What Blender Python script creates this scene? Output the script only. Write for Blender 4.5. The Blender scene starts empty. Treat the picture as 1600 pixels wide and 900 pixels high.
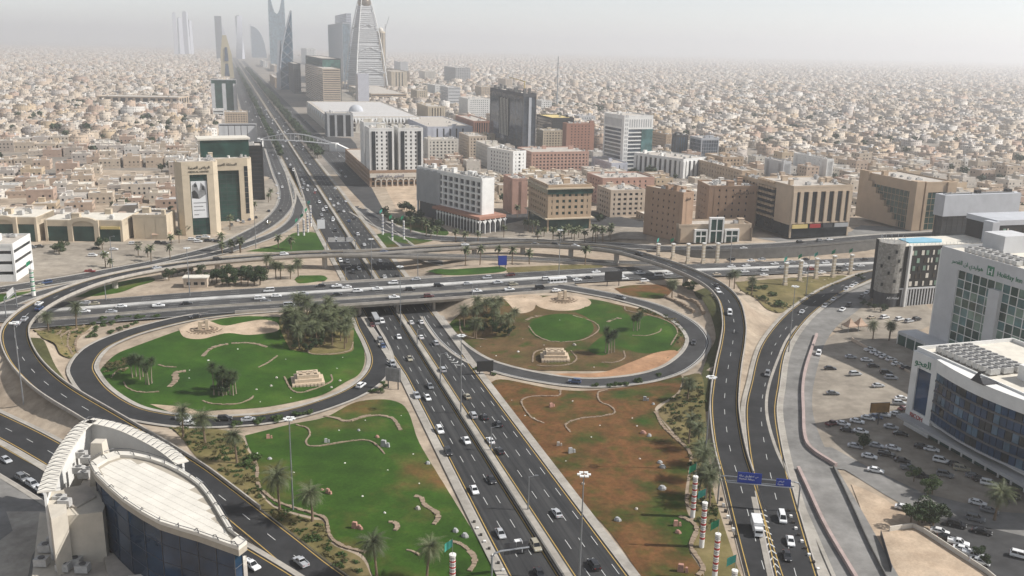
import bpy, math, random
import numpy as np
from mathutils import Vector, Matrix
from mathutils.geometry import delaunay_2d_cdt
random.seed(7); rng = np.random.default_rng(11)
sc = bpy.context.scene
col = sc.collection
R_ = math.radians
# ------------------------------------------------------------------ camera
FPX, PITCH, ROLL, CAMZ = 1436.0, math.atan(378/1436), R_(1.2), 120.0
cam = bpy.data.cameras.new('camera'); camo = bpy.data.objects.new('camera', cam); col.objects.link(camo)
cam.sensor_width = 36; cam.lens = 36*FPX/1600; cam.clip_start = 1; cam.clip_end = 90000
camo.matrix_world = Matrix.Translation((0,0,CAMZ)) @ Matrix.Rotation(math.pi/2-PITCH,4,'X') @ Matrix.Rotation(ROLL,4,'Z')
sc.camera = camo
# ------------------------------------------------------------------ sky, sun, exposure
SUN_AZ, SUN_EL = R_(-2), R_(42)           # azimuth measured from +X towards +Y
world = bpy.data.worlds.new('World'); sc.world = world; world.use_nodes = True
wn = world.node_tree.nodes; wl = world.node_tree.links
sky = wn.new('ShaderNodeTexSky'); sky.sky_type = 'NISHITA'; sky.sun_disc = False
sky.sun_elevation = SUN_EL; sky.sun_rotation = math.pi/2-SUN_AZ
sky.air_density = 0.9; sky.dust_density = 0.5; sky.ozone_density = 1.5; sky.altitude = 900
bg = wn['Background']; bg.inputs[1].default_value = 0.115
hs = wn.new('ShaderNodeHueSaturation'); hs.inputs['Saturation'].default_value = 0.38      # dust greys the sky
wl.new(sky.outputs[0], hs.inputs['Color']); wl.new(hs.outputs[0], bg.inputs[0])
sun = bpy.data.lights.new('sun','SUN'); sun.energy = 5.0; sun.angle = R_(0.6); sun.color = (1,0.965,0.92)
suno = bpy.data.objects.new('sun', sun); col.objects.link(suno)
sd = Vector((math.cos(SUN_EL)*math.cos(SUN_AZ), math.cos(SUN_EL)*math.sin(SUN_AZ), math.sin(SUN_EL)))
suno.rotation_euler = sd.to_track_quat('Z','Y').to_euler()
suno.location = (600,0,600)
vs = sc.view_settings; vs.view_transform = 'Standard'; vs.look = 'None'; vs.exposure = 0.31; vs.gamma = 1
sc.cycles.use_denoising = True
sc.cycles.max_bounces = 5; sc.cycles.diffuse_bounces = 2; sc.cycles.glossy_bounces = 2
sc.cycles.transmission_bounces = 2; sc.cycles.volume_bounces = 1; sc.cycles.transparent_max_bounces = 6
HAZE_DENSITY = 0.00017
# ------------------------------------------------------------------ photograph -> place
_F = np.array([0,math.cos(PITCH),-math.sin(PITCH)]); _U0 = np.array([0,math.sin(PITCH),math.cos(PITCH)])
_R = math.cos(ROLL)*np.array([1.,0,0])+math.sin(ROLL)*_U0
_U = -math.sin(ROLL)*np.array([1.,0,0])+math.cos(ROLL)*_U0
def P(px, py, z=0.0):
    d = _F*FPX+(px-800)*_R-(py-450)*_U
    t = (z-CAMZ)/d[2]
    return np.array([d[0]*t, d[1]*t])
def Q(X, Y, Z):
    v = np.array([X,Y,Z-CAMZ]); w = v@_F
    return 800+FPX*(v@_R)/w, 450-FPX*(v@_U)/w
# ------------------------------------------------------------------ materials
M = {}
def nt(name, rough=0.85, spec=0.3, metal=0.0):
    m = bpy.data.materials.new(name); m.use_nodes = True
    b = m.node_tree.nodes['Principled BSDF']
    b.inputs['Roughness'].default_value = rough; b.inputs['Metallic'].default_value = metal
    b.inputs['Specular IOR Level'].default_value = spec
    M[name] = m
    return m, m.node_tree.nodes, m.node_tree.links, b
def ramp(n, stops):
    r = n.new('ShaderNodeValToRGB'); e = r.color_ramp.elements
    while len(e) < len(stops): e.new(0.5)
    for i,(p,c) in enumerate(stops): e[i].position = p; e[i].color = (*c,1)
    return r
def coords(n, l, scale=(1,1,1), src='Object'):
    t = n.new('ShaderNodeTexCoord'); mp = n.new('ShaderNodeMapping'); mp.inputs['Scale'].default_value = scale
    l.new(t.outputs[src], mp.inputs[0]); return mp.outputs[0]
def geo(n, l, scale=(1,1,1)):
    t = n.new('ShaderNodeNewGeometry'); mp = n.new('ShaderNodeMapping'); mp.inputs['Scale'].default_value = scale
    l.new(t.outputs['Position'], mp.inputs[0]); return mp.outputs[0]
def noise(n, l, vec, scale, detail=4, rough=0.6):
    t = n.new('ShaderNodeTexNoise'); t.inputs['Scale'].default_value = scale; t.inputs['Detail'].default_value = detail
    t.inputs['Roughness'].default_value = rough; l.new(vec, t.inputs['Vector']); return t.outputs['Fac']
def mixc(n, l, fac, a, b, mode='MIX'):
    m = n.new('ShaderNodeMix'); m.data_type = 'RGBA'; m.blend_type = mode
    for s,v in ((0,fac),(6,a),(7,b)):
        if hasattr(v,'links'): l.new(v, m.inputs[s])
        elif s == 0: m.inputs[0].default_value = v
        else: m.inputs[s].default_value = (*v,1)
    return m.outputs[2]
def sc3(c, k): return tuple(min(1,x*k) for x in c)
def mat(name, c, rough=0.85, var=0.12, scale=0.5, spec=0.3, metal=0.0, fine=None):
    """a painted, plastered or stone surface: the base colour with large and fine uneven wear"""
    m,n,l,b = nt(name, rough, spec, metal)
    v = geo(n,l)
    r = ramp(n, [(0.3,sc3(c,1-var)),(0.7,sc3(c,1+var))])
    l.new(noise(n,l,v,scale,5,0.65), r.inputs[0])
    l.new(r.outputs[0], b.inputs['Base Color'])
    return m
def glass(name, c, rough=0.08, var=0.5, scale=0.12):
    m,n,l,b = nt(name, rough, 0.35)
    v = geo(n,l)
    r = ramp(n, [(0.3,sc3(c,1-var)),(0.7,sc3(c,1+var))])
    l.new(noise(n,l,v,scale,3), r.inputs[0]); l.new(r.outputs[0], b.inputs['Base Color'])
    return m
def ground_mat(name, stops, s1=0.02, s2=0.3, stretch=(1,1,1), mixf=0.35, dark=0.7):
    m,n,l,b = nt(name, 0.95, 0.15)
    v = geo(n,l,stretch)
    r = ramp(n, stops); l.new(noise(n,l,v,s1,6,0.62), r.inputs[0])
    r2 = ramp(n, [(0.3,(dark,dark,dark)),(0.7,(1.12,1.12,1.12))]); l.new(noise(n,l,v,s2,6,0.7), r2.inputs[0])
    r3 = ramp(n, [(0.32,(.72,.72,.72)),(0.68,(1.2,1.2,1.2))]); l.new(noise(n,l,v,.13,3,0.6), r3.inputs[0])
    l.new(mixc(n,l,.8,mixc(n,l,mixf*2,r.outputs[0],r2.outputs[0],'MULTIPLY'),r3.outputs[0],'MULTIPLY'), b.inputs['Base Color'])
    return m
ground_mat('sand', [(0.3,(.30,.235,.175)),(0.5,(.37,.30,.225)),(0.7,(.42,.35,.27))], 0.03, 0.4)
ground_mat('city_ground', [(0.3,(.17,.155,.135)),(0.5,(.25,.22,.185)),(0.7,(.33,.285,.235))], 0.008, 0.05)
ground_mat('asphalt', [(0.3,(.026,.027,.029)),(0.7,(.044,.044,.045))], 0.02, 0.5, mixf=0.3)
ground_mat('asphalt_worn', [(0.3,(.045,.045,.047)),(0.7,(.075,.074,.072))], 0.02, 0.5, mixf=0.3)
ground_mat('asphalt_pale', [(0.3,(.17,.165,.155)),(0.7,(.25,.24,.225))], 0.03, 0.4, mixf=0.3)
ground_mat('lot', [(0.3,(.22,.19,.155)),(0.7,(.36,.315,.255))], 0.03, 0.35, mixf=0.3)
ground_mat('concrete', [(0.3,(.30,.275,.24)),(0.7,(.41,.38,.33))], 0.05, 0.6, mixf=0.3)
ground_mat('pale_concrete', [(0.3,(.42,.41,.39)),(0.7,(.52,.51,.48))], 0.05, 0.6, mixf=0.25)
ground_mat('grass', [(0.30,(.020,.056,.006)),(0.5,(.034,.084,.008)),(0.62,(.055,.105,.013)),(0.72,(.10,.108,.028))], 0.03, 1.3, mixf=0.42, dark=.6)
ground_mat('dry_grass', [(0.35,(.030,.066,.009)),(0.42,(.070,.068,.016)),(0.47,(.12,.070,.024)),(0.53,(.165,.076,.030)),(0.59,(.10,.068,.020)),(0.65,(.042,.070,.010))], 0.035, 0.7, mixf=0.4, dark=.55)
ground_mat('olive_lawn', [(0.34,(.03,.07,.009)),(0.42,(.055,.072,.014)),(0.47,(.10,.074,.03)),(0.56,(.135,.082,.038)),(0.62,(.05,.075,.013))], 0.03, 1.0, mixf=0.4, dark=.6)
ground_mat('patchy_grass', [(0.30,(.022,.058,.006)),(0.5,(.037,.084,.009)),(0.58,(.075,.084,.018)),(0.68,(.15,.08,.028))], 0.028, 1.2, mixf=0.42, dark=.6)
ground_mat('slope_grass', [(0.3,(.050,.055,.020)),(0.7,(.085,.082,.033))], 0.05, 0.8)
ground_mat('olive', [(0.3,(.10,.09,.035)),(0.5,(.15,.125,.05)),(0.7,(.22,.17,.085))], 0.05, 0.7)
ground_mat('red_soil', [(0.3,(.30,.165,.09)),(0.7,(.44,.26,.15))], 0.06, 0.7)
ground_mat('gravel_bed', [(0.3,(.40,.30,.21)),(0.7,(.52,.41,.30))], 0.1, 1.5)
def lane_asphalt(name, a, b_, rot):
    """asphalt with long wheel tracks and repaired strips along the direction of travel"""
    m,n,l,b = nt(name,.9,.2); t = n.new('ShaderNodeNewGeometry'); mp = n.new('ShaderNodeMapping'); mp.vector_type = 'TEXTURE'; mp.inputs['Rotation'].default_value = (0,0,rot); l.new(t.outputs['Position'],mp.inputs[0])
    m2 = n.new('ShaderNodeMapping'); m2.inputs['Scale'].default_value = (.75,.012,1); l.new(mp.outputs[0],m2.inputs[0])
    r = ramp(n,[(.33,a),(.67,b_)]); l.new(noise(n,l,m2.outputs[0],1.0,5,.65),r.inputs[0])
    r2 = ramp(n,[(.3,(.72,.72,.72)),(.7,(1.2,1.19,1.17))]); l.new(noise(n,l,t.outputs['Position'],.06,6,.7),r2.inputs[0])
    l.new(mixc(n,l,.9,r.outputs[0],r2.outputs[0],'MULTIPLY'),b.inputs['Base Color'])
lane_asphalt('asphalt_main',(.020,.021,.023),(.056,.056,.056),R_(17.2)); lane_asphalt('asphalt_cross',(.036,.036,.038),(.09,.089,.087),R_(17.2-90))
mat('white_paint', (.50,.50,.48), 0.7, 0.08, 2); mat('yellow_paint', (.40,.27,.08), 0.7, 0.12, 2)
mat('parapet', (.36,.33,.29), 0.9, 0.18, 0.4); mat('kerb', (.38,.35,.31), 0.9, 0.15, 0.5)
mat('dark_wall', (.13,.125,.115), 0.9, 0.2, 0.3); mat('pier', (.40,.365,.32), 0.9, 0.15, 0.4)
mat('pink_kerb', (.36,.28,.255), 0.9, 0.2, 0.3); mat('stone', (.25,.19,.135), 0.9, 0.25, 0.8)
# ------------------------------------------------------------------ mesh helpers
def tag(o, label=None, cat=None, group=None, kind=None):
    if label: o['label'] = label
    if cat: o['category'] = cat
    if group: o['group'] = group
    if kind: o['kind'] = kind
    return o
class MB:
    def __init__(s): s.v = []; s.f = []; s.m = []
    def quadstrip(s, A, B, mi=0):
        """a strip of quads between two point lists"""
        k = len(s.v); n = len(A)
        for a,b in zip(A,B): s.v += [tuple(a),tuple(b)]
        for i in range(n-1): s.f.append((k+2*i,k+2*i+1,k+2*i+3,k+2*i+2)); s.m.append(mi)
    def poly(s, pts, mi=0):
        k = len(s.v); s.v += [tuple(p) for p in pts]; s.f.append(tuple(range(k,k+len(pts)))); s.m.append(mi)
    def box(s, x0, x1, y0, y1, z0, z1, mi=0):
        k = len(s.v)
        s.v += [(x0,y0,z0),(x1,y0,z0),(x1,y1,z0),(x0,y1,z0),(x0,y0,z1),(x1,y0,z1),(x1,y1,z1),(x0,y1,z1)]
        for q in ((0,3,2,1),(4,5,6,7),(0,1,5,4),(1,2,6,5),(2,3,7,6),(3,0,4,7)):
            s.f.append(tuple(k+i for i in q)); s.m.append(mi)
    def obox(s, c, a, b, la, lb, z0, z1, mi=0):
        """box from corner c along the horizontal unit vectors a, b"""
        k = len(s.v); c = np.array(c[:2]); a = np.array(a); b = np.array(b)
        ps = [c, c+a*la, c+a*la+b*lb, c+b*lb]
        s.v += [(p[0],p[1],z0) for p in ps]+[(p[0],p[1],z1) for p in ps]
        for q in ((0,3,2,1),(4,5,6,7),(0,1,5,4),(1,2,6,5),(2,3,7,6),(3,0,4,7)):
            s.f.append(tuple(k+i for i in q)); s.m.append(mi)
    def prism(s, poly, z0, z1, mi=0, top=None, cap=True, mtop=None):
        """poly counter-clockwise; top: other polygon for the upper ring (taper)"""
        k = len(s.v); n = len(poly); top = top or poly
        zt = z1 if hasattr(z1,'__len__') else [z1]*n
        s.v += [(p[0],p[1],z0) for p in poly]+[(p[0],p[1],zt[i]) for i,p in enumerate(top)]
        for i in range(n):
            j = (i+1)%n; s.f.append((k+i,k+j,k+n+j,k+n+i)); s.m.append(mi)
        if cap:
            s.f.append(tuple(range(k+n,k+2*n))); s.m.append(mi if mtop is None else mtop)
            s.f.append(tuple(range(k+n-1,k-1,-1))); s.m.append(mi)
    def tube(s, pts, rad, n=6, mi=0, cap=True):
        k = len(s.v); pts = [Vector(p) for p in pts]; m = len(pts)
        for i,p in enumerate(pts):
            d = (pts[min(i+1,m-1)]-pts[max(i-1,0)]).normalized()
            x = d.cross(Vector((0,0,1)) if abs(d.z) < 0.9 else Vector((1,0,0))).normalized(); y = d.cross(x)
            r = rad[i] if hasattr(rad,'__len__') else rad
            for j in range(n):
                t = 2*math.pi*j/n; s.v.append(tuple(p+x*(r*math.cos(t))-y*(r*math.sin(t))))
        for i in range(m-1):
            for j in range(n):
                a = k+i*n+j; b = k+i*n+(j+1)%n; s.f.append((a,b,b+n,a+n)); s.m.append(mi)
        if cap: s.f.append(tuple(range(k+n-1,k-1,-1))); s.f.append(tuple(range(k+(m-1)*n,k+m*n))); s.m += [mi,mi]
    def sphere(s, c, r, nu=10, nv=6, mi=0, sz=1.0):
        k = len(s.v)
        for i in range(nv+1):
            t = math.pi*i/nv
            for j in range(nu):
                p = 2*math.pi*j/nu; s.v.append((c[0]+r*math.sin(t)*math.cos(p),c[1]+r*math.sin(t)*math.sin(p),c[2]-r*sz*math.cos(t)))
        for i in range(nv):
            for j in range(nu):
                a = k+i*nu+j; b = k+i*nu+(j+1)%nu; s.f.append((a,b,b+nu,a+nu)); s.m.append(mi)
    def mesh(s, name, mats):
        me = bpy.data.meshes.new(name); me.from_pydata(s.v, [], s.f)
        for m in (mats if isinstance(mats,(list,tuple)) else [mats]): me.materials.append(M[m] if isinstance(m,str) else m)
        if s.m and max(s.m) > 0: me.polygons.foreach_set('material_index', s.m)
        me.update(); return me
    def build(s, name, mats, parent=None, loc=None, smooth=False, **kw):
        me = s.mesh(name, mats)
        if smooth: me.polygons.foreach_set('use_smooth',[True]*len(me.polygons))
        return link(name, me, parent, loc, **kw)
def link(name, me, parent=None, loc=None, rz=0, **kw):
    o = bpy.data.objects.new(name, me); col.objects.link(o)
    if parent is not None: o.parent = parent
    if loc is not None: o.location = (loc[0],loc[1],loc[2] if len(loc) > 2 else 0)
    if rz: o.rotation_euler.z = rz
    return tag(o, **kw)
def empty(name, loc, rz=0, **kw): return link(name, None, None, loc, rz, **kw)
def smoothline(pts, step=4.0):
    """Catmull-Rom through rows (x,y,z,...), resampled evenly"""
    p = np.array(pts, float)
    if len(p) < 3: q = p
    else:
        e = np.vstack([2*p[0]-p[1], p, 2*p[-1]-p[-2]]); out = []
        for i in range(1,len(e)-2):
            t = np.linspace(0,1,13)[:-1,None]
            a,b,c,d = e[i-1],e[i],e[i+1],e[i+2]
            out.append(0.5*(2*b+(c-a)*t+(2*a-5*b+4*c-d)*t**2+(3*b-a-3*c+d)*t**3))
        q = np.vstack(out+[p[-1:]])
    L = np.r_[0,np.cumsum(np.hypot(*np.diff(q[:,:2],axis=0).T))]
    n = max(2,int(L[-1]/step)+1); s = np.linspace(0,L[-1],n)
    return np.column_stack([np.interp(s,L,q[:,i]) for i in range(q.shape[1])])
def normals(q):
    d = np.gradient(q[:,:2],axis=0); d /= np.maximum(np.hypot(d[:,0],d[:,1])[:,None],1e-9)
    return np.column_stack([-d[:,1],d[:,0]])          # to the left of travel
def off(q, nrm, t, dz=0.0):
    t = np.asarray(t)
    return np.column_stack([q[:,0]+nrm[:,0]*t, q[:,1]+nrm[:,1]*t, q[:,2]+dz])
# ------------------------------------------------------------------ highway axes
DV = np.array([-.2957,.9553]); EV = np.array([.9553,.2957])      # along and across the main highway
T0 = 70.0
def ST(s, t): return DV*s+EV*(t+T0)
def st_of(xy): return xy[0]*DV[0]+xy[1]*DV[1], xy[0]*EV[0]+xy[1]*EV[1]-T0
CROSS = [(-90,494,3.5),(94,484,4.2),(320,467,6),(480,457.3,6.5),(680,445,6.5),(970,427,5.5),(1200,418,3.2),(1370,411,2),(1720,397,2)]
ROADS = {}   # name -> (samples [x,y,z,bridge], half width)
def px_line(pts, step=4.0):
    rows = []
    for p in pts:
        b = p[3] if len(p) > 3 else 0
        rows.append((*P(p[0],p[1],p[2]),p[2],b))
    return smoothline(rows, step)
cross_line = px_line(CROSS, 5)
def crossing_bridge(q):
    t = q[:,0]*EV[0]+q[:,1]*EV[1]-T0
    return (np.abs(t) < 24).astype(float)
cross_line[:,3] = crossing_bridge(cross_line)
LOOP_W = px_line([(470,479,6.3,0),(420,483,6.2),(360,488,6),(300,496,5.8),(246,508,5.4),(195,523,5),(150,544,4.4),(129,571,3.8),(135,592,3.2),(156,616,2.6),(195,640,2),(240,652,1.6),(300,659,1.2),(360,658,.9),(420,653,.6),(480,640,.35),(540,619,.2),(573,600,.15),(592,578,.15),(595,557,.15),(585,532,.15),(574,512,.15),(567,494,.15)],3)
LOOP_E = px_line([(870,447,6.2),(898,451.5,6.1),(940,459,5.9),(970,465,5.6),(1015,477,5.2),(1045,489,4.7),(1075,507,4.1),(1091,528,3.4),(1088,546,2.8),(1072,564,2.2),(1045,580,1.6),(1000,592,1),(940,598,.6),(895,597,.4),(850,591,.25),(805,582,.18),(760,569,.15),(730,554,.15),(702,532,.15),(682,507,.15),(674,494,.15)],3)
FLY_W = px_line([(575,957,.15),(520,915,.15),(485,889,.15),(440,852,.2),(390,812,.4),(340,772,.9),(290,734,1.6),(215,687,2.8),(150,648,4.2),(93,614,6),(60,588,7.2),(36,560,8.4),(24,532,9.4),(26,510,10,1),(44,490,10.8,1),(66,475,11,1),(96,460,11,1),(140,443,10.6,1),(180,432,10.2,1),(240,420,9.6,1),(320,409,9,1),(430,400,8.8,1),(505,396.5,8.6,1),(575,394.5,8.6,1),(680,387.5,9,1),(800,381.5,10,1),(880,383,11,1),(960,390,12,1),(1025,407,12,1),(1077,426,12,1),(1117,447,11,1),(1139,471,10,.2),(1147,505,8.4),(1145,535,7),(1139,567,5.6),(1134,602,4.2),(1132,640,2.8),(1140,698,1.2),(1156,755,.35),(1180,842,.15),(1197,900,.15),(1213,955,.15)],4)
FLY_LOW = px_line([(535,397.5,8.4,1),(600,398.5,8.0,1),(660,400,7.2,1),(720,402,6.3,1),(790,404.5,5.3,0),(870,408,4.6),(950,411,4.2),(1040,414,3.6)],4)
RAMP_E = px_line([(1420,418,2.2),(1365,428,2),(1330,441,1.6),(1300,454,1.2),(1268,475,.6),(1245,494,.3),(1225,517,.15),(1210,541,.15),(1202,565,.15),(1196,598,.15),(1189,640,.15),(1195,698,.15),(1207,755,.15),(1223,820,.15),(1244,900,.15),(1260,955,.15)],4)
SERVICE_E = px_line([(1500,398,2.2),(1420,420,2),(1362,444,1.2),(1335,464,.6),(1310,485,.2),(1285,502,.1),(1262,530,.1),(1248,565,.1),(1236,610,.1),(1236,650,.1),(1252,700,.1),(1276,745,.1),(1310,810,.1),(1345,880,.1),(1375,940,.1)],4)
W_ROAD1 = px_line([(-90,625,.15),(-40,646,.15),(0,665,.15),(40,685,.15),(90,713,.15),(160,755,.15),(250,806,.15),(340,858,.15),(404,897,.15),(470,940,.15)],4)
W_ROAD2 = px_line([(-90,662,.1),(0,716,.1),(62,752,.1),(130,794,.1),(220,850,.1),(300,900,.1)],4)
W_FRONT = px_line([(423,232,.1),(436,268,.1),(447,294,.1),(447,316,.1),(435,335,.1),(416,351,.1),(391,365,.12),(350,384,.3),(275,404,.9),(200,419,1.8),(100,437,2.8),(0,453,3.2),(-90,467,3.2)],4)
W_INNER = px_line([(452,262,.1),(461,292,.1),(467,318,.1),(462,340,.1),(440,360,.15),(400,377,.3),(350,393,.9),(300,404,1.8),(240,417,2.8),(150,437,3.6),(60,459,3.6),(0,479,3.4),(-90,502,3.2)],4)
NE_FRONT = px_line([(560,330,.1),(600,352,.1),(650,368,.1),(720,374,.2),(800,376,.5),(880,379,1.5),(960,383,4),(1040,388,6.5),(1104,388,7.6),(1209,384,8),(1300,377,8),(1380,370,8),(1480,364,8),(1600,352,8),(1750,340,8)],5)
NE_UNDER = px_line([(560,322,.1),(620,372,.15),(680,409,2.5),(760,413,4.2)],4)
for k,(q,w) in dict(cross=(cross_line,29),loop_w=(LOOP_W,5),loop_e=(LOOP_E,5),fly=(FLY_W,6),fly_low=(FLY_LOW,5),ramp_e=(RAMP_E,6.5),
        service_e=(SERVICE_E,7),w1=(W_ROAD1,6),w2=(W_ROAD2,5),wf=(W_FRONT,7),wi=(W_INNER,5),nef=(NE_FRONT,8)).items(): ROADS[k] = (q,w)
kfq = np.array([(*ST(s,0),0.1,0) for s in np.arange(40,1000,5)]); ROADS['kf'] = (kfq,17)
# ------------------------------------------------------------------ terrain: heights follow the roads
GX0,GX1,GY0,GY1,GS = -390,510,110,860,3.0
gx = np.arange(GX0,GX1+.1,GS); gy = np.arange(GY0,GY1+.1,GS)
XX,YY = np.meshgrid(gx,gy); pts = np.column_stack([XX.ravel(),YY.ravel()])
SX,SZ,SW,SK = [],[],[],[]
for i,(k,(q,w)) in enumerate(ROADS.items()):
    keep = q[:,3] < 0.5
    SX.append(q[keep,:2]); SZ.append(q[keep,2]); SW.append(np.full(keep.sum(),w)); 
SX = np.vstack(SX); SZ = np.concatenate(SZ); SW = np.concatenate(SW)
PL = [P(*p,z).tolist()+[z] for p,z in (((1010,368),7),((1080,360),8),((1180,372),8),((1320,360),8),((1450,350),8),((1600,330),8),((1250,350),8),((1100,340),7))]
SX = np.vstack([SX,np.array(PL)[:,:2]]); SZ = np.r_[SZ,np.array(PL)[:,2]]; SW = np.r_[SW,np.full(len(PL),14.)]
H = np.zeros(len(pts)); CAP = np.full(len(pts),1e3)
for a in range(0,len(pts),4000):
    p = pts[a:a+4000]
    d = np.sqrt(((p[:,None,:]-SX[None])**2).sum(2))-SW[None]
    w = 1/np.maximum(d,0.6)**2.6
    w0 = 1/45**2.6*1.5
    H[a:a+4000] = (w*SZ).sum(1)/(w.sum(1)+w0)
    CAP[a:a+4000] = np.where(d < 14, SZ[None]-0.22+np.maximum(0,d-2.6)*.55, 1e3).min(1)
s_,t_ = pts@DV, pts@EV-T0
H = np.minimum(H, np.where((np.abs(t_) < 60)&(s_ > 380)&(s_ < 480), np.maximum(0,(np.abs(t_)-18)*0.5), 1e3))
H = np.minimum(H, CAP)
edge = np.minimum.reduce([pts[:,0]-GX0,GX1-pts[:,0],pts[:,1]-GY0,GY1-pts[:,1]])
H *= np.clip(edge/40,0,1); H = np.where(np.abs(H) < 0.02, 0, H)
HG = H.reshape(XX.shape)
def hz(x, y):
    u = (x-GX0)/GS; v = (y-GY0)/GS
    i = int(math.floor(u)); j = int(math.floor(v))
    if i < 0 or j < 0 or i >= HG.shape[1]-1 or j >= HG.shape[0]-1: return 0.0
    u -= i; v -= j
    return float(HG[j,i]*(1-u)*(1-v)+HG[j,i+1]*u*(1-v)+HG[j+1,i]*(1-u)*v+HG[j+1,i+1]*u*v)
def G(px, py):
    z = 0.0
    for _ in range(14):
        xy = P(px,py,z); z = 0.5*z+0.5*hz(*xy)
    return np.array([xy[0],xy[1],z])
gm = MB(); nx,ny = len(gx),len(gy)
gm.v = [(float(x),float(y),float(z)) for (x,y),z in zip(pts,H)]
gm.f = [(j*nx+i,j*nx+i+1,(j+1)*nx+i+1,(j+1)*nx+i) for j in range(ny-1) for i in range(nx-1)]; gm.m = [0]*len(gm.f)
ex = [-40000,gx[0],gx[-1],40000]; ey = [-3000,gy[0],gy[-1],60000]
for i in range(3):
    for j in range(3):
        if i == 1 and j == 1: continue
        gm.poly([(ex[i],ey[j],0),(ex[i+1],ey[j],0),(ex[i+1],ey[j+1],0),(ex[i],ey[j+1],0)],1)
gro = gm.build('ground',['sand','city_ground'], kind='structure', label='pale dusty sand ground under the whole city')
gro.data.polygons.foreach_set('use_smooth',[True]*len(gro.data.polygons))
def drape(name, pxs, m, dz=0.08, spacing=3.0, smoothpx=True, world=None, kind='structure', parent=None, **kw):
    """a patch of ground cover whose outline follows the photograph, laid on the terrain"""
    if world is None: w = np.array([G(*p)[:2] for p in pxs])
    else: w = np.array(world)
    if smoothpx:
        c = smoothline([(*p,0) for p in np.vstack([w,w[:1]])], 2.0)[:-1,:2]
    else:
        c = smoothline([(*p,0) for p in np.vstack([w[:1],w[:1]])],2)[:0,:2]
        segs = []
        for a,b in zip(w,np.roll(w,-1,0)):
            n = max(1,int(np.hypot(*(b-a))/3)); segs.append(a+(b-a)*np.linspace(0,1,n,endpoint=False)[:,None])
        c = np.vstack(segs)
    n = len(c)
    lo,hi = c.min(0),c.max(0)
    g = np.array([(x,y) for x in np.arange(lo[0]+1,hi[0],spacing) for y in np.arange(lo[1]+1,hi[1],spacing)]).reshape(-1,2)
    if len(g):
        ins = np.zeros(len(g),bool); x,y = g[:,0],g[:,1]
        for (x0,y0),(x1,y1) in zip(c,np.roll(c,-1,0)):
            cr = ((y0 > y) != (y1 > y)); ins ^= cr & (x < (x1-x0)*(y-y0)/(y1-y0 if y1 != y0 else 1e-9)+x0)
        g = g[ins]
    vs_ = [Vector(p) for p in np.vstack([c,g])]
    r = delaunay_2d_cdt(vs_, [], [list(range(n))], 1, 1e-4)
    mb = MB(); mb.v = [(v.x,v.y,max(hz(v.x+i,v.y+j) for i,j in ((0,0),(1.3,1.3),(-1.3,1.3),(1.3,-1.3),(-1.3,-1.3)))+dz*.8) for v in r[0]]; mb.f = [tuple(f) for f in r[2]]; mb.m = [0]*len(mb.f)
    me = mb.mesh(name, m)
    import bmesh
    bm = bmesh.new(); bm.from_mesh(me); bmesh.ops.recalc_face_normals(bm, faces=bm.faces)
    if sum(f.normal.z for f in bm.faces) < 0: bmesh.ops.reverse_faces(bm, faces=bm.faces)
    bm.to_mesh(me); bm.free()
    return link(name, me, parent, kind=kind, **kw)
# ------------------------------------------------------------------ roads
def strip(mb, q, t0, t1, dz, mi=0):
    n = normals(q); mb.quadstrip(off(q,n,t1,dz),off(q,n,t0,dz),mi)
def curb(mb, q, t0, t1, z0, z1, mi=0):
    """a long box along the line"""
    n = normals(q); A0,A1,B0,B1 = off(q,n,t0,z0),off(q,n,t0,z1),off(q,n,t1,z0),off(q,n,t1,z1)
    mb.quadstrip(A0,A1,mi); mb.quadstrip(A1,B1,mi); mb.quadstrip(B1,B0,mi)
    for e in (0,-1): mb.poly([A0[e],A1[e],B1[e],B0[e]],mi)
def dashes(mb, q, t, length=4.0, gap=9.0, w=0.085, dz=0.055, mi=0):
    n = normals(q); L = np.r_[0,np.cumsum(np.hypot(*np.diff(q[:,:2],axis=0).T))]
    def at(s): return np.array([np.interp(s,L,q[:,k]+(n[:,k]*t if k < 2 else 0)) for k in range(3)])
    s = 1.0
    while s+length < L[-1]:
        a,b = at(s),at(s+length); d = (b-a)[:2]; d = d/np.hypot(*d); nn = np.array([-d[1],d[0]])*w
        mb.poly([(*(a[:2]-nn),a[2]+dz),(*(b[:2]-nn),b[2]+dz),(*(b[:2]+nn),b[2]+dz),(*(a[:2]+nn),a[2]+dz)],mi)
        s += length+gap
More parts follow.
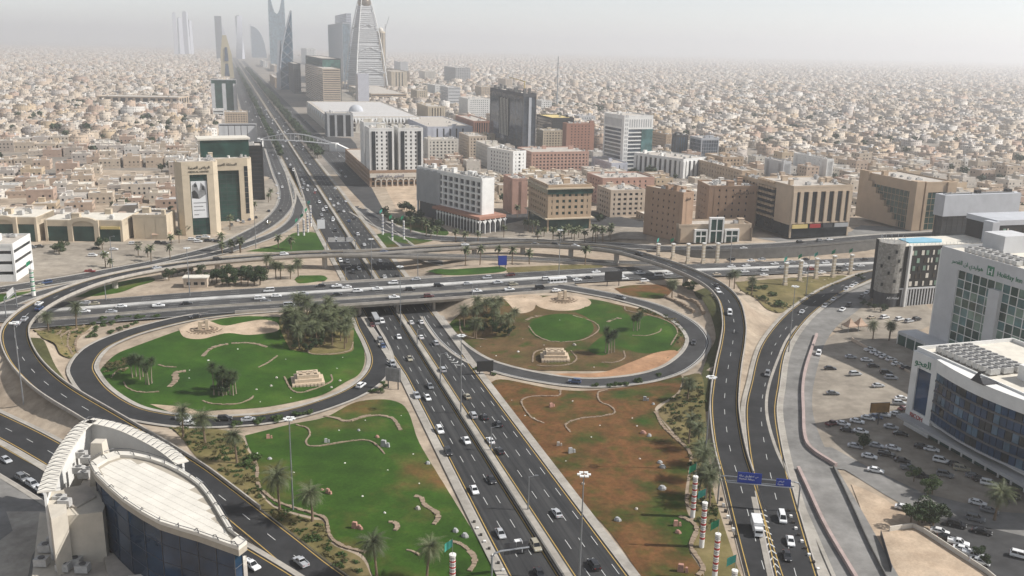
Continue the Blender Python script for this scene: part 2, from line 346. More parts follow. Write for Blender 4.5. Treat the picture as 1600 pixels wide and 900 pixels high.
def road(name, q, tl, tr, m='asphalt', lanes=(), edge_l='white_paint', edge_r='white_paint', verge_l=0, verge_r=0, kerb=True, dash=(4.0,9.0),
         parapet=0, deck=0, label='', walls=(1,1), thing=None, vm='concrete'):
    """asphalt between offsets tr<tl from line q; verges, kerbs, markings and parapets are its parts"""
    mb = MB(); strip(mb,q,tr,tl,0)
    if deck:
        n = normals(q); A,B = off(q,n,tl+.45,-.02),off(q,n,tr-.45,-.02); C,D = off(q,n,tl-.8,-deck),off(q,n,tr+.8,-deck)
        db = MB(); db.quadstrip(C,A); db.quadstrip(D,C); db.quadstrip(B,D)
    if thing:
        root = empty('flyover', q[0], label=label, cat='bridge'); rl = -q[0,:3]
        def bl(mbx, nm, mt, **kw): return mbx.build(nm, mt, root, rl, **kw)
        o = bl(mb,'roadway',m)
    else:
        o = root = mb.build(name, m, kind='structure', label=label); 
        def bl(mbx, nm, mt, **kw): return mbx.build(nm, mt, root, **kw)
    if deck: bl(db,'deck','parapet')
    ln = MB()
    if edge_l: strip(ln,q,tl-.75,tl-.5,.05,0 if edge_l == 'white_paint' else 1)
    if edge_r: strip(ln,q,tr+.5,tr+.75,.05,0 if edge_r == 'white_paint' else 1)
    for t in lanes: dashes(ln,q,t,*dash)
    if ln.f: bl(ln,'lane_marking',['white_paint','yellow_paint'],kind='stuff')
    if verge_l or verge_r:
        vb = MB()
        if verge_l: strip(vb,q,tl,tl+verge_l,.1)
        if verge_r: strip(vb,q,tr-verge_r,tr,.1)
        bl(vb,'verge',vm)
    if kerb and not parapet:
        for t0,t1 in ((tl,tl+.35),(tr-.35,tr)):
            kb = MB(); curb(kb,q,t0,t1,-.3,.14); bl(kb,'kerb','kerb')
    if parapet:
        for w,(t0,t1) in zip(walls,((tl,tl+.4),(tr-.4,tr))):
            qp = q[q[:,2] > .45]
            if w: kb = MB(); curb(kb,qp,t0,t1,-.35,parapet); bl(kb,'parapet','parapet')
    return root
def sub(q, a, b): return q[(np.arange(len(q)) >= a*len(q))&(np.arange(len(q)) <= b*len(q))]
def table(q, ts): return np.interp(np.arange(len(q)),np.linspace(0,len(q)-1,len(ts)),ts)
# main highway (runs away from the viewer), both carriageways and its median
ks = np.r_[np.arange(40,1000,6),np.arange(1000,7000,60)]
kl = np.array([(*ST(s,0),0.1,0) for s in ks])
tlo = np.interp(ks,[40,200,320,400,600,760,1000],[14,13,11.6,14.8,16.5,17,17]); tro = np.interp(ks,[40,320,400,600,760],[-14,-14.8,-15.6,-15.6,-16])
o = road('road', kl, tlo, 1.3, 'asphalt_main', lanes=(5,8.6), edge_l='yellow_paint', edge_r='yellow_paint', dash=(4.5,9), label='dark asphalt carriageway of the main highway, traffic coming towards the viewer')
o = road('road', kl, -1.5, tro, 'asphalt_main', lanes=(-5.4,-9.0,-12.4), edge_l='yellow_paint', edge_r='yellow_paint', dash=(4.5,9), label='dark asphalt carriageway of the main highway, traffic going away from the viewer')
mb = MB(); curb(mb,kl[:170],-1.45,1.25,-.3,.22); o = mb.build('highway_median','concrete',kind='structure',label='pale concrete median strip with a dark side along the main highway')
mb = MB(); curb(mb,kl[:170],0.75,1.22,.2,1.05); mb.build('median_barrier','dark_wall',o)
for sg,tt in ((1,tlo),(-1,tro)):
    qq = kl[:160].copy(); n = normals(qq); qq[:,:2] += n*np.asarray(tt)[:160,None]
    mb = MB(); curb(mb,qq,0.3*sg,2.6*sg,-.3,.16); mb.build('footway','concrete',kind='structure',label='concrete edge strip beside the main highway, %s side'%('west' if sg > 0 else 'east'))
    if sg > 0 : WEST_EDGE = qq
    else: EAST_EDGE = qq
# crossing road on its embankment and bridge
cq = cross_line
road('road', cq, 14, 2.2, 'asphalt_cross', lanes=(6,9.8), label='far carriageway of the crossing road', kerb=False)
road('road', cq, -2.2, -14, 'asphalt_cross', lanes=(-6,-9.8), label='middle carriageway of the crossing road', kerb=False)
tq = cq[:, 0]*EV[0]+cq[:,1]*EV[1]-T0
ps = cq[(tq > -165)&(tq < 90)]
road('road', ps, -16, -26, 'asphalt_worn', lanes=(-20.6,), label='near carriageway of the crossing road leading to the loops', kerb=False)
mb = MB(); curb(mb,cq,-2.1,2.1,-.3,.3); o = mb.build('median','pale_concrete',kind='structure',label='white concrete median of the crossing road')
mb = MB(); curb(mb,ps,-15.9,-14.1,-.3,.25); curb(mb,ps,-15.2,-14.8,.2,.9); mb.build('median','concrete',kind='structure',label='beige concrete divider of the crossing road')
bq = cq[np.abs(tq) < 33]
mb = MB(); n = normals(bq)
A,B = off(bq,n,15.0,-.06),off(bq,n,-26.9,-.06); C,D = off(bq,n,14.0,-1.5),off(bq,n,-26,-1.5)
mb.quadstrip(A,B); mb.quadstrip(D,C); mb.quadstrip(C,A); mb.quadstrip(B,D)
br = empty('road_bridge', (*ST(427,0),0), label='long concrete bridge deck carrying the crossing road over the highway', cat='bridge')
il = (-br.location.x,-br.location.y,0)
mb.build('deck','parapet',br,il)
for t0,t1,a in ((14.4,14.8,bq),(-26.8,-26.4,cq[np.abs(tq) < 75])):
    mb = MB(); curb(mb,a,t0,t1,-.3,1.0); mb.build('parapet','parapet',br,il)
for t in (-17.2,0,17.2):
    for s in (404,412,420,428,436): 
        mb = MB(); c = ST(s,t); ring = [(c[0]+.75*math.cos(a*.785),c[1]+.75*math.sin(a*.785)) for a in range(8)]
        mb.prism(ring,-.2,5.1); mb.build('pier','pier',br,il)
# loops and ramps
road('road', LOOP_W, 4, -4, 'asphalt', edge_l='yellow_paint', edge_r=None, verge_l=1.6, verge_r=1.2, label='loop ramp around the green garden with the palm groves')
road('road', LOOP_E, 4, -4, 'asphalt_worn', edge_l='white_paint', edge_r=None, verge_l=1.2, verge_r=1.6, label='loop ramp around the brown and green garden')
road('flyover', FLY_W, 4.6, -4.6, 'asphalt', lanes=(0,), edge_l='yellow_paint', edge_r='yellow_paint', parapet=.95, deck=1.5, thing=True, label='long curving flyover sweeping over both highways with concrete parapets')
road('flyover', FLY_LOW, 3.6, -3.6, 'asphalt_worn', edge_l='white_paint', edge_r='white_paint', parapet=.9, deck=1.3, thing=True, label='lower flyover branch descending behind the crossing road')
road('road', RAMP_E, 5.2, -5.2, 'asphalt', lanes=(0,), edge_l='yellow_paint', edge_r='yellow_paint', verge_l=2.2, verge_r=1.6, label='two lane ramp descending beside the pale service road')
road('road', SERVICE_E, 7.5, -7.5, 'asphalt_pale', edge_l=None, edge_r=None, verge_r=1.0, kerb=False, label='pale concrete service road beside the car park')
road('road', W_ROAD1, 5.2, -5.2, 'asphalt', lanes=(0,), edge_l='yellow_paint', edge_r='yellow_paint', verge_l=1.5, verge_r=2, label='dark road passing behind the leaf roofed building, nearer the flyover')
road('road', W_ROAD2, 4.6, -4.6, 'asphalt', lanes=(0,), edge_l='yellow_paint', edge_r=None, verge_l=1.5, verge_r=1.5, label='dark road nearest the leaf roofed building')
road('road', W_FRONT, 6, -6, 'asphalt_worn', lanes=(-2,2), verge_l=1.5, verge_r=1.5, label='grey frontage road curving past the portrait tower')
road('road', W_INNER, 4, -4, 'asphalt_worn', edge_r='white_paint', verge_l=1.2, verge_r=1.2, label='grey slip road running beside the flyover')
road('road', NE_FRONT, 6.5, -6.5, 'asphalt_worn', lanes=(0,), verge_l=2.5, verge_r=1, label='frontage road in front of the brown hotels')
road('road', NE_UNDER, 4, -4, 'asphalt_worn', verge_l=1, verge_r=1, label='slip road curving under the flyovers')
# flyover piers
nf = len(FLY_W); fn = normals(FLY_W); k = 0
for f_ in range(nf):
    x,y,z,b = FLY_W[f_]
    if b < .5: k = 5; continue
    k += 1
    s_c,t_c = st_of((x,y))
    if k % 7 or z < 6 or (abs(t_c) < 19 and abs(t_c) > 2.5): continue
    base = hz(x,y)
    on = [rr for rr in ('cross','wi','nef') if np.min(np.hypot(ROADS[rr][0][:,0]-x,ROADS[rr][0][:,1]-y)) < ROADS[rr][1]*(0.45 if rr == 'cross' else .9)]
    if on: continue
    mb = MB(); ring = [(1.1*math.cos(a*.785)*1.3,1.1*math.sin(a*.785)) for a in range(8)]
    mb.prism(ring,0,z-1.5-base+.1); mb.build('flyover_pier','pier',None,(x,y,base),label='round concrete pier carrying the curving flyover',cat='pier',group='flyover piers')
# retaining walls
wq = px_line([(1010,395,5.2),(1040,393.5,6.4),(1104,392.5,7.5),(1209,389,7.9),(1300,382,7.9),(1372,375.5,7.9)],4)
mb = MB(); n = normals(wq); A = off(wq,n,0,1.0); B = A.copy(); B[:,2] = np.interp(np.arange(len(B)),[0,len(B)-1],[3.2,1.2])
C = off(wq,n,.6,1.0); D = C.copy(); D[:,2] = B[:,2]
mb.quadstrip(A,B); mb.quadstrip(C,A); mb.quadstrip(D,C); mb.build('retaining_wall','dark_wall',label='dark grey retaining wall below the frontage road of the hotels',cat='wall')
wq = px_line([(1276,524,.1),(1267,550,.1),(1258,580,.1),(1254,610,.1),(1255,645,.1),(1257,683,.1),(1268,704,.1),(1306,729,.1)],3)
mb = MB(); curb(mb,wq,-.5,.5,-.2,1.1); mb.build('road_barrier','pink_kerb',label='pinkish concrete barrier wall curving along the service road by the car park',cat='wall')
wq = px_line([(1247,733,.1),(1262,765,.1),(1290,825,.1),(1337,905,.1),(1360,945,.1)],3)
mb = MB(); curb(mb,wq,-.45,.45,-.2,1.0); mb.build('road_barrier','pink_kerb',label='straight pinkish barrier between tiled footway and service road',cat='wall')
wq = px_line([(1302,731,.1),(1330,790,.1),(1357,850,.1),(1385,905,.1)],3)
mb = MB(); curb(mb,wq,-.12,.12,-.2,.9); mb.build('site_fence','dark_wall',label='thin dark fence between service road and sandy plot',cat='fence')
# ------------------------------------------------------------------ vegetation
def leafmat(name, a, b, c, rough=.6):
    m,n,l,bs = nt(name, rough, .25)
    oi = n.new('ShaderNodeObjectInfo'); v = coords(n,l)
    r = ramp(n,[(.25,a),(.5,b),(.75,c)]); l.new(noise(n,l,v,1.3,3), r.inputs[0])
    r2 = ramp(n,[(0,(.75,.75,.75)),(1,(1.25,1.2,1.15))]); l.new(oi.outputs['Random'], r2.inputs[0])
    l.new(mixc(n,l,1.0,r.outputs[0],r2.outputs[0],'MULTIPLY'), bs.inputs['Base Color'])
    bs.inputs['Subsurface Weight'].default_value = 0
leafmat('palm_leaf',(.045,.060,.026),(.075,.090,.042),(.125,.135,.075))
leafmat('fan_leaf',(.022,.042,.014),(.040,.064,.022),(.07,.09,.036))
leafmat('tree_leaf',(.016,.034,.012),(.030,.052,.019),(.055,.078,.030))
leafmat('bush_leaf',(.022,.052,.012),(.045,.082,.020),(.085,.115,.038))
leafmat('dry_leaf',(.07,.065,.025),(.12,.11,.045),(.19,.16,.08))
mat('trunk',(.16,.115,.075),.9,.3,3); mat('pale_trunk',(.26,.21,.16),.9,.25,3)
# ------------------------------------------------------------------ gardens and other ground cover
def ell(cx, cy, rx, ry, n=18): return [(cx+rx*math.cos(2*math.pi*i/n),cy+ry*math.sin(2*math.pi*i/n)) for i in range(n)]
def patch(name, pxs, m, label, dz=.09, **kw): return drape(name, pxs, m, dz, label=label, **kw)
def Sx(ox, oy, s, pts): return [(ox+x/s,oy+y/s) for x,y in pts]
patch('lawn',[(156,580),(161,604),(181,625),(225,638),(279,646),(345,641),(420,636),(500,619),(538,599),(562,584),(570,558),(560,520),(549,508),(450,496),(375,495),(327,502),(282,516),(210,542),(180,555)],'grass','deep green lawn inside the west loop',.09)
patch('gravel_bed',Sx(120,460,3.333,[(530,180),(650,135),(760,165),(860,150),(960,135),(1040,150),(1045,195),(900,215),(780,205),(650,235),(560,225)]),'gravel_bed','pale stony bed with a small monument in the west loop garden',.16)
patch('soil_patch',Sx(120,460,3.333,[(1110,290),(1060,180),(1080,110),(1300,100),(1430,140),(1440,250),(1430,300),(1300,318)]),'olive','brown planted soil under the palm grove by the bridge',.16)
patch('sand_strip',Sx(120,460,3.333,[(380,575),(560,590),(650,620),(800,640),(620,640),(530,630)]),'gravel_bed','bare sandy strip along the edge of the west loop lawn',.16)
patch('lawn',[(383,681),(453,664),(509,652),(560,628),(628,632),(655,692),(692,754),(735,824),(757,862),(790,925),(640,960),(590,915),(568,868),(522,846),(510,812),(491,808),(444,796),(419,781),(404,754),(402,723),(390,701)],'patchy_grass','large green lawn with reddish bare patches beside the highway',.09)
patch('scrub_strip',[(262,662),(300,668),(345,672),(378,684),(386,702),(398,724),(400,756),(416,784),(442,800),(490,812),(506,816),(518,850),(564,872),(585,915),(600,950),(570,930),(525,893),(480,858),(420,810),(360,758),(310,718)],'olive','sandy strip of low scrub between lawn and ramp',.06)
patch('lawn',[(760,602),(786,593),(871,609),(935,610),(1024,598),(1062,586),(1060,612),(1027,634),(1026,646),(1049,676),(1076,711),(1070,779),(1080,815),(1086,829),(1076,857),(1094,889),(1105,930),(1022,930),(998,896),(950,829),(893,770),(820,690),(774,628)],'dry_grass','large brown and orange lawn with green patches beside the highway',.09)
patch('scrub_strip',[(1068,590),(1096,588),(1102,640),(1105,700),(1113,760),(1127,810),(1150,880),(1165,930),(1112,930),(1098,889),(1082,857),(1090,829),(1076,779),(1080,711),(1052,674),(1029,642),(1064,612)],'olive','strip of dry scrub and palms beside the curving ramp',.06)
patch('lawn',[(700,508),(727,540),(762,561),(820,577),(910,580),(985,577),(1037,564),(1065,543),(1070,522),(1056,503),(1022,489),(970,477),(925,468),(850,462),(790,466),(720,492)],'olive_lawn','olive brown patchy lawn inside the east loop',.09)
patch('lawn',[(980,500),(1020,494),(1052,510),(1058,530),(1040,548),(1000,552),(960,540),(945,556),(920,548),(935,530)],'patchy_grass','irregular green lawn at the far side of the east loop garden',.14)
patch('lawn',ell(877,513,51,22),'grass','round green lawn in the middle of the east loop garden',.17)
patch('lawn',Sx(640,360,3.333,[(860,425),(950,388),(1090,392),(1115,420),(1160,470),(1130,530),(1000,545),(975,500),(930,460)]),'patchy_grass','green lawn wedge beside the round lawn of the east loop',.17)
patch('lawn',Sx(640,360,3.333,[(1205,575),(1260,560),(1290,500),(1340,490),(1375,540),(1350,575),(1270,592)]),'grass','small curved green lawn at the far end of the east loop garden',.17)
patch('gravel_bed',ell(880,474,44,12.5),'gravel_bed','round pale stony bed with a small monument in the east loop garden',.17)
patch('gravel_bed',Sx(640,360,3.333,[(470,345),(600,335),(690,345),(660,385),(640,420),(570,435),(520,390)]),'gravel_bed','sandy corner beside the palm grove of the east loop',.15)
patch('red_soil',Sx(640,360,3.333,[(600,745),(820,748),(1000,742),(1150,690),(1280,640),(1380,628),(1405,655),(1330,700),(1200,745),(1000,768),(750,770)]),'red_soil','bare orange soil crescent along the east loop ramp',.17)
patch('lawn',[(1148,441),(1225,435),(1318,431),(1315,442),(1275,461),(1237,479),(1221,489),(1199,484),(1181,467),(1157,453)],'olive','dry olive lawn triangle between ramp and flag columns',.09)
patch('lawn',[(960,451),(985,446),(1040,446),(1049,456),(1030,467),(995,464),(970,458)],'dry_grass','small brown lawn beside the east loop under the flyover',.09)
patch('slope',[(1084,456),(1108,453),(1125,480),(1128,505),(1121,542),(1112,600),(1108,640),(1100,640),(1094,605),(1106,555),(1118,530),(1112,500),(1100,475)],'slope_grass','dark olive embankment slope below the curving flyover ramp',.05)
patch('slope',[(46,528),(66,531),(76,550),(90,580),(120,612),(180,650),(250,688),(330,735),(322,742),(240,698),(160,652),(100,615),(66,580),(48,548)],'slope_grass','olive embankment strip between flyover ramp and west loop',.05)
patch('flower_bed',Sx(0,380,5,[(235,715),(400,660),(640,640),(710,655),(640,720),(590,790),(610,885),(480,885),(430,800),(330,745)]),'olive','terraced flower bed beside the west loop',.07)
patch('lawn',[(384,393),(435,381),(460,364),(498,366),(505,391),(450,394)],'grass','green lawn with flag columns beyond the flyover, west of the highway',.09)
patch('lawn',[(594,383),(590,366),(655,366),(678,375),(640,384),(605,388)],'patchy_grass','green lawn with flag columns beyond the flyover, east of the highway',.09)
patch('lawn',[(460,437),(475,432),(507,432),(508,441),(470,443)],'grass','small lawn between flyover and crossing road',.09)
patch('lawn',[(664,428),(700,421),(742,419),(784,417),(784,425),(700,430)],'grass','narrow lawn with a blue sign behind the crossing road',.09)
patch('scrub_strip',[(792,418),(919,415),(940,418),(880,424),(800,427)],'olive','dry planted strip behind the crossing road',.09)
patch('lawn',[(-40,466),(0,461),(94,451),(62,463),(40,472),(0,474),(-40,480)],'grass','green wedge of lawn beside the striped column',.09)
patch('lawn',[(116,465),(180,443),(230,433),(240,440),(192,456),(145,463)],'grass','shaded lawn under the flyover',.09)
patch('forecourt',[(-60,455),(-60,392),(20,388),(90,380),(250,376),(330,372),(380,362),(340,382),(262,402),(200,413),(100,431),(0,447)],'lot','grey brown forecourt of the low shops',.06,smoothpx=False)
patch('car_park',[(1290,530),(1318,514),(1352,512),(1440,556),(1500,580),(1700,640),(1700,810),(1560,800),(1440,770),(1345,722),(1305,716),(1270,694),(1263,640),(1268,580)],'lot','sandy grey car park in front of the office block',.05,smoothpx=False)
patch('street',[(1264,696),(1300,700),(1345,724),(1440,770),(1560,800),(1700,810),(1700,860),(1610,846),(1530,825),(1440,806),(1380,772),(1320,735),(1290,730)],'asphalt_pale','pale street in front of the car park',.12,smoothpx=False)
patch('street',[(1440,806),(1530,822),(1700,862),(1700,960),(1580,960),(1560,905),(1480,850)],'asphalt_worn','dark side street with a row of parked cars',.17,smoothpx=False)
patch('sand_plot',[(1330,757),(1380,778),(1438,820),(1490,860),(1555,910),(1580,960),(1420,960),(1375,875)],'gravel_bed','bare sandy plot enclosed by a low fence',.10,smoothpx=False)
patch('footway',[(1226,560),(1238,580),(1226,620),(1224,650),(1234,695),(1248,740),(1290,828),(1335,908),(1350,940),(1285,940),(1262,890),(1240,820),(1222,760),(1210,700),(1204,650),(1208,605)],'concrete','tiled concrete footway beside the ramp',.06)
patch('forecourt',[(1290,505),(1345,470),(1440,470),(1470,500),(1430,520),(1440,556),(1352,512),(1318,514)],'lot','sandy court below the dark hotel',.05,smoothpx=False)
patch('street',[(-60,700),(0,745),(60,780),(120,830),(170,920),(170,960),(-60,960)],'asphalt_pale','paved yard beside the leaf roofed building',.05,smoothpx=False)
patch('paved_strip',[(10,800),(75,800),(70,830),(50,870),(40,920),(0,920),(-20,860),(20,830)],'concrete','pale paved strip beside the leaf roofed building',.12,smoothpx=False)
patch('sand_plot',[(586,262),(600,258),(665,262),(672,300),(652,330),(622,332)],'gravel_bed','empty sandy plot beside the white arcade block',.05,smoothpx=False)
patch('forecourt',[(380,300),(425,280),(432,310),(420,335),(390,355),(360,365),(350,355),(400,345)],'lot','parking court below the dark glass tower',.05)
patch('forecourt',[(770,345),(830,340),(930,350),(1010,355),(1010,376),(930,376),(800,372),(735,368),(740,352)],'lot','paved court with palms in front of the tan hotel',.05,smoothpx=False)
patch('street',[(486,225),(508,213),(548,216),(556,225),(580,292),(600,330),(585,338),(540,290),(510,250)],'asphalt_worn','dark asphalt lot beside the arcade podium',.07,smoothpx=False)
patch('lawn',[(606,345),(650,338),(672,345),(700,362),(690,369),(650,364),(622,358)],'patchy_grass','planted verge before the arcade hotel',.07)
patch('forecourt',[(780,338),(830,325),(925,330),(1005,345),(1008,356),(930,352),(830,342),(790,350)],'asphalt_worn','narrow street behind the tan hotel court',.06,smoothpx=False)
patch('street',[(1180,372),(1235,373),(1330,362),(1345,352),(1450,356),(1470,374),(1390,368),(1300,374),(1220,382)],'asphalt_pale','pale apron before the striped block',.07,smoothpx=False)
# low stone walls of the gardens: rows of rough blocks
sid = 0
def stone_wall(pxs, label, w=.42, h=.36, st=1.1):
    q = smoothline([tuple(G(*p)) for p in pxs], st); n = normals(q); mb = MB(); c0 = q[len(q)//2]
    for i in range(len(q)-1):
        a,b = q[i],q[i+1]; d = (b-a)[:2]; L = np.hypot(*d); d = d/max(L,1e-6); z = hz(a[0],a[1])
        ww = .72*w*random.uniform(.7,1.25); hh = h*random.uniform(.7,1.3)
        mb.obox((a[0]-n[i,0]*ww-c0[0],a[1]-n[i,1]*ww-c0[1]),d,(n[i,0],n[i,1]),L*.93,2*ww,z-.3-c0[2],z+hh-c0[2])
    return mb.build('stone_wall','stone',None,c0,label=label,cat='garden wall',group='low stone garden walls')
def sw(ox, oy, s, pts, label, **k): stone_wall(Sx(ox,oy,s,pts),label,**k)
sw(120,460,3.333,[(655,325),(690,290),(740,268),(790,262)],'thick curved stone border on the west loop lawn, facing the stony bed',w=1.1)
sw(120,460,3.333,[(805,258),(880,255),(950,265),(990,278)],'stone border arc on the west loop lawn, far side of its circle',w=.9)
sw(120,460,3.333,[(945,383),(1000,355),(1045,322)],'short straight stone border on the west loop lawn, near the stepped monument')
sw(120,460,3.333,[(480,485),(515,450),(515,410),(570,402)],'stubby stone border beside the fan palms of the west loop',w=1.5)
sw(120,460,3.333,[(425,370),(470,380),(520,382)],'thin stone border reaching from the western palm clump')
sw(120,460,3.333,[(245,460),(265,490),(330,512),(430,510)],'curved stone edge below the western palm clump')
sw(120,460,3.333,[(655,555),(700,572),(820,575),(900,550),(920,530)],'curved stone edge below the middle palm clump')
sw(120,460,3.333,[(1080,430),(1120,500),(1180,512),(1320,460),(1325,420)],'stone edge around the stepped monument of the west loop')
sw(120,460,3.333,[(1200,290),(1220,312),(1310,315),(1420,295),(1440,250)],'stone edge of the palm grove by the bridge')
sw(120,460,3.333,[(180,440),(210,400),(270,385)],'stone edge along the western corner of the west loop lawn')
sw(360,620,3.215,[(330,143),(385,160),(400,190),(380,225),(400,250),(480,245),(600,225),(690,222),(740,250),(775,290)],'long winding stone wall across the large green lawn')
sw(360,620,3.215,[(470,98),(530,110),(590,125),(680,100),(760,98),(820,115),(855,170)],'curving stone wall at the far edge of the large green lawn',w=.8)
sw(360,620,3.215,[(925,500),(960,510),(975,545),(1030,580),(1045,610),(1020,645)],'s shaped rough stone border with a small basin on the green lawn',w=.9)
sw(360,620,3.215,[(795,632),(830,635),(840,660),(825,675)],'small stone hook on the green lawn',w=.8)
sw(360,620,3.215,[(1100,728),(1160,745),(1220,800),(1225,840),(1200,880)],'stone border near the striped flag column on the green lawn',w=.9)
sw(360,620,3.215,[(885,772),(920,780),(950,800)],'short stone row beside the near palm on the green lawn')
sw(360,620,3.215,[(110,300),(135,360),(135,430),(180,490),(260,540),(420,590),(480,620),(500,700),(560,750),(680,785)],'long stone edge between the green lawn and the scrub strip',w=.6)
sw(740,580,2.813,[(310,230),(260,210),(225,170),(212,130),(260,112),(370,110),(382,85)],'winding stone wall at the far corner of the brown lawn')
sw(740,580,2.813,[(425,270),(405,235),(470,210),(560,200),(620,185),(600,155),(555,135),(548,95),(590,85)],'s curved stone wall on the brown lawn')
sw(740,580,2.813,[(800,180),(830,240),(880,290),(940,345),(960,390)],'stone edge between the brown lawn and the palm strip',w=.8)
sw(740,580,2.813,[(945,540),(935,580),(955,600)],'short stone hook beside the first striped column')
sw(740,580,2.813,[(905,640),(960,665),(980,700),(955,770),(990,830),(1010,870),(985,900)],'wavy stone edge beside the red and white columns',w=.8)
sw(640,360,3.333,[(600,475),(640,455),(690,445)],'pale stone border on the left of the round lawn',w=.9)
sw(640,360,3.333,[(620,500),(660,550),(740,580),(850,580),(920,565),(985,520),(960,480),(850,445)],'ring of low stones around the round green lawn')
sw(640,360,3.333,[(640,690),(650,640),(700,620)],'stone edge around the stepped monument of the east loop, highway side')
sw(640,360,3.333,[(840,630),(870,670),(830,700),(730,710),(660,705)],'stone edge around the stepped monument of the east loop, near side')
sw(640,360,3.333,[(1030,480),(1070,462),(1105,462)],'short pale stone border on the green wedge of the east loop',w=1.1)
sw(640,360,3.333,[(1160,550),(1240,550),(1300,530),(1310,515)],'curved stone border of the small lawn in the east loop')
sw(640,360,3.333,[(1000,690),(1070,690),(1120,665),(1115,630)],'stone border below the palm clump of the east loop')
sw(640,360,3.333,[(1120,395),(1130,420),(1230,440),(1350,480),(1395,530),(1360,600)],'long stone edge at the outer side of the east loop garden')
sw(640,360,3.333,[(1330,350),(1400,380),(1480,430)],'stone terrace wall outside the east loop',w=.8,h=1.2)
sw(640,360,3.333,[(1400,345),(1470,370),(1510,400),(1530,440)],'stone terrace wall below the flyover slope',w=.8,h=1.2)
sw(640,360,3.333,[(260,470),(270,530),(320,560),(400,570)],'stone edge of the palm grove in the east loop')
for i,pp in enumerate(([(660,650),(600,680),(550,700),(530,800),(570,880)],[(540,690),(480,730),(490,800),(560,830)],[(700,690),(620,730),(590,790),(610,870)],[(480,690),(420,740),(430,790),(470,830)])):
    sw(0,380,5,pp,['outermost','second','third','innermost'][i]+' curved terrace edge of the flower bed beside the west loop',w=.45,h=.6)
# ------------------------------------------------------------------ buildings
WALLS = dict(cream=(.50,.42,.31),tan=(.42,.31,.21),brown=(.34,.225,.15),white=(.68,.67,.64),offwhite=(.58,.54,.47),grey=(.36,.36,.36),palegrey=(.50,.50,.50),pink=(.44,.27,.21),
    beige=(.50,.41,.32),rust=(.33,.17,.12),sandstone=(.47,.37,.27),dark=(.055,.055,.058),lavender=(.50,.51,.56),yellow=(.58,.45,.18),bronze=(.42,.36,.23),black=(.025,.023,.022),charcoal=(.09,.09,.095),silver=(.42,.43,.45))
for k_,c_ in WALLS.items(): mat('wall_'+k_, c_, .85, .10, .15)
glass('glass_dark',(.022,.026,.030)); glass('glass_emerald',(.055,.15,.125)); glass('glass_sky',(.15,.21,.25)); glass('glass_ink',(.014,.034,.068)); glass('glass_green',(.020,.055,.045)); glass('glass_blue',(.075,.13,.185)); glass('glass_navy',(.018,.045,.095)); glass('glass_teal',(.07,.15,.15))
glass('glass_brown',(.05,.042,.035)); glass('glass_palegreen',(.16,.24,.19),.15); glass('glass_slate',(.065,.08,.10))
mat('roof_slab',(.42,.38,.33),.9,.2,.25); mat('roof_unit',(.44,.43,.41),.7,.2,1); mat('roof_dark',(.12,.12,.12),.8,.3,1); mat('roof_pale',(.60,.56,.48),.9,.12,.3); mat('roof_tank',(.62,.60,.56),.6,.1,1)
def solve(f, x, hi=400.):
    lo = 0.; s = 1 if f(hi) > f(lo) else -1
    for _ in range(50):
        m = (lo+hi)/2
        if (f(m)-x)*s < 0: lo = m
        else: hi = m
    return lo
class Frame: pass
def frame(corner, L=None, R=None, top=None, ang=17.2, zb=None, side='L', la=None, lb=None, h=None):
    """a building's footprint and height from the corner, edges and roof line seen in the photograph"""
    F = Frame(); a = np.array([math.cos(R_(ang)),math.sin(R_(ang))]); b = np.array([-a[1],a[0]])
    if zb is None: c = G(*corner); zb = c[2]; c = c[:2]
    else: c = P(*corner,zb)
    if side == 'L':
        F.la = la or solve(lambda t: Q(*(c+a*t),zb)[0], R); F.lb = lb or solve(lambda t: Q(*(c+b*t),zb)[0], L); o = c
    else:
        F.la = la or solve(lambda t: Q(*(c-a*t),zb)[0], L); F.lb = lb or solve(lambda t: Q(*(c+b*t),zb)[0], R); o = c-a*F.la
    F.h = h or solve(lambda t: Q(*c,zb+t)[1], top, 330); F.o = o; F.zb = zb; F.ang = R_(ang); F.a = a; F.b = b
    return F
BUILT = []   # footprints kept free of houses
def block(o, a, b, la, lb, m=6): BUILT.append([o-a*m-b*m, o+a*(la+m)-b*m, o+a*(la+m)+b*(lb+m), o-a*m+b*(lb+m)])
def clutter(e, la, lb, h, n, ox=0, oy=0, seed=0):
    r = random.Random(seed)
    for i in range(n):
        w,d,t = r.uniform(1.2,3.4),r.uniform(1.2,3.0),r.uniform(.8,2.2)
        if la < w+3 or lb < d+3: continue
        x = ox+r.uniform(1.2,la-w-1.2); y = oy+r.uniform(1.2,lb-d-1.2); mb = MB(); k = r.random()
        if k < .25:
            ring = [(x+w/2+w*.42*math.cos(q*.785),y+w/2+w*.42*math.sin(q*.785)) for q in range(8)]; mb.prism(ring,h-.05,h+t); mb.build('water_tank','roof_tank',e)
        elif k < .42:
            mb.box(x,x+w*1.5,y,y+d*1.4,h-.05,h+3.0); mb.box(x-.15,x+w*1.5+.15,y-.15,y+d*1.4+.15,h+3.0,h+3.2); mb.build('stair_house',e['wm'],e)
        else:
            mb.box(x,x+w,y,y+d,h+.25,h+.2+t); mb.box(x+.2,x+.5,y+.2,y+d-.2,h-.05,h+.25); mb.box(x+w-.5,x+w-.2,y+.2,y+d-.2,h-.05,h+.25)
            ring = [(x+w/2+w*.3*math.cos(q*1.05),y+d/2+d*.3*math.sin(q*1.05)) for q in range(6)]; mb.prism(ring,h+.2+t,h+.4+t,1); mb.build('roof_unit',['roof_unit','roof_dark'],e)
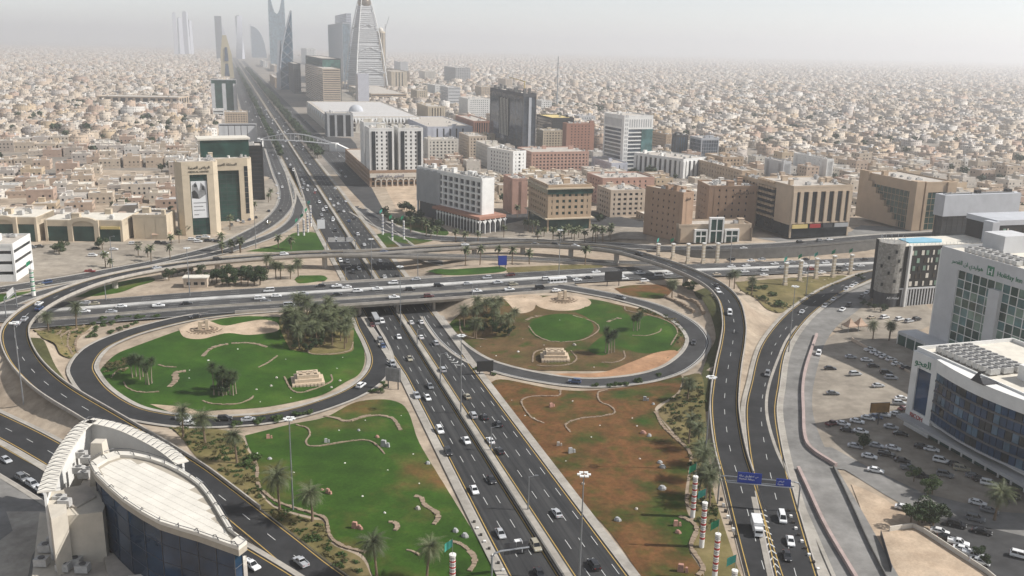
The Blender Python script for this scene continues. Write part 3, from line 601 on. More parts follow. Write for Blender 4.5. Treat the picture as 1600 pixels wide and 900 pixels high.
def shell(e, la, lb, h, wm, gm, style='grid', fh=3.5, bw=3.4, pf=.5, bf=.5, ox=0, oy=0, z0=0, base=0, top=1.6, roof='roof_slab', d=.35, cp=1.0, faces='FLRB'):
    """glazed core with floor bands and piers standing proud of it, roof slab and parapet"""
    X0,X1,Y0,Y1 = ox,ox+la,oy,oy+lb
    mb = MB(); mb.box(X0+d,X1-d,Y0+d,Y1-d,z0,z0+h-.25); mb.build('glazing',gm,e)
    w = MB(); nf = max(1,round((h-base-top)/fh)); fh = (h-base-top)/nf
    if style in ('grid','bands'):
        for i in range(nf+1):
            z = z0+base+i*fh
            if i < nf: w.box(X0,X1,Y0,Y1,z-(.0 if i else .25),z+bf*fh)
        w.box(X0,X1,Y0,Y1,z0+h-top,z0+h-.3)
    elif style == 'glass':
        for i in range(nf+1): w.box(X0+d-.12,X1-d+.12,Y0+d-.12,Y1-d+.12,z0+base+i*fh-.12,z0+base+i*fh+.12)
        w.box(X0,X1,Y0,Y1,z0+h-top,z0+h-.3)
    else:
        w.box(X0,X1,Y0,Y1,z0+h-top,z0+h-.3); w.box(X0,X1,Y0,Y1,z0+base-.3,z0+base+.6)
    if style in ('grid','fins','glass'):
        pw = bw*pf; dd = -.06 if style == 'grid' else (-.5 if style == 'fins' else d-.2)
        for f in faces:
            L = la if f in 'FB' else lb; n = max(1,round(L/bw)); s = L/n
            for i in range(n+1):
                c = min(max(i*s,pw/2),L-pw/2); p0,p1 = c-pw/2,c+pw/2; zb_,zt = z0+base-.02,z0+h-top+.02
                if f == 'F': w.box(X0+p0,X0+p1,Y0+dd,Y0+d+.1,zb_,zt)
                if f == 'B': w.box(X0+p0,X0+p1,Y1-d-.1,Y1-dd,zb_,zt)
                if f == 'L': w.box(X0+dd,X0+d+.1,Y0+p0,Y0+p1,zb_,zt)
                if f == 'R': w.box(X1-d-.1,X1-dd,Y0+p0,Y0+p1,zb_,zt)
    if cp:
        for x in (X0-.09,X1-cp+.09):
            for y in (Y0-.09,Y1-cp+.09): w.box(x,x+cp,y,y+cp,z0,z0+h-.3)
    w.build('wall',wm,e)
    mb = MB(); mb.box(X0+.3,X1-.3,Y0+.3,Y1-.3,z0+h-.29,z0+h); mb.build('roof',roof,e)
    mb = MB(); t = .35
    for q in ((X0-.1,X1+.1,Y0-.1,Y0+t),(X0-.1,X1+.1,Y1-t,Y1+.1),(X0-.1,X0+t,Y0+t,Y1-t),(X1-t,X1+.1,Y0+t,Y1-t)): mb.box(*q,z0+h-.35,z0+h+.9)
    mb.build('parapet',wm,e)
BN = 0
def building(label, corner, L=None, R=None, top=None, wm='cream', gm='glass_dark', style='grid', name='office_block', cat='building', nroof=7, solid=None, zb=None, ang=17.2, side='L', la=None, lb=None, h=None, roof='roof_slab', tp=1.6, **kw):
    global BN; BN += 1
    F = frame(corner,L,R,top,ang,zb,side,la,lb,h)
    e = empty(name,(F.o[0],F.o[1],F.zb),F.ang,label=label,cat=cat); e['wm'] = 'wall_'+wm
    shell(e,F.la,F.lb,F.h,'wall_'+wm,gm,style,roof=roof,top=tp,**kw)
    clutter(e,F.la,F.lb,F.h,nroof,seed=BN)
    block(F.o,F.a,F.b,F.la,F.lb); F.e = e
    del e['wm']
    return F
def text(s, size, m, e, loc, rx=math.pi/2, rz=0, name='sign_lettering', ext=.08, align='LEFT', sx=1.0):
    c = bpy.data.curves.new(name,'FONT'); c.body = s; c.size = size; c.extrude = ext; c.align_x = align
    o = bpy.data.objects.new(name,c); dg = bpy.context.evaluated_depsgraph_get
    me = bpy.data.meshes.new_from_object(o); me.materials.clear(); me.materials.append(M[m]); bpy.data.objects.remove(o)
    o = link(name,me,e,loc,kind='stuff'); o.rotation_euler = (rx,0,rz); o.scale.x = sx; return o
AR = {}
def ar(s):
    """Arabic words set letter by letter in their joined forms, right to left"""
    F4 = dict(zip('ابتجحدرسعفقكلمنهويةصطخشثغ','\uFE8D \uFE8F \uFE95 \uFE9D \uFEA1 \uFEA9 \uFEAD \uFEB1 \uFEC9 \uFED1 \uFED5 \uFED9 \uFEDD \uFEE1 \uFEE5 \uFEE9 \uFEED \uFEF1 \uFE93 \uFEB9 \uFEC1 \uFEA5 \uFEB5 \uFE99 \uFECD'.split()))
    nonj = set('ادروة '); out = []
    for i,ch in enumerate(s):
        if ch not in F4: out.append(ch); continue
        prev = i > 0 and s[i-1] in F4 and s[i-1] not in nonj; nxt = i < len(s)-1 and s[i+1] in F4 and ch not in nonj
        k = ord(F4[ch]); out.append(chr(k+(3 if prev and nxt else 2 if nxt else 1 if prev else 0)))
    return ''.join(reversed(out))
mat('sign_green',(.02,.16,.08),.6,.1,1); mat('sign_navy',(.02,.03,.12),.6,.1,1); mat('sign_red',(.35,.03,.03),.6,.1,1); mat('sign_dark',(.04,.035,.03),.7,.1,1); mat('sign_blue',(.015,.045,.30),.5,.08,.5); mat('sign_white',(.75,.75,.75),.5,.05,1)
mat('metal',(.30,.31,.32),.45,.1,1,.5,.6); mat('dark_metal',(.07,.07,.075),.5,.1,1,.5,.3)
# ---- east side of the highway, middle distance
B = building
F = B('white apartment slab standing on a dark arcade podium, seen corner on',(578,292),540,664,268,'brown','glass_dark','grid',fh=4,bw=5,pf=.35,bf=.35,nroof=0,name='podium_block')
e = F.e; ax = F.la
for i,(x,w,y,dp,hh) in enumerate(((.6,ax*.43,.6,24,36),(ax*.53,ax*.44,.6,24,36),(.6,ax*.40,34,24,38),(ax*.5,ax*.4,36,20,32))):
    shell(e,w,dp,hh,'wall_white','glass_dark','grid',fh=3.3,bw=4.3,pf=.62,bf=.48,ox=x,oy=y,z0=F.h,top=2.2,cp=1.6)
    for sx_ in (.16,.84):
        mb = MB(); mb.box(x+w*sx_-1.6,x+w*sx_+1.6,y-.5,y-.1,F.h,F.h+hh-2); mb.build('window_bay','glass_dark',e)
    e['wm'] = 'wall_offwhite'; clutter(e,w,dp,F.h+hh,9,x,y,i+70); del e['wm']
for i in range(9):
    x = F.la*(.1+.1*i); mb = MB(); n = 8
    mb.box(x-.35,x+.35,-1.1,-.45,0,6)
    for k in range(n):
        a0,a1 = math.pi*k/n,math.pi*(k+1)/n; wA = F.la*.05-.3; cx = x+F.la*.05
        mb.poly([(cx-wA*math.cos(a0),-1.0,4.2+wA*math.sin(a0)),(cx-wA*math.cos(a1),-1.0,4.2+wA*math.sin(a1)),(cx-wA*math.cos(a1),-1.0,8),(cx-wA*math.cos(a0),-1.0,8)])
    mb.build('arch','wall_offwhite',e)
mb = MB(); mb.box(0,F.la,-1.4,-.5,8,11.5); mb.build('fascia','wall_offwhite',e)
text(ar('مركز العليا')+'  '+ar('التجاري'),3,'sign_navy',e,(F.la*.12,-1.5,8.4))
B('white six storey apartment house with dark centre windows behind the arcade block',(669,252),None,716,219,'offwhite','glass_dark','grid',lb=22,fh=3.3,bw=4,pf=.55,bf=.5,name='apartment_house')
B('pale beige apartment house beside the dark gate tower, left of the row',(733,250),717,760,214,'beige','glass_dark','grid',fh=3.3,bw=3.6,pf=.55,bf=.5,name='apartment_house')
B('white apartment house, second of the row below the dark gate tower',(766,264),743,791,230,'offwhite','glass_dark','grid',fh=3.3,bw=3.6,pf=.6,bf=.5,name='apartment_house')
B('white and yellow apartment house nearest in the row below the gate tower',(801,281),761,821,238,'white','glass_dark','grid',fh=3.3,bw=4.4,pf=.65,bf=.5,ang=38,name='apartment_house')
B('brown block with white window ribs behind the white apartments',(740,216),712,766,190,'rust','glass_dark','fins',bw=3.2,pf=.4,name='apartment_house')
B('cream block with tall arched window slots beside the library roof',(669,188),652,695,167,'cream','glass_brown','fins',bw=5,pf=.5)
B('tall white apartment slab with small windows left of the gate tower',(731,187),717,766,155,'white','glass_dark','grid',fh=3.3,bw=3.6,pf=.6,bf=.55,name='apartment_house')
B('low lavender grey hall behind the white arcade towers',(668,222),630,738,199,'lavender','glass_dark','fins',bw=9,pf=.7)
B('grey rounded hall left of the tall white slab',(700,168),688,719,137,'palegrey','glass_slate','bands',fh=6,bf=.8)
B('dark grey office cube far behind the gate tower',(712,131),694,735,106,'grey','glass_dark','grid',fh=5,bw=6)
B('beige tower cluster far behind, left of the dark office cube',(640,133),604,634+6,112,'sandstone','glass_brown','fins',bw=9,pf=.6)
# dark gate tower
F = B('dark glass gate shaped tower with a tall open slot under construction',(816,239),765,836,147,'charcoal','glass_slate','glass',fh=3.8,bw=4,pf=.05,nroof=0,tp=3)
e = F.e; mb = MB(); mb.box(-.55,.6,F.lb*.40,F.lb*.70,14,F.h-8); mb.build('open_slot','wall_black',e)
for k in range(6):
    mb = MB(); mb.box(-.75,.7,F.lb*(.42+.045*k),F.lb*(.435+.045*k),14,F.h-8-k%2); mb.build('scaffold_rib','wall_offwhite',e)
mb = MB(); mb.box(F.la*.42,F.la*.62,-.7,.5,0,F.h-4); mb.build('corner_shaft','wall_silver',e)
for k in range(16):
    mb = MB(); x = random.uniform(0,F.la-3); y = random.uniform(0,F.lb-3); mb.box(x,x+2.5,y,y+3,F.h-.05,F.h+random.uniform(2,6)); mb.build('roof_formwork','roof_dark',e)
mb = MB(); mb.tube([(F.la*.5,F.lb*.15,F.h),(F.la*.5,F.lb*.15,F.h+14)],.6,4); mb.tube([(F.la*.5,F.lb*.15,F.h+13),(F.la*.5,F.lb*.6,F.h+16)],.5,4); mb.build('crane','wall_yellow',e)
B('black office block with a yellow roof slab behind the gate tower',(862,213),838,896,185,'black','glass_dark','bands',fh=4,bf=.2,roof='wall_yellow',nroof=2,tp=2)
B('brick red apartment block with paired windows',(884,240),878,927,194,'rust','glass_dark','grid',fh=3.4,bw=4.2,pf=.66,bf=.55,name='apartment_house')
B('cream apartment block left of the brick red block',(848,236),838,879,205,'cream','glass_dark','grid',fh=3.3,bw=3.6,pf=.5,bf=.5,name='apartment_house')
B('tan apartment row with balconies below the brick red block',(830,272),808,919,239,'pink','glass_dark','grid',fh=3.3,bw=3.6,pf=.5,bf=.5,name='apartment_house')
# white office tower with slatted crown
F = B('white framed office tower with slatted crown and dark banded glass',(972,264),941,1016,182,'white','glass_slate','bands',fh=3.9,bf=.32,tp=13,nroof=3,ang=22,cp=2.5)
e = F.e
mb = MB(); mb.box(-.5,5,-.5,5,0,F.h+.5); mb.build('corner_pier','wall_white',e)
for z in range(14):
    for k in range(2):
        mb = MB(); mb.box(1+2*k,2.1+2*k,-.62,-.45,6+z*4.2,8.4+z*4.2); mb.build('louvre','wall_grey',e)
for i in range(int(F.la/3)):
    mb = MB(); mb.box(6+i*3*.9,7.1+i*3*.9,-.15,.3,F.h-11,F.h-3); (6+i*3 < F.la) and mb.build('crown_slot','wall_grey',e)
for i in range(int(F.lb/3)):
    mb = MB(); mb.box(-.15,.3,6+i*2.7,7.1+i*2.7,F.h-11,F.h-3); (8+i*2.7 < F.lb) and mb.build('crown_slot','wall_grey',e)
mb = MB(); mb.box(F.la*.62,F.la+.3,-.3,1,0,F.h-13); mb.build('glass_bay','glass_teal',e)
B('low white podium hall at the foot of the white framed office tower',(955,270),924,980,256,'lavender','glass_dark','grid',fh=5,bw=6,pf=.8,nroof=2)
B('dark blue curved glass office beside the grey glass box',(1054,248),1048,1073,212,'dark','glass_blue','glass',fh=4,bw=3)
B('grey reflective glass office box with a white ribbed edge',(1094,252),1076,1121,217,'silver','glass_slate','glass',fh=4,bw=3,pf=.06)
F = B('long white block with dark vertical stripes and a sawtooth top',(1066,279),990,1105,250,'white','glass_dark','fins',bw=6.5,pf=.5,nroof=14,ang=40)
B('long tan flat roofed block with many roof units',(1158,292),1068,1180,268,'tan','glass_dark','grid',nroof=26,fh=3.5,bw=5,pf=.75)
B('brown apartment row behind the white framed tower',(1040,236),1015,1048,211,'tan','glass_dark','grid',fh=3.3,bw=3.6)
B('salmon pink low block with a domed roof house',(940,322),916,1020,280,'pink','glass_dark','grid',fh=3.4,bw=5,pf=.7,nroof=12,name='apartment_house')
B('beige apartment block with balconied front next to the brown hotel',(953,340),932,1006,299,'beige','glass_dark','grid',fh=3.3,bw=4.6,pf=.45,bf=.5,nroof=10,name='apartment_house')
B('pale grey blank walled block behind the striped tan block',(1222,282),1193,1234,254,'palegrey','glass_dark','grid',bw=9,pf=.95,bf=.9,nroof=3)
B('white blank walled block right of the pale grey block',(1290,276),1238,1300,250,'white','glass_dark','grid',bw=8,pf=.9,bf=.8,nroof=4)
B('brown apartment block in front of the grey glass box',(1128,272),1100,1160,247,'tan','glass_dark','grid',fh=3.3,bw=4)
# arcade hotel
F = B('white hotel slab with deep square window boxes and a concrete finned end',(752,362),652,771,281,'white','wall_charcoal','grid',fh=4.2,bw=6.2,pf=.26,bf=.28,d=1.3,ang=40,base=11,nroof=20,cp=1.2,faces='L',tp=2)
e = F.e; mb = MB(); mb.box(.3,F.la,-.25,.9,11,F.h-.3); mb.build('end_wall','wall_white',e)
for k in range(7):
    y = F.lb*.62+k*F.lb*.054; mb = MB(); mb.prism([(-.5,y),(-2.0,y+F.lb*.027),(-.5,y+F.lb*.054),(1.3,y+F.lb*.054),(1.3,y)][::-1],11,F.h-1+.9*(k%2)); mb.build('concrete_fin','wall_grey',e)
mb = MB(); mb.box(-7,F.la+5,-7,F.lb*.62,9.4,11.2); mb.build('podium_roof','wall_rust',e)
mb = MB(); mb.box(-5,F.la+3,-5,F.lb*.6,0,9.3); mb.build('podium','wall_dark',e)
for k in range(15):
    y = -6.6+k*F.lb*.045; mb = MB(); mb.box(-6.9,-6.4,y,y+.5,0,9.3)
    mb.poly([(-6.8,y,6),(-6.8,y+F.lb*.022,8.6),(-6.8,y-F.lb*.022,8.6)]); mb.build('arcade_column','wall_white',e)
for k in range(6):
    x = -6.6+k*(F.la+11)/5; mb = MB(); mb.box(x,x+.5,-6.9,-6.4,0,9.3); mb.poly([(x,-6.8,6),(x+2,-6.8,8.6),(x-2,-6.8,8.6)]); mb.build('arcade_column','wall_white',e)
B('small pink hotel with a tall framed window bay, left of the tan hotel',(800,335),786,823,281,'pink','glass_dark','grid',fh=4,bw=9,pf=.75,bf=.7)
F = B('tan hotel with rows of dark square windows and a green glass top band',(855,362),825,922,291,'tan','glass_green','grid',fh=3.9,bw=4.4,pf=.55,bf=.52,base=9,nroof=24,tp=1.2)
mb = MB(); mb.box(-.6,F.la+.6,-.6,F.lb+.6,F.h-5.4,F.h-2.2); mb.build('glass_band','glass_green',F.e)
mb = MB(); mb.box(-1.4,F.la+1.4,-1.4,F.lb+1.4,F.h-2.1,F.h-1.2); mb.build('eaves','wall_cream',F.e)
mb = MB(); mb.box(-2.0,F.la+2,-2,F.lb+2,8.2,9); mb.build('canopy','wall_cream',F.e)
# brown hotel, two wings
F = B('brown hotel wing with a sharp lit corner and small square windows',(1063,378),1005,1079,303,'brown','glass_dark','grid',fh=4.2,bw=4.8,pf=.72,bf=.68,zb=7.2,nroof=14,ang=38)
text(ar('فندق'),2.2,'sign_dark',F.e,(2,-.3,F.h-4))
F2 = B('brown hotel wing set back behind the white entrance',(1104,356),1084,1178,292,'brown','glass_dark','grid',fh=4.2,bw=4.8,pf=.74,bf=.68,zb=7.2,lb=26,ang=6,nroof=14)
text(ar('فندق الرياض')+'  HOTEL',2.6,'sign_dark',F2.e,(F2.la*.52,-.3,F2.h-4.5))
F = B('low tan hotel lobby with a white framed glass entrance',(1060,379),1055,1172,353,'sandstone','glass_green','grid',zb=7.2,lb=16,bw=20,pf=.9,bf=.8,ang=10,nroof=2)
for x0,x1,hh in ((.2,.38,.8),(.40,.60,1.5),(.62,.82,.8)):
    e = F.e; X0,X1,Z = F.la*x0,F.la*x1,F.h*hh
    mb = MB(); mb.box(X0+.6,X1-.6,-1.6,.4,.3,Z-.8); mb.build('entrance_glass','glass_green',e)
    mb = MB(); mb.box(X0,X0+1,-2,.4,0,Z); mb.box(X1-1,X1,-2,.4,0,Z); mb.box(X0+1,X1-1,-2,.4,Z-1.1,Z); mb.box(X0+1,X1-1,-1.95,.4,Z*.45,Z*.45+.7); mb.box((X0+X1)/2-.3,(X0+X1)/2+.3,-1.9,.3,0,Z-1.1); mb.build('entrance_frame','wall_white',e)
# striped tan block
F = B('tan block with tall pale piers and dark glass stripes',(1233,372),1178,1324,293,'sandstone','glass_dark','fins',bw=6.2,pf=.4,zb=8,base=9,nroof=14,tp=3,faces='F')
mb = MB(); mb.box(-.3,.8,F.lb*.02,F.lb*.45,8,F.h-.5); mb.build('side_wall','wall_sandstone',F.e)
for k in range(7):
    for j in range(6):
        mb = MB(); y = F.lb*(.5+.08*j); z = 9+k*F.h*.115; mb.box(-1.5,.4,y,y+F.lb*.055,z,z+1.3); mb.build('balcony','wall_tan',F.e)
for x0,x1,m in ((.02,.28,'wall_yellow'),(.32,.5,'sign_red'),(.54,.7,'wall_dark'),(.74,.98,'wall_grey')):
    mb = MB(); mb.box(F.la*x0,F.la*x1,-.9,-.4,6,8.4); mb.build('shop_sign',m,F.e)
B('brown apartment block joined to the back of the striped tan block',(1180,352),1150,1200,283,'tan','glass_dark','grid',zb=8,fh=3.5,bw=4,pf=.5,nroof=16,name='apartment_house')
# brown and green glass block
F = B('brown stone block with green glass cascade and a stone corner tower',(1424,360),1340,1482,287,'tan','glass_green','glass',zb=8,fh=4,bw=4,pf=.05,tp=6,nroof=8)
e = F.e
for bx in ((-1.5,.6,F.lb*.84,F.lb+1,0,F.h+2),(-1.6,4.5,-1.6,4.5,0,F.h+1.5),(5.8,8,-1.6,1,0,F.h+1.2),(F.la-6,F.la+1,-1,5,0,F.h+.5)):
    mb = MB(); mb.box(*bx); mb.build('stone_tower','wall_tan',e)
for k in range(7):
    mb = MB(); y = F.lb*(.84-.085*k); mb.box(-1.8,.5,y-F.lb*.085,y,0,F.h*(.86-.12*k)); mb.build('stepped_wing','wall_tan',e)
# black and silver block
F = B('black glass block wrapped in a pale metal upper storey',(1468,374),1456,1582,308,'black','glass_dark','glass',zb=8,fh=4,bw=4,pf=.04,nroof=10,tp=1)
mb = MB(); mb.box(-.9,F.la+.9,-.9,F.lb+.9,F.h*.55,F.h+1.2); mb.build('metal_band','wall_silver',F.e)
mb = MB(); mb.box(2,F.la-2,2,F.lb-2,F.h+1.19,F.h+1.6); mb.build('solar_roof','roof_dark',F.e)
# ---- west side of the highway
def slot_tower(corner, L, R, top, label, poster):
    F = frame(corner,L,R,top,ang=24,side='R'); la,lb,h = F.la,F.lb,F.h; lb = max(lb,22)
    e = empty('portrait_tower' if poster else 'glass_tower',(F.o[0],F.o[1],F.zb),F.ang,label=label,cat='tower'); block(F.o,F.a,F.b,la,lb)
    c = 3.0; g0,g1 = la*.30,la*.72
    if not poster: g0,g1 = la*.12,la*.74
    mb = MB(); mb.prism([(c,0),(g0,0),(g0,lb*.5),(0,lb*.5),(0,c)],0,h-8); mb.prism([(g1,0),(la-c,0),(la,c),(la,lb*.5),(g1,lb*.5)],0,h-8); mb.prism([(0,lb*.5+.1),(la,lb*.5+.1),(la,lb),(0,lb)],0,h-2)
    mb.prism([(c,0),(la-c,0),(la,c),(la,lb*.5),(0,lb*.5),(0,c)],h-7.9,h); mb.build('wall','wall_cream',e)
    mb = MB(); mb.box(g0-.2,g1+.2,1.2,lb*.5,0,h-7); mb.build('glazing','glass_green',e)
    mb = MB(); n = 12
    for k in range(1,n): mb.box(g0,g1,1.05,1.3,(h-8)*k/n-.08,(h-8)*k/n+.08)
    for k in range(1,5): mb.box(g0+(g1-g0)*k/5-.06,g0+(g1-g0)*k/5+.06,1.08,1.3,0,h-8)
    mb.build('mullion','wall_dark',e)
    mb = MB(); mb.box(1,la-1,1,lb-1,h,h+.3); mb.build('roof','roof_slab',e)
    e['wm'] = 'wall_cream'; clutter(e,la,lb,h+.3,16,seed=5); del e['wm']
    mb = MB(); mb.box(la-.4,la+.12,lb*.2,lb*.28,4,h-10); mb.build('side_window','glass_dark',e)
    for k in range(9): mb = MB(); mb.box(la*.84,la*.91,-.12,.3,5+k*h*.085,8.4+k*h*.085); (not poster) and mb.build('window','glass_dark',e)
    return e,F
e,F = slot_tower((347,366),283,350,252,'cream stone tower with a large black and white portrait banner on green glass',True)
text(ar('الرياض العربية'),2.3,'sign_dark',e,(F.la*.28,-.15,F.h-4.2)); text('MEDICAL CENTER',1.5,'sign_dark',e,(F.la*.28,-.15,F.h-6.6))
mat('print_white',(.66,.66,.66),.6,.06,.5); mat('print_grey',(.22,.22,.22),.6,.3,.6); mat('print_black',(.03,.03,.03),.6,.2,.6)
g0,g1 = F.la*.32,F.la*.70; gw = g1-g0; h = F.h
mb = MB(); mb.box(g0,g1,.75,1.0,h*.24,h*.74); bn = mb.build('banner','print_white',e)
mb = MB(); mb.poly([(g0+.05*gw,.74,h*.52),(g0+.5*gw,.74,h*.50),(g0+.95*gw,.74,h*.56),(g0+.9*gw,.74,h*.66),(g0+.62*gw,.74,h*.72),(g0+.5*gw,.74,h*.60),(g0+.32*gw,.74,h*.73),(g0+.06*gw,.74,h*.68)]); mb.build('print','print_grey',bn)
mb = MB(); mb.poly([(g0+.03*gw,.735,h*.51),(g0+.46*gw,.735,h*.50),(g0+.40*gw,.735,h*.57),(g0+.22*gw,.735,h*.62),(g0+.03*gw,.735,h*.60)]); mb.poly([(g0+.18*gw,.735,h*.66),(g0+.40*gw,.735,h*.66),(g0+.36*gw,.735,h*.70),(g0+.22*gw,.735,h*.71)]); mb.poly([(g0+.66*gw,.735,h*.62),(g0+.86*gw,.735,h*.61),(g0+.82*gw,.735,h*.67),(g0+.68*gw,.735,h*.68)]); mb.build('print','print_black',bn)
for z,w in ((.44,.8),(.39,.6),(.34,.7),(.28,.3)):
    mb = MB(); mb.box(g0+.1*gw,g0+(.1+w)*gw,.70,.74,h*z,h*(z+.012)); mb.build('print','print_grey',bn)
e,F = slot_tower((398,344),318,404,247,'cream tower with a wide dark green glass front behind the portrait tower',False)
mb = MB(); mb.box(1.5,F.la-.5,6,F.lb if F.lb > 24 else 22,F.h+.3,F.h+12); mb.build('glass_penthouse','glass_green',e); mb = MB(); mb.box(0,F.la+.5,5,24,F.h+12,F.h+13.2); mb.build('penthouse_roof','roof_pale',e)
text(ar('المملكة العربية'),2.4,'sign_dark',e,(F.la*.3,-.15,F.h-4.5))
B('black slatted office slab beside the wide green glass tower',(414,312),398,416,229,'black','glass_dark','bands',side='R',la=12,lb=26,fh=3,bf=.25,nroof=4)
B('pale grey square block with few windows beyond the green glass tower',(403,240),344,408,194,'palegrey','glass_dark','grid',side='R',fh=8,bw=7,pf=.85,bf=.8,nroof=10)
B('grey block with a green glass front far along the highway',(372,176),332,378,125,'palegrey','glass_green','grid',side='R',fh=30,bw=20,pf=.3,bf=.12,nroof=3,tp=6)
B('low white block below the grey green glass block',(350,182),333,352,172,'white','glass_dark','bands',side='R',lb=30,nroof=3)
B('beige block cluster with roof sheds beside the highway',(388,196),352,392,176,'sandstone','glass_dark','grid',side='R',lb=30,nroof=14)
# low shops on the forecourt
def shop(corner, L, R, top, label, arch, zb=None):
    F = frame(corner,L,R,top,ang=4,side='R',lb=26); la,lb,h = F.la,F.lb,F.h
    e = empty('shop_building',(F.o[0],F.o[1],F.zb),F.ang,label=label,cat='shop'); block(F.o,F.a,F.b,la,lb)
    mb = MB(); mb.box(.4,la-.4,.8,lb-.4,0,h-.5); mb.build('glazing','glass_green',e)
    mb = MB(); mb.box(0,la,.4,lb,h*.72,h); mb.box(0,1.4,0,lb,0,h+.02); mb.box(la-1.4,la,0,lb,0,h+.03); mb.box(1.4,la-1.4,lb-1,lb,0,h)
    mb.box(la*.30,la*.36,-1,1,0,h*1.02); mb.box(la*.64,la*.70,-1,1,0,h*1.02); n = 12
    if arch:
        for k in range(n):
            a0,a1 = math.pi*k/n,math.pi*(k+1)/n; w = la*.2; cx = la*.5
            for rr0,rr1,zz in ((w*.72,w,0),):
                p = [(cx-rr1*math.cos(a0),-1.05,h*.86+rr1*.42*math.sin(a0)),(cx-rr1*math.cos(a1),-1.05,h*.86+rr1*.42*math.sin(a1)),(cx-rr0*math.cos(a1),-1.05,h*.74+rr0*.5*math.sin(a1)),(cx-rr0*math.cos(a0),-1.05,h*.74+rr0*.5*math.sin(a0))]
                mb.poly(p[::-1]); mb.poly([(x,.8,z) for x,y,z in p]); mb.poly([p[0],p[1],(p[1][0],.8,p[1][2]),(p[0][0],.8,p[0][2])])
    mb.build('wall','wall_cream',e); mb = MB(); mb.box(.5,la-.5,1,lb-.5,h,h+.3); mb.build('roof','roof_pale',e)
    e['wm'] = 'wall_cream'; clutter(e,la,lb,h+.3,9,seed=len(label)); del e['wm']
    return e,F
shop((60,378),-40,66,340,'cream low shop with a stepped arch portal at the forecourt edge',True)
e,F = shop((193,378),72,198,345,'cream low showroom with a big arched portal and green glass',True)
mb = MB(); mb.box(F.la*.72,F.la*.97,-.5,.3,F.h*.6,F.h*.72); mb.build('shop_sign','wall_yellow',e)
B('small cream house block with paired slit windows beside the tented stalls',(262,374),210,264,338,'cream','glass_dark','grid',side='R',ang=4,lb=18,fh=5,bw=8,pf=.86,bf=.75,nroof=5)
# white louvred corner building
F = frame((26,440),-40,30,384,ang=10,side='R',lb=26); e = empty('white_block',(F.o[0],F.o[1],F.zb),F.ang,label='white block with black window bands cut by the photo edge',cat='building'); e['wm'] = 'wall_white'
shell(e,F.la,F.lb,F.h,'wall_white','glass_dark','bands',fh=F.h/3.3,bf=.68,top=2.5); clutter(e,F.la,F.lb,F.h,4); del e['wm']; block(F.o,F.a,F.b,F.la,F.lb)
# pump house
F = frame((324,449),287,None,435,ang=6,side='R',lb=5); e = empty('pump_house',(F.o[0],F.o[1],F.zb),F.ang,label='small beige flat roofed hut beside the dark trees',cat='hut')
mb = MB(); mb.box(0,F.la,0,5,0,F.h); mb.build('wall','wall_beige',e); mb = MB(); mb.box(-.5,F.la+.5,-.5,5.5,F.h,F.h+.5); mb.build('roof','roof_pale',e)
for k in range(3): mb = MB(); mb.box(1.5+k*F.la*.3,3.3+k*F.la*.3,-.06,.2,1.2,2.6); mb.build('window','glass_dark',e)
# long school like building in the western houses
B('long low sandstone building with a row of dark bays among the houses',(280,166),152,283,153,'sandstone','glass_dark','grid',side='R',lb=60,ang=2,fh=10,bw=14,pf=.3,bf=.25,nroof=4)
# library with lattice eaves
F = B('white library with a vast tented roof and lattice eaves',(514,208),480,658,184,'offwhite','glass_brown','grid',fh=6,bw=10,pf=.6,bf=.3,nroof=0,ang=17.2,roof='roof_slab')
e = F.e
for k in range(22):
    mb = MB(); x = F.la*(.18+.82*k/22); w = F.la*.82/22; mb.poly([(x,-2.5,F.h-9),(x+w/2,-.6,F.h),(x,-.3,F.h+.5),(x-w/2,-.6,F.h)]); mb.build('eaves_tent','wall_white',e)
for k in range(10):
    mb = MB(); y = F.lb*(.04+.92*k/10); w = F.lb*.092; mb.poly([(-2.5,y,F.h-9),(-.6,y-w/2,F.h),(-.3,y,F.h+.5),(-.6,y+w/2,F.h)]); mb.build('eaves_tent','wall_white',e)
for k in range(12):
    mb = MB(); y = F.lb*(.08+.075*k); mb.prism([(F.la*.05,y),(F.la*.97,y),(F.la*.97,y+F.lb*.06),(F.la*.05,y+F.lb*.06)],F.h-.1,F.h+.2,0,[(F.la*.05,y+F.lb*.025),(F.la*.97,y+F.lb*.025),(F.la*.97,y+F.lb*.035),(F.la*.05,y+F.lb*.035)]); mb.build('roof_ridge','wall_palegrey',e)
mb = MB(); mb.sphere((F.la*.42,F.lb*.35,F.h),11,14,8,0,.9); mb.build('dome','wall_silver',e,smooth=True)
B('grey concrete hall with white columns in front of the library',(512,214),508,552,178,'grey','glass_dark','fins',bw=12,pf=.25,lb=30,nroof=4,ang=17.2)
# ---- far skyline
B('tan stepped office tower in front of the green glass cube',(506,168),477,533,108,'beige','glass_brown','bands',fh=4,bf=.62,nroof=4)
F = B('green glass cube tower behind the tan stepped tower',(505,160),471,534,92,'dark','glass_emerald','glass',fh=4,bw=6,pf=.05,nroof=0)
B('narrow lavender white tower near the pyramid spire',(560,163),556,577,116,'lavender','glass_slate','grid',fh=4.5,bw=9,pf=.8,bf=.7,nroof=1)
B('blue glass tower with a slanted white edge beside the spire',(537,131),512,549,36,'silver','glass_sky','glass',fh=4.2,bw=6,pf=.05,nroof=3)
B('pale grey tower behind the blue glass tower',(544,126),526,551,21,'lavender','glass_slate','bands',fh=5,bf=.6,nroof=2)
B('dark office block at the foot of the blue sail tower',(460,146),449,471,100,'charcoal','glass_dark','grid',fh=5,bw=6,nroof=3)
B('white apartment cube beyond the dark office block',(480,101),470,494,76,'white','glass_dark','grid',fh=6,bw=8,nroof=2)
B('low brown terrace block beneath the pyramid spire',(580,158),545,635,147,'tan','glass_brown','bands',fh=5,nroof=6)
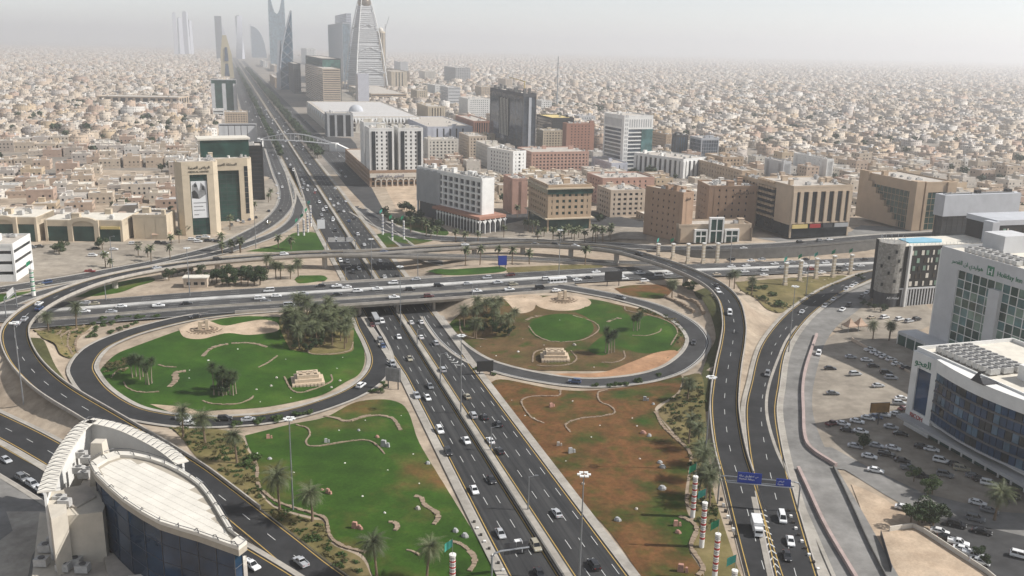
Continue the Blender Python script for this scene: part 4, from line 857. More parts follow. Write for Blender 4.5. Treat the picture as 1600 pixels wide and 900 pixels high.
B('cream ribbed block right of the pyramid spire',(612,139),602,636,112,'cream','glass_brown','fins',bw=9,pf=.6,nroof=2)
for i,(cx,L,R,t,w) in enumerate(((424,416,432,86,'white'),(447,440,455,88,'offwhite'),(429,420,436,103,'beige'),(412,404,418,96,'white'),(410,402,414,78,'offwhite'),(440,432,447,118,'white'),(430,422,437,122,'tan'))):
    B(['white block low on the right side of the far highway, topmost','off white block below the twin opening tower','beige block on the right side of the far highway','small white block near the sail shaped dome','off white block at the dome foot','white block beside the far footbridge','tan block beside the far footbridge'][i],(cx,t+(9 if i < 5 else 15)),L,R,t,w,'glass_dark','grid',fh=6,bw=7,nroof=2)
for i,(cx,by,L,R,t,w,lab) in enumerate(((652,158,642,668,142,'cream','cream apartment slab behind the library roof'),(680,150,668,697,134,'white','white apartment slab between library roof and grey hall'),(752,152,742,770,136,'sandstone','sandstone slab behind the tall white slab'),(626,120,616,638,97,'palegrey','pale grey tower block right of the minaret tower'),(664,126,655,680,112,'offwhite','off white block far behind the library'),(790,140,778,800,124,'beige','beige slab far behind the gate tower, left'),(846,172,838,862,158,'white','white slab right behind the gate tower'),(905,196,896,930,182,'palegrey','pale grey slab behind the brick red block'),(1132,252,1120,1150,232,'sandstone','sandstone block right of the reflective glass box'),(1180,262,1168,1196,246,'offwhite','off white block left of the blank pale grey block'),(1262,252,1250,1290,240,'tan','tan block behind the white blank walled block'),(640,222,668,668,215,'white','') )[:-1]):
    B(lab,(cx,by),L,R,t,w,'glass_dark','grid',fh=3.6,bw=4.2,pf=.55,bf=.5,nroof=6,name='apartment_house')
def local(px, py, ang=17.2): c = P(px,py); return (c[0],c[1],0),R_(ang)
def HT(c, topy): return solve(lambda t: Q(c[0],c[1],t)[1], topy, 400)
# pyramid spire tower with a golden ball
c,an = local(572,139,30); Yd = c[1]; ppm = FPX/Yd
hb = 27/ppm; H0 = HT(c,4)/.985
e = empty('spire_tower',c,an,label='tapering pyramid tower of white ribs with a dark golden ball near its top',cat='tower'); block(np.array(c[:2])-hb,np.array([1,0]),np.array([0,1]),2*hb,2*hb)
ball_z = H0*.985; wt = lambda z: hb*max(.12,1-.36*(z/H0)-.34*(z/H0)**2)
S4 = ((-1,-1),(1,-1),(1,1),(-1,1))
nlev = 42; core = MB(); fl = MB(); top_z = ball_z-7
for k in range(nlev):
    z0,z1 = top_z*k/nlev,top_z*(k+1)/nlev; w0,w1 = wt(z0)*.80,wt(z1)*.80
    core.prism([(x*w0,y*w0) for x,y in S4],z0,z1,0,[(x*w1,y*w1) for x,y in S4],cap=(k == nlev-1))
    if k % 8 != 7: w = wt(z0)*.86; fl.prism([(x*w,y*w) for x,y in S4],z0,z0+top_z/nlev*.55)
core.build('glazing','wall_grey',e); fl.build('floor_band','wall_palegrey',e)
for x,y in S4:
    mb = MB(); mb.tube([(x*wt(z)*.93,y*wt(z)*.93,z) for z in np.linspace(0,H0*1.12,12)],[1.9-.9*k/12 for k in range(12)],6); mb.build('corner_rib','wall_white',e)
for zc in (.2,.45,.72):
    z0,z1 = top_z*zc,top_z*(zc+.06)
    for i in range(4):
        (x0,y0),(x1,y1) = S4[i],S4[(i+1)%4]; w0,w1 = wt(z0)*.92,wt(z1)*.92; mx,my = (x0+x1)/2,(y0+y1)/2
        mb = MB(); mb.tube([(x0*w0,y0*w0,z0),(mx*w1,my*w1,z1),(x1*w0,y1*w0,z0)],.8,5); mb.build('brace','wall_palegrey',e)
mat('golden_glass',(.20,.15,.10),.25,.2,.1,.6,.5)
mb = MB(); mb.sphere((0,0,ball_z),10/ppm,18,12); mb.build('ball','golden_glass',e,smooth=True)
mb = MB(); mb.tube([(0,0,ball_z+8),(0,0,min(H0*1.25,340))],[2.5,.5],6); mb.build('spire','wall_silver',e)
# minaret like clock tower under construction
c,an = local(596,133); ppm = FPX/c[1]; e = empty('minaret_tower',c,an,label='slender round tower with a dome and a crane behind the pyramid spire',cat='tower'); w = 5.5/ppm; h = HT(c,52)
mb = MB(); ring = [(w*math.cos(k*.524),w*math.sin(k*.524)) for k in range(12)]; mb.prism(ring,0,h); mb.build('shaft','glass_brown',e)
mb = MB()
for k in range(12): mb.box(ring[k][0]-1.4,ring[k][0]+1.4,ring[k][1]-1.4,ring[k][1]+1.4,0,h)
mb.prism([(x*1.25,y*1.25) for x,y in ring],h,h+5); mb.build('rib','wall_cream',e)
mb = MB(); mb.sphere((0,0,h+8),w*.8,12,8); mb.build('dome','wall_offwhite',e,smooth=True)
mb = MB(); mb.tube([(w*1.3,0,0),(w*1.3,0,h+26)],1.2,4); mb.tube([(w*1.3,0,h+12),(w*2.4,0,h+48)],.8,4); mb.build('crane','wall_grey',e)
# blue sail tower
c,an = local(452,140,10); ppm = FPX/c[1]; e = empty('sail_tower',c,an,label='blue glass sail tower with a pointed tip and white diagonal lattice',cat='tower'); block(np.array(c[:2])-20,np.array([1,0]),np.array([0,1]),50,50)
h = HT(c,16); w = 22/ppm; mb = MB(); n = 16; L_ = [(-w*.62+w*.93*(k/n)**1.9,h*k/n) for k in range(n+1)]
for k in range(n):
    (x0,z0),(x1,z1) = L_[k],L_[k+1]; xr = w*.34
    mb.poly([(x0,0,z0),(xr,0,z0),(xr,0,z1),(x1,0,z1)]); mb.poly([(x0,18,z0),(x1,18,z1),(xr,18,z1),(xr,18,z0)]); mb.poly([(x0,0,z0),(x1,0,z1),(x1,18,z1),(x0,18,z0)]); mb.poly([(xr,0,z0),(xr,18,z0),(xr,18,z1),(xr,0,z1)])
mb.build('glazing','glass_blue',e)
for k in range(0,n-3,2):
    for s_ in (0,1):
        (x0,z0),(x1,z1) = L_[k],L_[k+2]; xa,xb = (x0,w*.34) if s_ else (w*.34,x1)
        xb = w*.34 if s_ else x1
        mb = MB(); mb.tube([(xa,-.4,z0),(xb,-.4,z1)],.5,4); mb.build('diagonal','wall_silver',e)
mb = MB(); mb.tube([(x-.5,-.5,z) for x,z in L_],1.6,5); mb.build('edge_rib','wall_silver',e)
mb = MB(); mb.prism([(-w*.85,-2),(-w*.55,-2),(-w*.5,14),(-w*.8,14)],0,h*.62,0,[(-w*.66,0),(-w*.5,0),(-w*.46,12),(-w*.62,12)]); mb.build('side_wing','wall_silver',e)
# opening tower (curved gap at its top)
c,an = local(436,108,17.2); ppm = FPX/c[1]; e = empty('opening_tower',c,an,label='pale tall tower with a large parabolic opening at its top, cut by the photo edge',cat='tower')
block(np.array(c[:2])-40,np.array([1,0]),np.array([0,1]),80,80)
w = 12/ppm; h = 338; zb_ = HT(c,22); mb = MB(); n = 14; dpt = 22
def oshape(k): t = k/n; return zb_+(h-zb_)*t, w*.84*math.sqrt(t)
mb.prism([(-w,0),(w,0),(w*1.0,dpt),(-w,dpt)],0,zb_)
for k in range(n):
    z0,g0 = oshape(k); z1,g1 = oshape(k+1)
    for s_ in (-1,1):
        xa,xb = s_*w*(1-.05*k/n),s_*w*(1-.05*(k+1)/n)
        for y in (0,dpt): q = [(xa,y,z0),(s_*g0,y,z0),(s_*g1,y,z1),(xb,y,z1)]; mb.poly(q)
        mb.poly([(s_*g0,0,z0),(s_*g0,dpt,z0),(s_*g1,dpt,z1),(s_*g1,0,z1)],1); mb.poly([(xa,0,z0),(xb,0,z1),(xb,dpt,z1),(xa,dpt,z0)])
mb.build('wall',['glass_sky','wall_white'],e)
mb = MB(); mb.box(-w*.86,w*.86,4,dpt-4,h-8,h-1); mb.build('sky_bridge','wall_silver',e)
# arch shaped yellow tower
c,an = local(356,122,17.2); ppm = FPX/c[1]; e = empty('arch_tower',c,an,label='yellow stone tower with a tapering outline and dark arched slots',cat='tower'); block(np.array(c[:2])-30,np.array([1,0]),np.array([0,1]),60,60)
w = 9.5/ppm; h = HT(c,55); mb = MB(); mb.prism([(-w,0),(w,0),(w,24),(-w,24)],0,h*.55,0,[(-w*.92,2),(w*.8,2),(w*.8,22),(-w*.92,22)]); mb.prism([(-w*.92,2),(w*.8,2),(w*.8,22),(-w*.92,22)],h*.55,h,0,[(-w*.5,8),(w*.1,8),(w*.1,16),(-w*.5,16)]); mb.build('wall','wall_bronze',e)
for z0,z1,ww in ((.05,.34,.42),(.40,.72,.32)):
    mb = MB(); mb.prism([(-w*ww,-.8),(w*ww*.8,-.8),(w*ww*.8,6),(-w*ww,6)],h*z0,h*z1,0,[(-w*ww*.6,.8),(w*ww*.4,.8),(w*ww*.4,6),(-w*ww*.6,6)]); mb.build('arched_slot','glass_navy',e)
c,an = local(344,93,17.2); ppm = FPX/c[1]; e = empty('slab_tower',c,an,label='hazy grey slab tower behind the yellow arch tower',cat='tower'); w = 5/ppm; h = HT(c,25)
mb = MB(); mb.box(-w,w,0,40,0,h); mb.build('wall','glass_slate',e); mb = MB(); mb.prism([(w+.5,0),(w*2,0),(w*2,30),(w+.5,30)],0,[h*.8,h*.55,h*.55,h*.8]); mb.build('wing','wall_lavender',e)
c,an = local(405,90,17.2); ppm = FPX/c[1]; e = empty('dome_tower',c,an,label='quarter round glass tower with a curved roof line in the haze',cat='tower'); w = 11/ppm; h = HT(c,41); mb = MB(); n = 10
pr = [(-w+2*w*k/n,h*math.sqrt(max(.02,1-(k/n)**2.2))) for k in range(n+1)]
for k in range(n):
    (x0,z0),(x1,z1) = pr[k],pr[k+1]
    mb.poly([(x0,0,0),(x1,0,0),(x1,0,z1),(x0,0,z0)]); mb.poly([(x0,40,0),(x0,40,z0),(x1,40,z1),(x1,40,0)]); mb.poly([(x0,0,z0),(x1,0,z1),(x1,40,z1),(x0,40,z0)])
mb.poly([(-w,0,0),(-w,0,pr[0][1]),(-w,40,pr[0][1]),(-w,40,0)]); mb.build('glazing','glass_blue',e); mb = MB(); mb.box(-w*1.03,-w*.93,-1,41,0,h*1.06); mb.build('edge_wall','wall_silver',e)
for i,(px,py,ww,t,lab) in enumerate(((293,74,4,6,'tallest of the faint far towers in the haze'),(276,74,3,20,'short faint tower at the left of the far cluster'),(284,74,3.5,28,'low faint tower in the middle of the far cluster'),(299,74,3,32,'low faint tower right of the tallest far tower'),(376,80,5,25,'faint twisted tower between slab tower and dome tower'))):
    c,an = local(px,py+12,20*i); ppm = FPX/c[1]; w = ww/ppm; h = min(HT(c,t),325); e = empty('far_tower',c,an,label=lab,cat='tower'); mb = MB()
    n = 8; tw = .9 if i == 4 else .05
    for k in range(n):
        r0,r1 = tw*k/n,tw*(k+1)/n; s0,s1 = 1-.25*(k/n),1-.25*((k+1)/n)
        rot = lambda p,r,s: (s*(p[0]*math.cos(r)-p[1]*math.sin(r))*w,s*(p[0]*math.sin(r)+p[1]*math.cos(r))*w)
        mb.prism([rot(p,r0,s0) for p in S4],h*k/n,h*(k+1)/n,0,[rot(p,r1,s1) for p in S4],cap=(k == n-1))
    mb.build('wall','wall_lavender',e); mb = MB(); mb.box(-w*.4,w*.4,-w*.4,w*.4,h,h+6); mb.build('crown','wall_silver',e)
# telecom mast
c = P(870,170); e = empty('radio_mast',(c[0],c[1],0),label='thin lattice radio mast rising from the eastern houses',cat='mast'); hh = 78/(FPX/c[1])
mb = MB(); mb.tube([(0,0,0),(0,0,hh)],[1.6,.8],4); mb.build('mast','metal',e)
for k in range(4): mb = MB(); mb.box(-2.2,2.2,-2.2,2.2,hh*(.2+.22*k),hh*(.2+.22*k)+1.2); mb.build('platform','metal',e)
# footbridge over the far highway
F0,F1 = P(404,217,9),P(522,224,9); e = empty('footbridge',(F0[0],F0[1],0),label='arched covered footbridge spanning the highway',cat='bridge')
d = F1-F0; L = np.hypot(*d); e.rotation_euler.z = math.atan2(d[1],d[0])
n = 20; mb = MB(); A = [(L*k/n,-2,8+5*math.sin(math.pi*k/n)*.35) for k in range(n+1)]; mb.quadstrip(A,[(x,2,z) for x,y,z in A]); mb.quadstrip([(x,2,z-.8) for x,y,z in A],[(x,-2,z-.8) for x,y,z in A]); mb.quadstrip([(x,y,z-.8) for x,y,z in A],A); mb.quadstrip([(x,2,z) for x,y,z in A],[(x,2,z-.8) for x,y,z in A]); mb.build('deck','wall_palegrey',e)
for y in (-2.2,2.2): mb = MB(); mb.tube([(L*k/n,y,8.4+9*math.sin(math.pi*k/n)) for k in range(n+1)],.38,5); mb.build('arch','wall_palegrey',e)
for k in range(1,n): mb = MB(); x = L*k/n; mb.tube([(x,-2.2,8+1.75*math.sin(math.pi*k/n)),(x,-2.2,8.4+9*math.sin(math.pi*k/n))],.15,4); mb.build('hanger','wall_white',e)
for x in (0,L): mb = MB(); mb.box(x-4,x+4,-3.5,3.5,0,9.5); mb.build('stair_tower','wall_white',e)
mb = MB(); mb.prism([(L+4,-2),(L+26,-2),(L+26,2),(L+4,2)],0,[9,1,1,9]); mb.build('stair_flight','wall_white',e)
# ------------------------------------------------------------------ near buildings on the right and the leaf roofed one
def west_block(far, z0, near_px, top, label, name, depth, h=None, length=None):
    """a block whose long facade faces the highway: far-left foot given in the photograph; local x runs towards the viewer along the facade, y into the block"""
    c = P(*far,z0); d = -DV; L = length or solve(lambda t: Q(*(c+d*t),z0)[0], near_px, 160)
    F = Frame(); F.L = L; F.h = h or solve(lambda t: Q(*c,z0+t)[1], top, 150)
    F.e = empty(name,(c[0],c[1],z0),math.atan2(d[1],d[0]),label=label,cat='building'); F.c = c
    block(c,d,EV,L,depth); return F
# hotel with a gridded green glass front
F = west_block((1449,548),0,1650,388,'pale grey hotel with a gridded green glass front and green rooftop lettering','hotel_block',34); e,L,h = F.e,F.L,F.h; D = 34
mb = MB(); mb.box(0,L,.9,D,0,h-.3); mb.build('core','wall_palegrey',e)
x0,x1,z1 = L*.16,L*.80,h-6.5
mb = MB(); mb.box(0,x0,0,1.2,0,h); mb.box(x1,L,0,1.2,0,h); mb.box(x0,x1,0,1.2,z1,h-.01); mb.box(x0,x1,.02,1.2,0,5); mb.build('front_wall','wall_palegrey',e)
mb = MB(); mb.box(-.6,.02,0,D,0,h); mb.build('end_wall','wall_white',e)
ncol,nrow = 11,9; cw,ch = (x1-x0)/ncol,(z1-5)/nrow
pm = [MB().mesh('p','glass_dark')]
def panemesh(w,hh,m): mb = MB(); mb.box(.12,w-.12,-.1,.1,.12,hh-.12); return mb.mesh('window_pane',m)
PM = [panemesh(cw,ch,m) for m in ('glass_green','glass_teal','glass_palegreen','glass_dark')]
for i in range(ncol):
    for j in range(nrow): link('window_pane',random.choice([PM[0],PM[0],PM[1],PM[1],PM[2],PM[2]]),e,(x0+i*cw,.62,5+j*ch))
for i in range(ncol+1): mb = MB(); mb.box(x0+i*cw-.13,x0+i*cw+.13,.3,.8,5,z1); mb.build('mullion','wall_white',e)
for j in range(nrow+1): mb = MB(); mb.box(x0,x1,.33,.8,5+j*ch-.13,5+j*ch+.13); mb.build('transom','wall_white',e)
mb = MB(); mb.box(x0+cw*4.7,x0+cw*6.1,-1.2,.7,5,z1-3); mb.build('centre_fin','wall_palegrey',e)
text('Holiday Inn',2.6,'sign_green',e,(L*.46,-.12,h-4.3)); text(ar('هوليدي ان القصر'),2.4,'sign_green',e,(L*.10,-.12,h-4.3))
mb = MB(); mb.box(L*.385,L*.435,-.2,.1,h-5,h-1.4); lg = mb.build('logo_panel','sign_green',e); text('H',3.4,'sign_white',lg,(L*.392,-.28,h-4.6))
mb = MB(); mb.box(.5,L-.5,1.3,D-.5,h-.28,h); mb.build('roof','roof_pale',e)
for q in ((0,L,.02,.4),(0,L,D-.4,D),(0,.4,.4,D-.4)): mb = MB(); mb.box(*q,h-.3,h+1.1); mb.build('parapet','wall_palegrey',e)
mb = MB(); mb.box(L*.05,L*.22,D*.5,D*.9,h,h+7); mb.build('stair_house','wall_palegrey',e)
for i in range(16):
    mb = MB(); x,y = L*.12+(i%8)*3.4,4+(i//8)*5.5; mb.box(x,x+2.4,y,y+3,h+.4,h+2); ring = [(x+1.2+.8*math.cos(q),y+1.5+.8*math.sin(q)) for q in np.arange(8)*.785]; mb.prism(ring,h+2,h+2.3,1); mb.box(x+.2,x+.4,y+.2,y+2.8,h-.02,h+.4); mb.build('roof_unit',['roof_unit','roof_dark'],e)
mb = MB(); mb.tube([(L*.2,12,h+.6),(L*.55,14,h+.6),(L*.9,12,h+.6)],.7,6); mb.build('roof_duct','roof_unit',e)
mb = MB(); mb.box(-8,L,-9,-.02,0,7); mb.build('podium','wall_palegrey',e); mb = MB(); mb.box(-8.05,L,-9.1,-8.6,1,5.6); mb.build('podium_glass','glass_green',e)
for i in range(10): mb = MB(); mb.box(-8+i*5.2,-7.6+i*5.2,-9.25,-8.9,0,6.6); mb.build('podium_mullion','wall_white',e)
# curved office block
F = west_block((1411,668),0,1600,547,'white office block with a bowed dark glass front and roof machinery','office_block',40,length=72); e,L,h = F.e,F.L,F.h; D = 40
mb = MB(); mb.box(0,L,1.2,D,0,h-.3); mb.build('core','wall_white',e)
e0,e1 = L*.155,L*.70
mb = MB(); mb.box(0,e0*.25,0,1.4,0,h); mb.box(e0*.8,e0,0,1.4,0,h); mb.box(e0*.25,e0*.8,0,1.4,h-5,h-.01); mb.box(e0*.25,e0*.8,.01,1.4,0,7.5); mb.build('end_pier','wall_white',e)
mb = MB(); mb.box(e0*.25,e0*.8,.5,1.3,7.5,h-5); mb.build('strip_glass','glass_navy',e)
mb = MB(); mb.box(e1,e1+L*.06,0,1.4,0,h); mb.box(e1+L*.14,L,0,1.4,0,h); mb.box(e1+L*.06,e1+L*.14,.01,1.4,h-5.5,h-.01); mb.box(e1+L*.06,e1+L*.14,.01,1.4,0,6); mb.build('end_pier','wall_white',e)
mb = MB(); mb.box(e1+L*.06,e1+L*.14,.5,1.3,6,h-5.5); mb.build('strip_glass','glass_navy',e)
nb = 9; bow = lambda t: -2.7*math.sin(math.pi*t)**.9-.3
zb0,zt0 = 6.8,h-3.4; nfl = 5; fh = (zt0-zb0)/nfl
def arc(t0, t1, z0, z1, inset, name, m, parent, n=1, thick=.5):
    mb = MB(); P0 = []
    for k in range(n+1): t = t0+(t1-t0)*k/n; P0.append((e0+(e1-e0)*t,bow(t)+inset))
    mb.prism(P0+[(x,y+thick) for x,y in P0[::-1]],z0,z1); return mb.build(name,m,parent)
for j in range(nfl):
    for i in range(nb*2):
        arc(i/(nb*2)+.004,(i+1)/(nb*2)-.004,zb0+j*fh+.62,zb0+(j+1)*fh-.02,.35,'window_pane',random.choice(['glass_navy','glass_navy','glass_dark','glass_blue']),e)
    arc(0,1,zb0+j*fh,zb0+j*fh+.6,.1,'spandrel','wall_charcoal' if j else 'wall_grey',e,12,2.5)
arc(0,1,zt0,h+.6,-.35,'cornice','wall_white',e,12,4)
mb = MB(); mb.prism([(e0+(e1-e0)*k/12,bow(k/12)+.75) for k in range(13)]+[(e1,1.3),(e0,1.3)],zb0,zt0); mb.build('core_bow','wall_dark',e)
mb = MB(); mb.box(0,L,-3.4,1.2,4.2,5.2); mb.build('canopy','wall_grey',e); mb = MB(); mb.box(1,L-1,.6,1.25,.2,4.2); mb.build('shop_glass','glass_green',e)
for i in range(15): mb = MB(); mb.box(1+i*L/15,1.6+i*L/15,.35,.7,0,4.2); mb.build('shop_pier','wall_white',e)
mb = MB(); mb.box(.4,L-.4,1.4,D-.4,h-.28,h); mb.build('roof','roof_pale',e)
for q in ((0,L,1.25,1.7),(0,L,D-.4,D),(0,.4,1.7,D-.4),(L-.4,L,1.7,D-.4)): mb = MB(); mb.box(*q,h-.3,h+1.2); mb.build('parapet','wall_white',e)
text(ar('العجو'),3.4,'sign_green',e,(e0*.12,-.12,h-4)); text(ar('الجيل'),3.8,'sign_navy',e,(e1+L*.045,-.12,h-4.6)); text('RICOH',1.9,'sign_red',e,(e0*.2,-.12,5.3)); text('Canon',2.0,'sign_red',e,(e1+L*.05,-.12,4.0+1.4))
mb = MB(); mb.prism([(L*.40,-3.9),(L*.47,-3.9),(L*.47,1),(L*.40,1)],h+.6,h+.9); mb.poly([(L*.40,-4.1,h+.6),(L*.435,-4.1,h+4),(L*.47,-4.1,h+.6)]); mb.poly([(L*.40,-4.1,h+.6),(L*.435,-1,h+4),(L*.435,-4.1,h+4)]); mb.build('gable','wall_dark',e)
for r_ in range(3):
    for i in range(9):
        x,y = 4+i*2.6,5+r_*5; mb = MB(); mb.box(x,x+2.1,y,y+3.6,h+.5,h+2.3)
        for q in (1.0,2.6): mb.prism([(x+1.05+.75*math.cos(a),y+q+.75*math.sin(a)) for a in np.arange(8)*.785],h+2.3,h+2.55,1)
        mb.box(x+.2,x+.4,y+.2,y+3.4,h-.02,h+.5); mb.build('roof_unit',['roof_unit','roof_dark'],e)
for bx in ((30,38,12,20,4.5),(31,36,21,26,3),(44,52,24,33,4),(56,60,8,14,2.4),(58,64,18,26,3.5)): mb = MB(); mb.box(bx[0],bx[1],bx[2],bx[3],h,h+bx[4]); mb.build('roof_house','wall_white',e)
mb = MB(); mb.tube([(38,16,h+2.5),(46,16,h+2.5),(50,14,h+1.2),(58,14,h+1.2)],.9,7); mb.build('roof_duct','roof_unit',e)
mb = MB(); mb.tube([(40,8,h+.8),(60,6,h+.8)],.6,6); mb.build('roof_duct','roof_unit',e)
# dark hotel with a stone drum corner
Fd = frame((1398,480),None,1620,386,ang=15,la=120,lb=20); e = empty('drum_hotel',(Fd.o[0],Fd.o[1],Fd.zb),Fd.ang,label='dark hotel with scattered pale windows and a grey stone drum at its corner',cat='building'); h = Fd.h; L = Fd.la; block(Fd.o,Fd.a,Fd.b,L,20)
mb = MB(); mb.box(0,L,.3,20,0,h); mb.build('wall','wall_black',e)
wmesh = [(lambda mb: (mb.box(0,w,0,.4,0,2.3),mb.mesh('window',m))[1])(MB()) for w,m in ((1.5,'wall_offwhite'),(.8,'wall_offwhite'),(1.5,'glass_palegreen'),(.8,'glass_brown'))]
for j in range(5):
    x = 4.0+random.uniform(0,1.5); z = h*.34+j*h*.128
    while x < L-3: link('window',random.choice(wmesh),e,(x,.1,z)); x += random.choice([1.9,2.6,3.4,4.2])
mb = MB(); mb.box(1,70,-.2,.35,h*.29,h*.315); mb.build('string_course','wall_palegrey',e)
for i in range(34): mb = MB(); mb.box(3+i*1.6,3.5+i*1.6,-.1,.4,0,h*.29); mb.build('entrance_fin','wall_palegrey',e)
mb = MB(); mb.box(0,52,.5,19.5,h,h+.3); mb.build('terrace','roof_pale',e); mb = MB(); mb.prism([(8,6),(26,5),(30,10),(24,16),(9,15)],h+.3,h+.8); mb.build('pool','pool_water' if 'pool_water' in M else mat('pool_water',(.10,.38,.52),.1,.1,.3,.6),e)
for i in range(24): mb = MB(); mb.box(2+i*2.1,2.12+i*2.1,.6,.72,h+.3,h+1.5); mb.build('railing_post','wall_silver',e)
mb = MB(); mb.box(52,L,-.4,20,h,h+9); mb.build('upper_wing','wall_black',e); mb = MB(); mb.box(51.7,L+.3,-.7,20.3,h+9,h+11.5); mb.build('upper_band','wall_silver',e); mb = MB(); mb.box(48,52,-2.2,4,0,h+11); mb.build('stair_shaft','wall_silver',e)
for j in range(2):
    x = 56.
    while x < L-3: link('window',random.choice(wmesh),e,(x,-.6,h+1+j*4)); x += random.choice([2.4,3.4,4.6])
m_,n_,l_,b_ = nt('drum_stone',.9,.2); vc = geo(n_,l_,(1,1,1.0)); vo = n_.new('ShaderNodeTexVoronoi'); vo.inputs['Scale'].default_value = 1.1; l_.new(vc,vo.inputs['Vector']); rr = ramp(n_,[(0,(.17,.16,.145)),(1,(.33,.315,.285))]); l_.new(vo.outputs['Color'],rr.inputs[0]); l_.new(rr.outputs[0],b_.inputs['Base Color'])
mb = MB(); cx,cy,R0 = -1.5,5.5,6.2; ring = [(cx+R0*math.cos(a),cy+R0*math.sin(a)) for a in np.arange(24)*math.pi/12]; mb.prism(ring,h*.24,h*1.05); mb.build('drum','drum_stone',e)
mb = MB(); mb.prism([(cx+(x-cx)*.93,cy+(y-cy)*.93) for x,y in ring],0,h*.24); mb.build('drum_base','wall_dark',e)
for k,(a,z) in enumerate(((3.6,.35),(4.0,.55),(4.5,.42),(3.9,.8),(4.4,.9),(5.0,.6),(3.4,.65),(4.7,.75))):
    mb = MB(); x,y = cx+(R0-.1)*math.cos(a),cy+(R0-.1)*math.sin(a); mb.obox((x-.5,y-.2),(math.cos(a+1.57),math.sin(a+1.57)),(math.cos(a),math.sin(a)),1.0,.3,h*z,h*z+1.6); mb.build('window','glass_dark',e)
for k in range(12): mb = MB(); a = k*.52; mb.tube([(cx+5.5*math.cos(a),cy+5.5*math.sin(a),h),(cx+5.5*math.cos(a),cy+5.5*math.sin(a),h*1.05+3)],.12,4); mb.build('roof_pole','wall_silver',e)
mb = MB(); mb.box(3.9,5.0,-1.2,.4,0,h+.6); mb.build('white_fin','wall_white',e)
text('AC Hotel',1.5,'sign_white',e,(-6.2,-1.2,h*.16),rz=-.25)
# tents, kiosks, billboards by the car park
mat('tent_cloth',(.42,.30,.22),.9,.1,1); mat('billboard',(.30,.17,.06),.6,.3,.4)
def tent(px, py, label, s=5.0):
    g = G(px,py); e = empty('canopy_tent',g,.3,label=label,cat='tent')
    for k in range(2):
        x = k*s*1.05; mb = MB(); b_ = [(x,0,3),(x+s,0,3),(x+s,s,3),(x,s,3)]; t = (x+s/2,s/2,6.2)
        for i in range(4):
            p,q = b_[i],b_[(i+1)%4]; m1 = ((p[0]+t[0])/2,(p[1]+t[1])/2,4.1); m2 = ((q[0]+t[0])/2,(q[1]+t[1])/2,4.1); mb.poly([p,q,m2,m1]); mb.poly([m1,m2,t])
            mb.poly([p,q,(q[0],q[1],2.5),(p[0],p[1],2.5)])
        mb.build('cloth_roof','tent_cloth',e)
        for p in b_: mb = MB(); mb.tube([(p[0],p[1],0),(p[0],p[1],3)],.09,5); mb.build('pole','metal',e)
tent(1325,521,'pair of tan peaked canopy tents beside the car park'); tent(237,374,'pair of pale peaked canopy tents beside the shops',5.5)
def hoarding(px, py, w, h, z, label, m, rz=.2, two=True):
    g = G(px,py); e = empty('billboard',g,rz,label=label,cat='billboard')
    mb = MB(); mb.box(-w/2,w/2,-.15,.15,z,z+h); mb.build('panel',m,e); mb = MB(); mb.box(-w/2-.15,w/2+.15,.16,.35,z-.15,z+h+.15); mb.build('frame','dark_metal',e)
    for x in ((-w*.35,w*.35) if two else (0,)): mb = MB(); mb.tube([(x,.25,0),(x,.25,z+h*.5)],.22,6); mb.build('post','dark_metal',e)
hoarding(1372,664,6.5,3.2,4.5,'brown billboard on a post in the shaded car park','billboard',.15,False)
hoarding(614,608,5.5,5,3,'dark backed billboard in the gore of the highway, west side','print_grey',-.3)
hoarding(758,586,6,4,1.5,'dark sign board in the gore of the highway, east side','print_black',.2)
hoarding(785,420,4.5,5,2,'blue information board behind the crossing road','sign_blue',.2)
hoarding(958,447,9,4.5,3,'black backed billboard beside the crossing road','print_black',.3)
hoarding(502,362,5,6,2,'white billboard beside the highway beyond the flyover','print_white',.3,False)
# small perimeter walls
def pwall(pts, label, h, m, w=.25, step=2.5):
    q = smoothline([tuple(G(*p)) for p in pts],1e9) if False else np.array([tuple(G(*p)) for p in pts]); e = empty('perimeter_wall',q[0],label=label,cat='wall')
    for a,b in zip(q[:-1],q[1:]):
        d = (b-a)[:2]; L = np.hypot(*d); d = d/L; n = np.array([-d[1],d[0]]); k = max(1,int(L/step))
        for i in range(k):
            p = a[:2]+d*(L*i/k)-q[0,:2]; mb = MB(); mb.obox(p,d,n,L/k-.06,w,-.2,h); mb.build('panel',m,e)
pwall([(1390,831),(1426,825),(1441,832),(1540,896),(1575,925)],'pale panel fence around the sandy plot',1.5,'wall_offwhite')
pwall([(1330,533),(1432,590)],'low sandy wall between court and car park',1.6,'wall_beige',.4,4)
pwall([(1375,838),(1392,895)],'dark mesh fence on the west side of the sandy plot',1.8,'dark_metal',.1,3)
# ---- leaf roofed building
Zr = 25.0
def at3(px, py, z): p = P(px,py,z); return (p[0],p[1])
roofpx = [(140,727),(158,716),(180,709),(205,710),(233,716),(257,724),(280,735),(300,747),(317,760),(330,776),(342,794),(355,816),(367,836),(386,850),(373,860),(342,849),(311,838),(280,829),(249,819),(220,803),(193,785),(170,765),(149,744)]
rp = np.array([at3(x,y,Zr) for x,y in roofpx]); c0 = rp.mean(0)
e = empty('leaf_building',(c0[0],c0[1],0),label='modern building with a pale leaf shaped tiled roof and dark blue glass walls',cat='building')
rl = [tuple(p-c0) for p in rp]
def area(p): return sum(a[0]*b[1]-b[0]*a[1] for a,b in zip(p,p[1:]+p[:1]))
if area(rl) < 0: rl = rl[::-1]
mat('leaf_tile',(.62,.585,.515),.8,.10,.25); mat('leaf_joint',(.36,.32,.26),.9,.1,1)
mb = MB(); mb.prism(rl,Zr-1.3,Zr-.04); mb.build('roof','leaf_joint',e)
scl = lambda k: [(x*k,y*k) for x,y in rl]
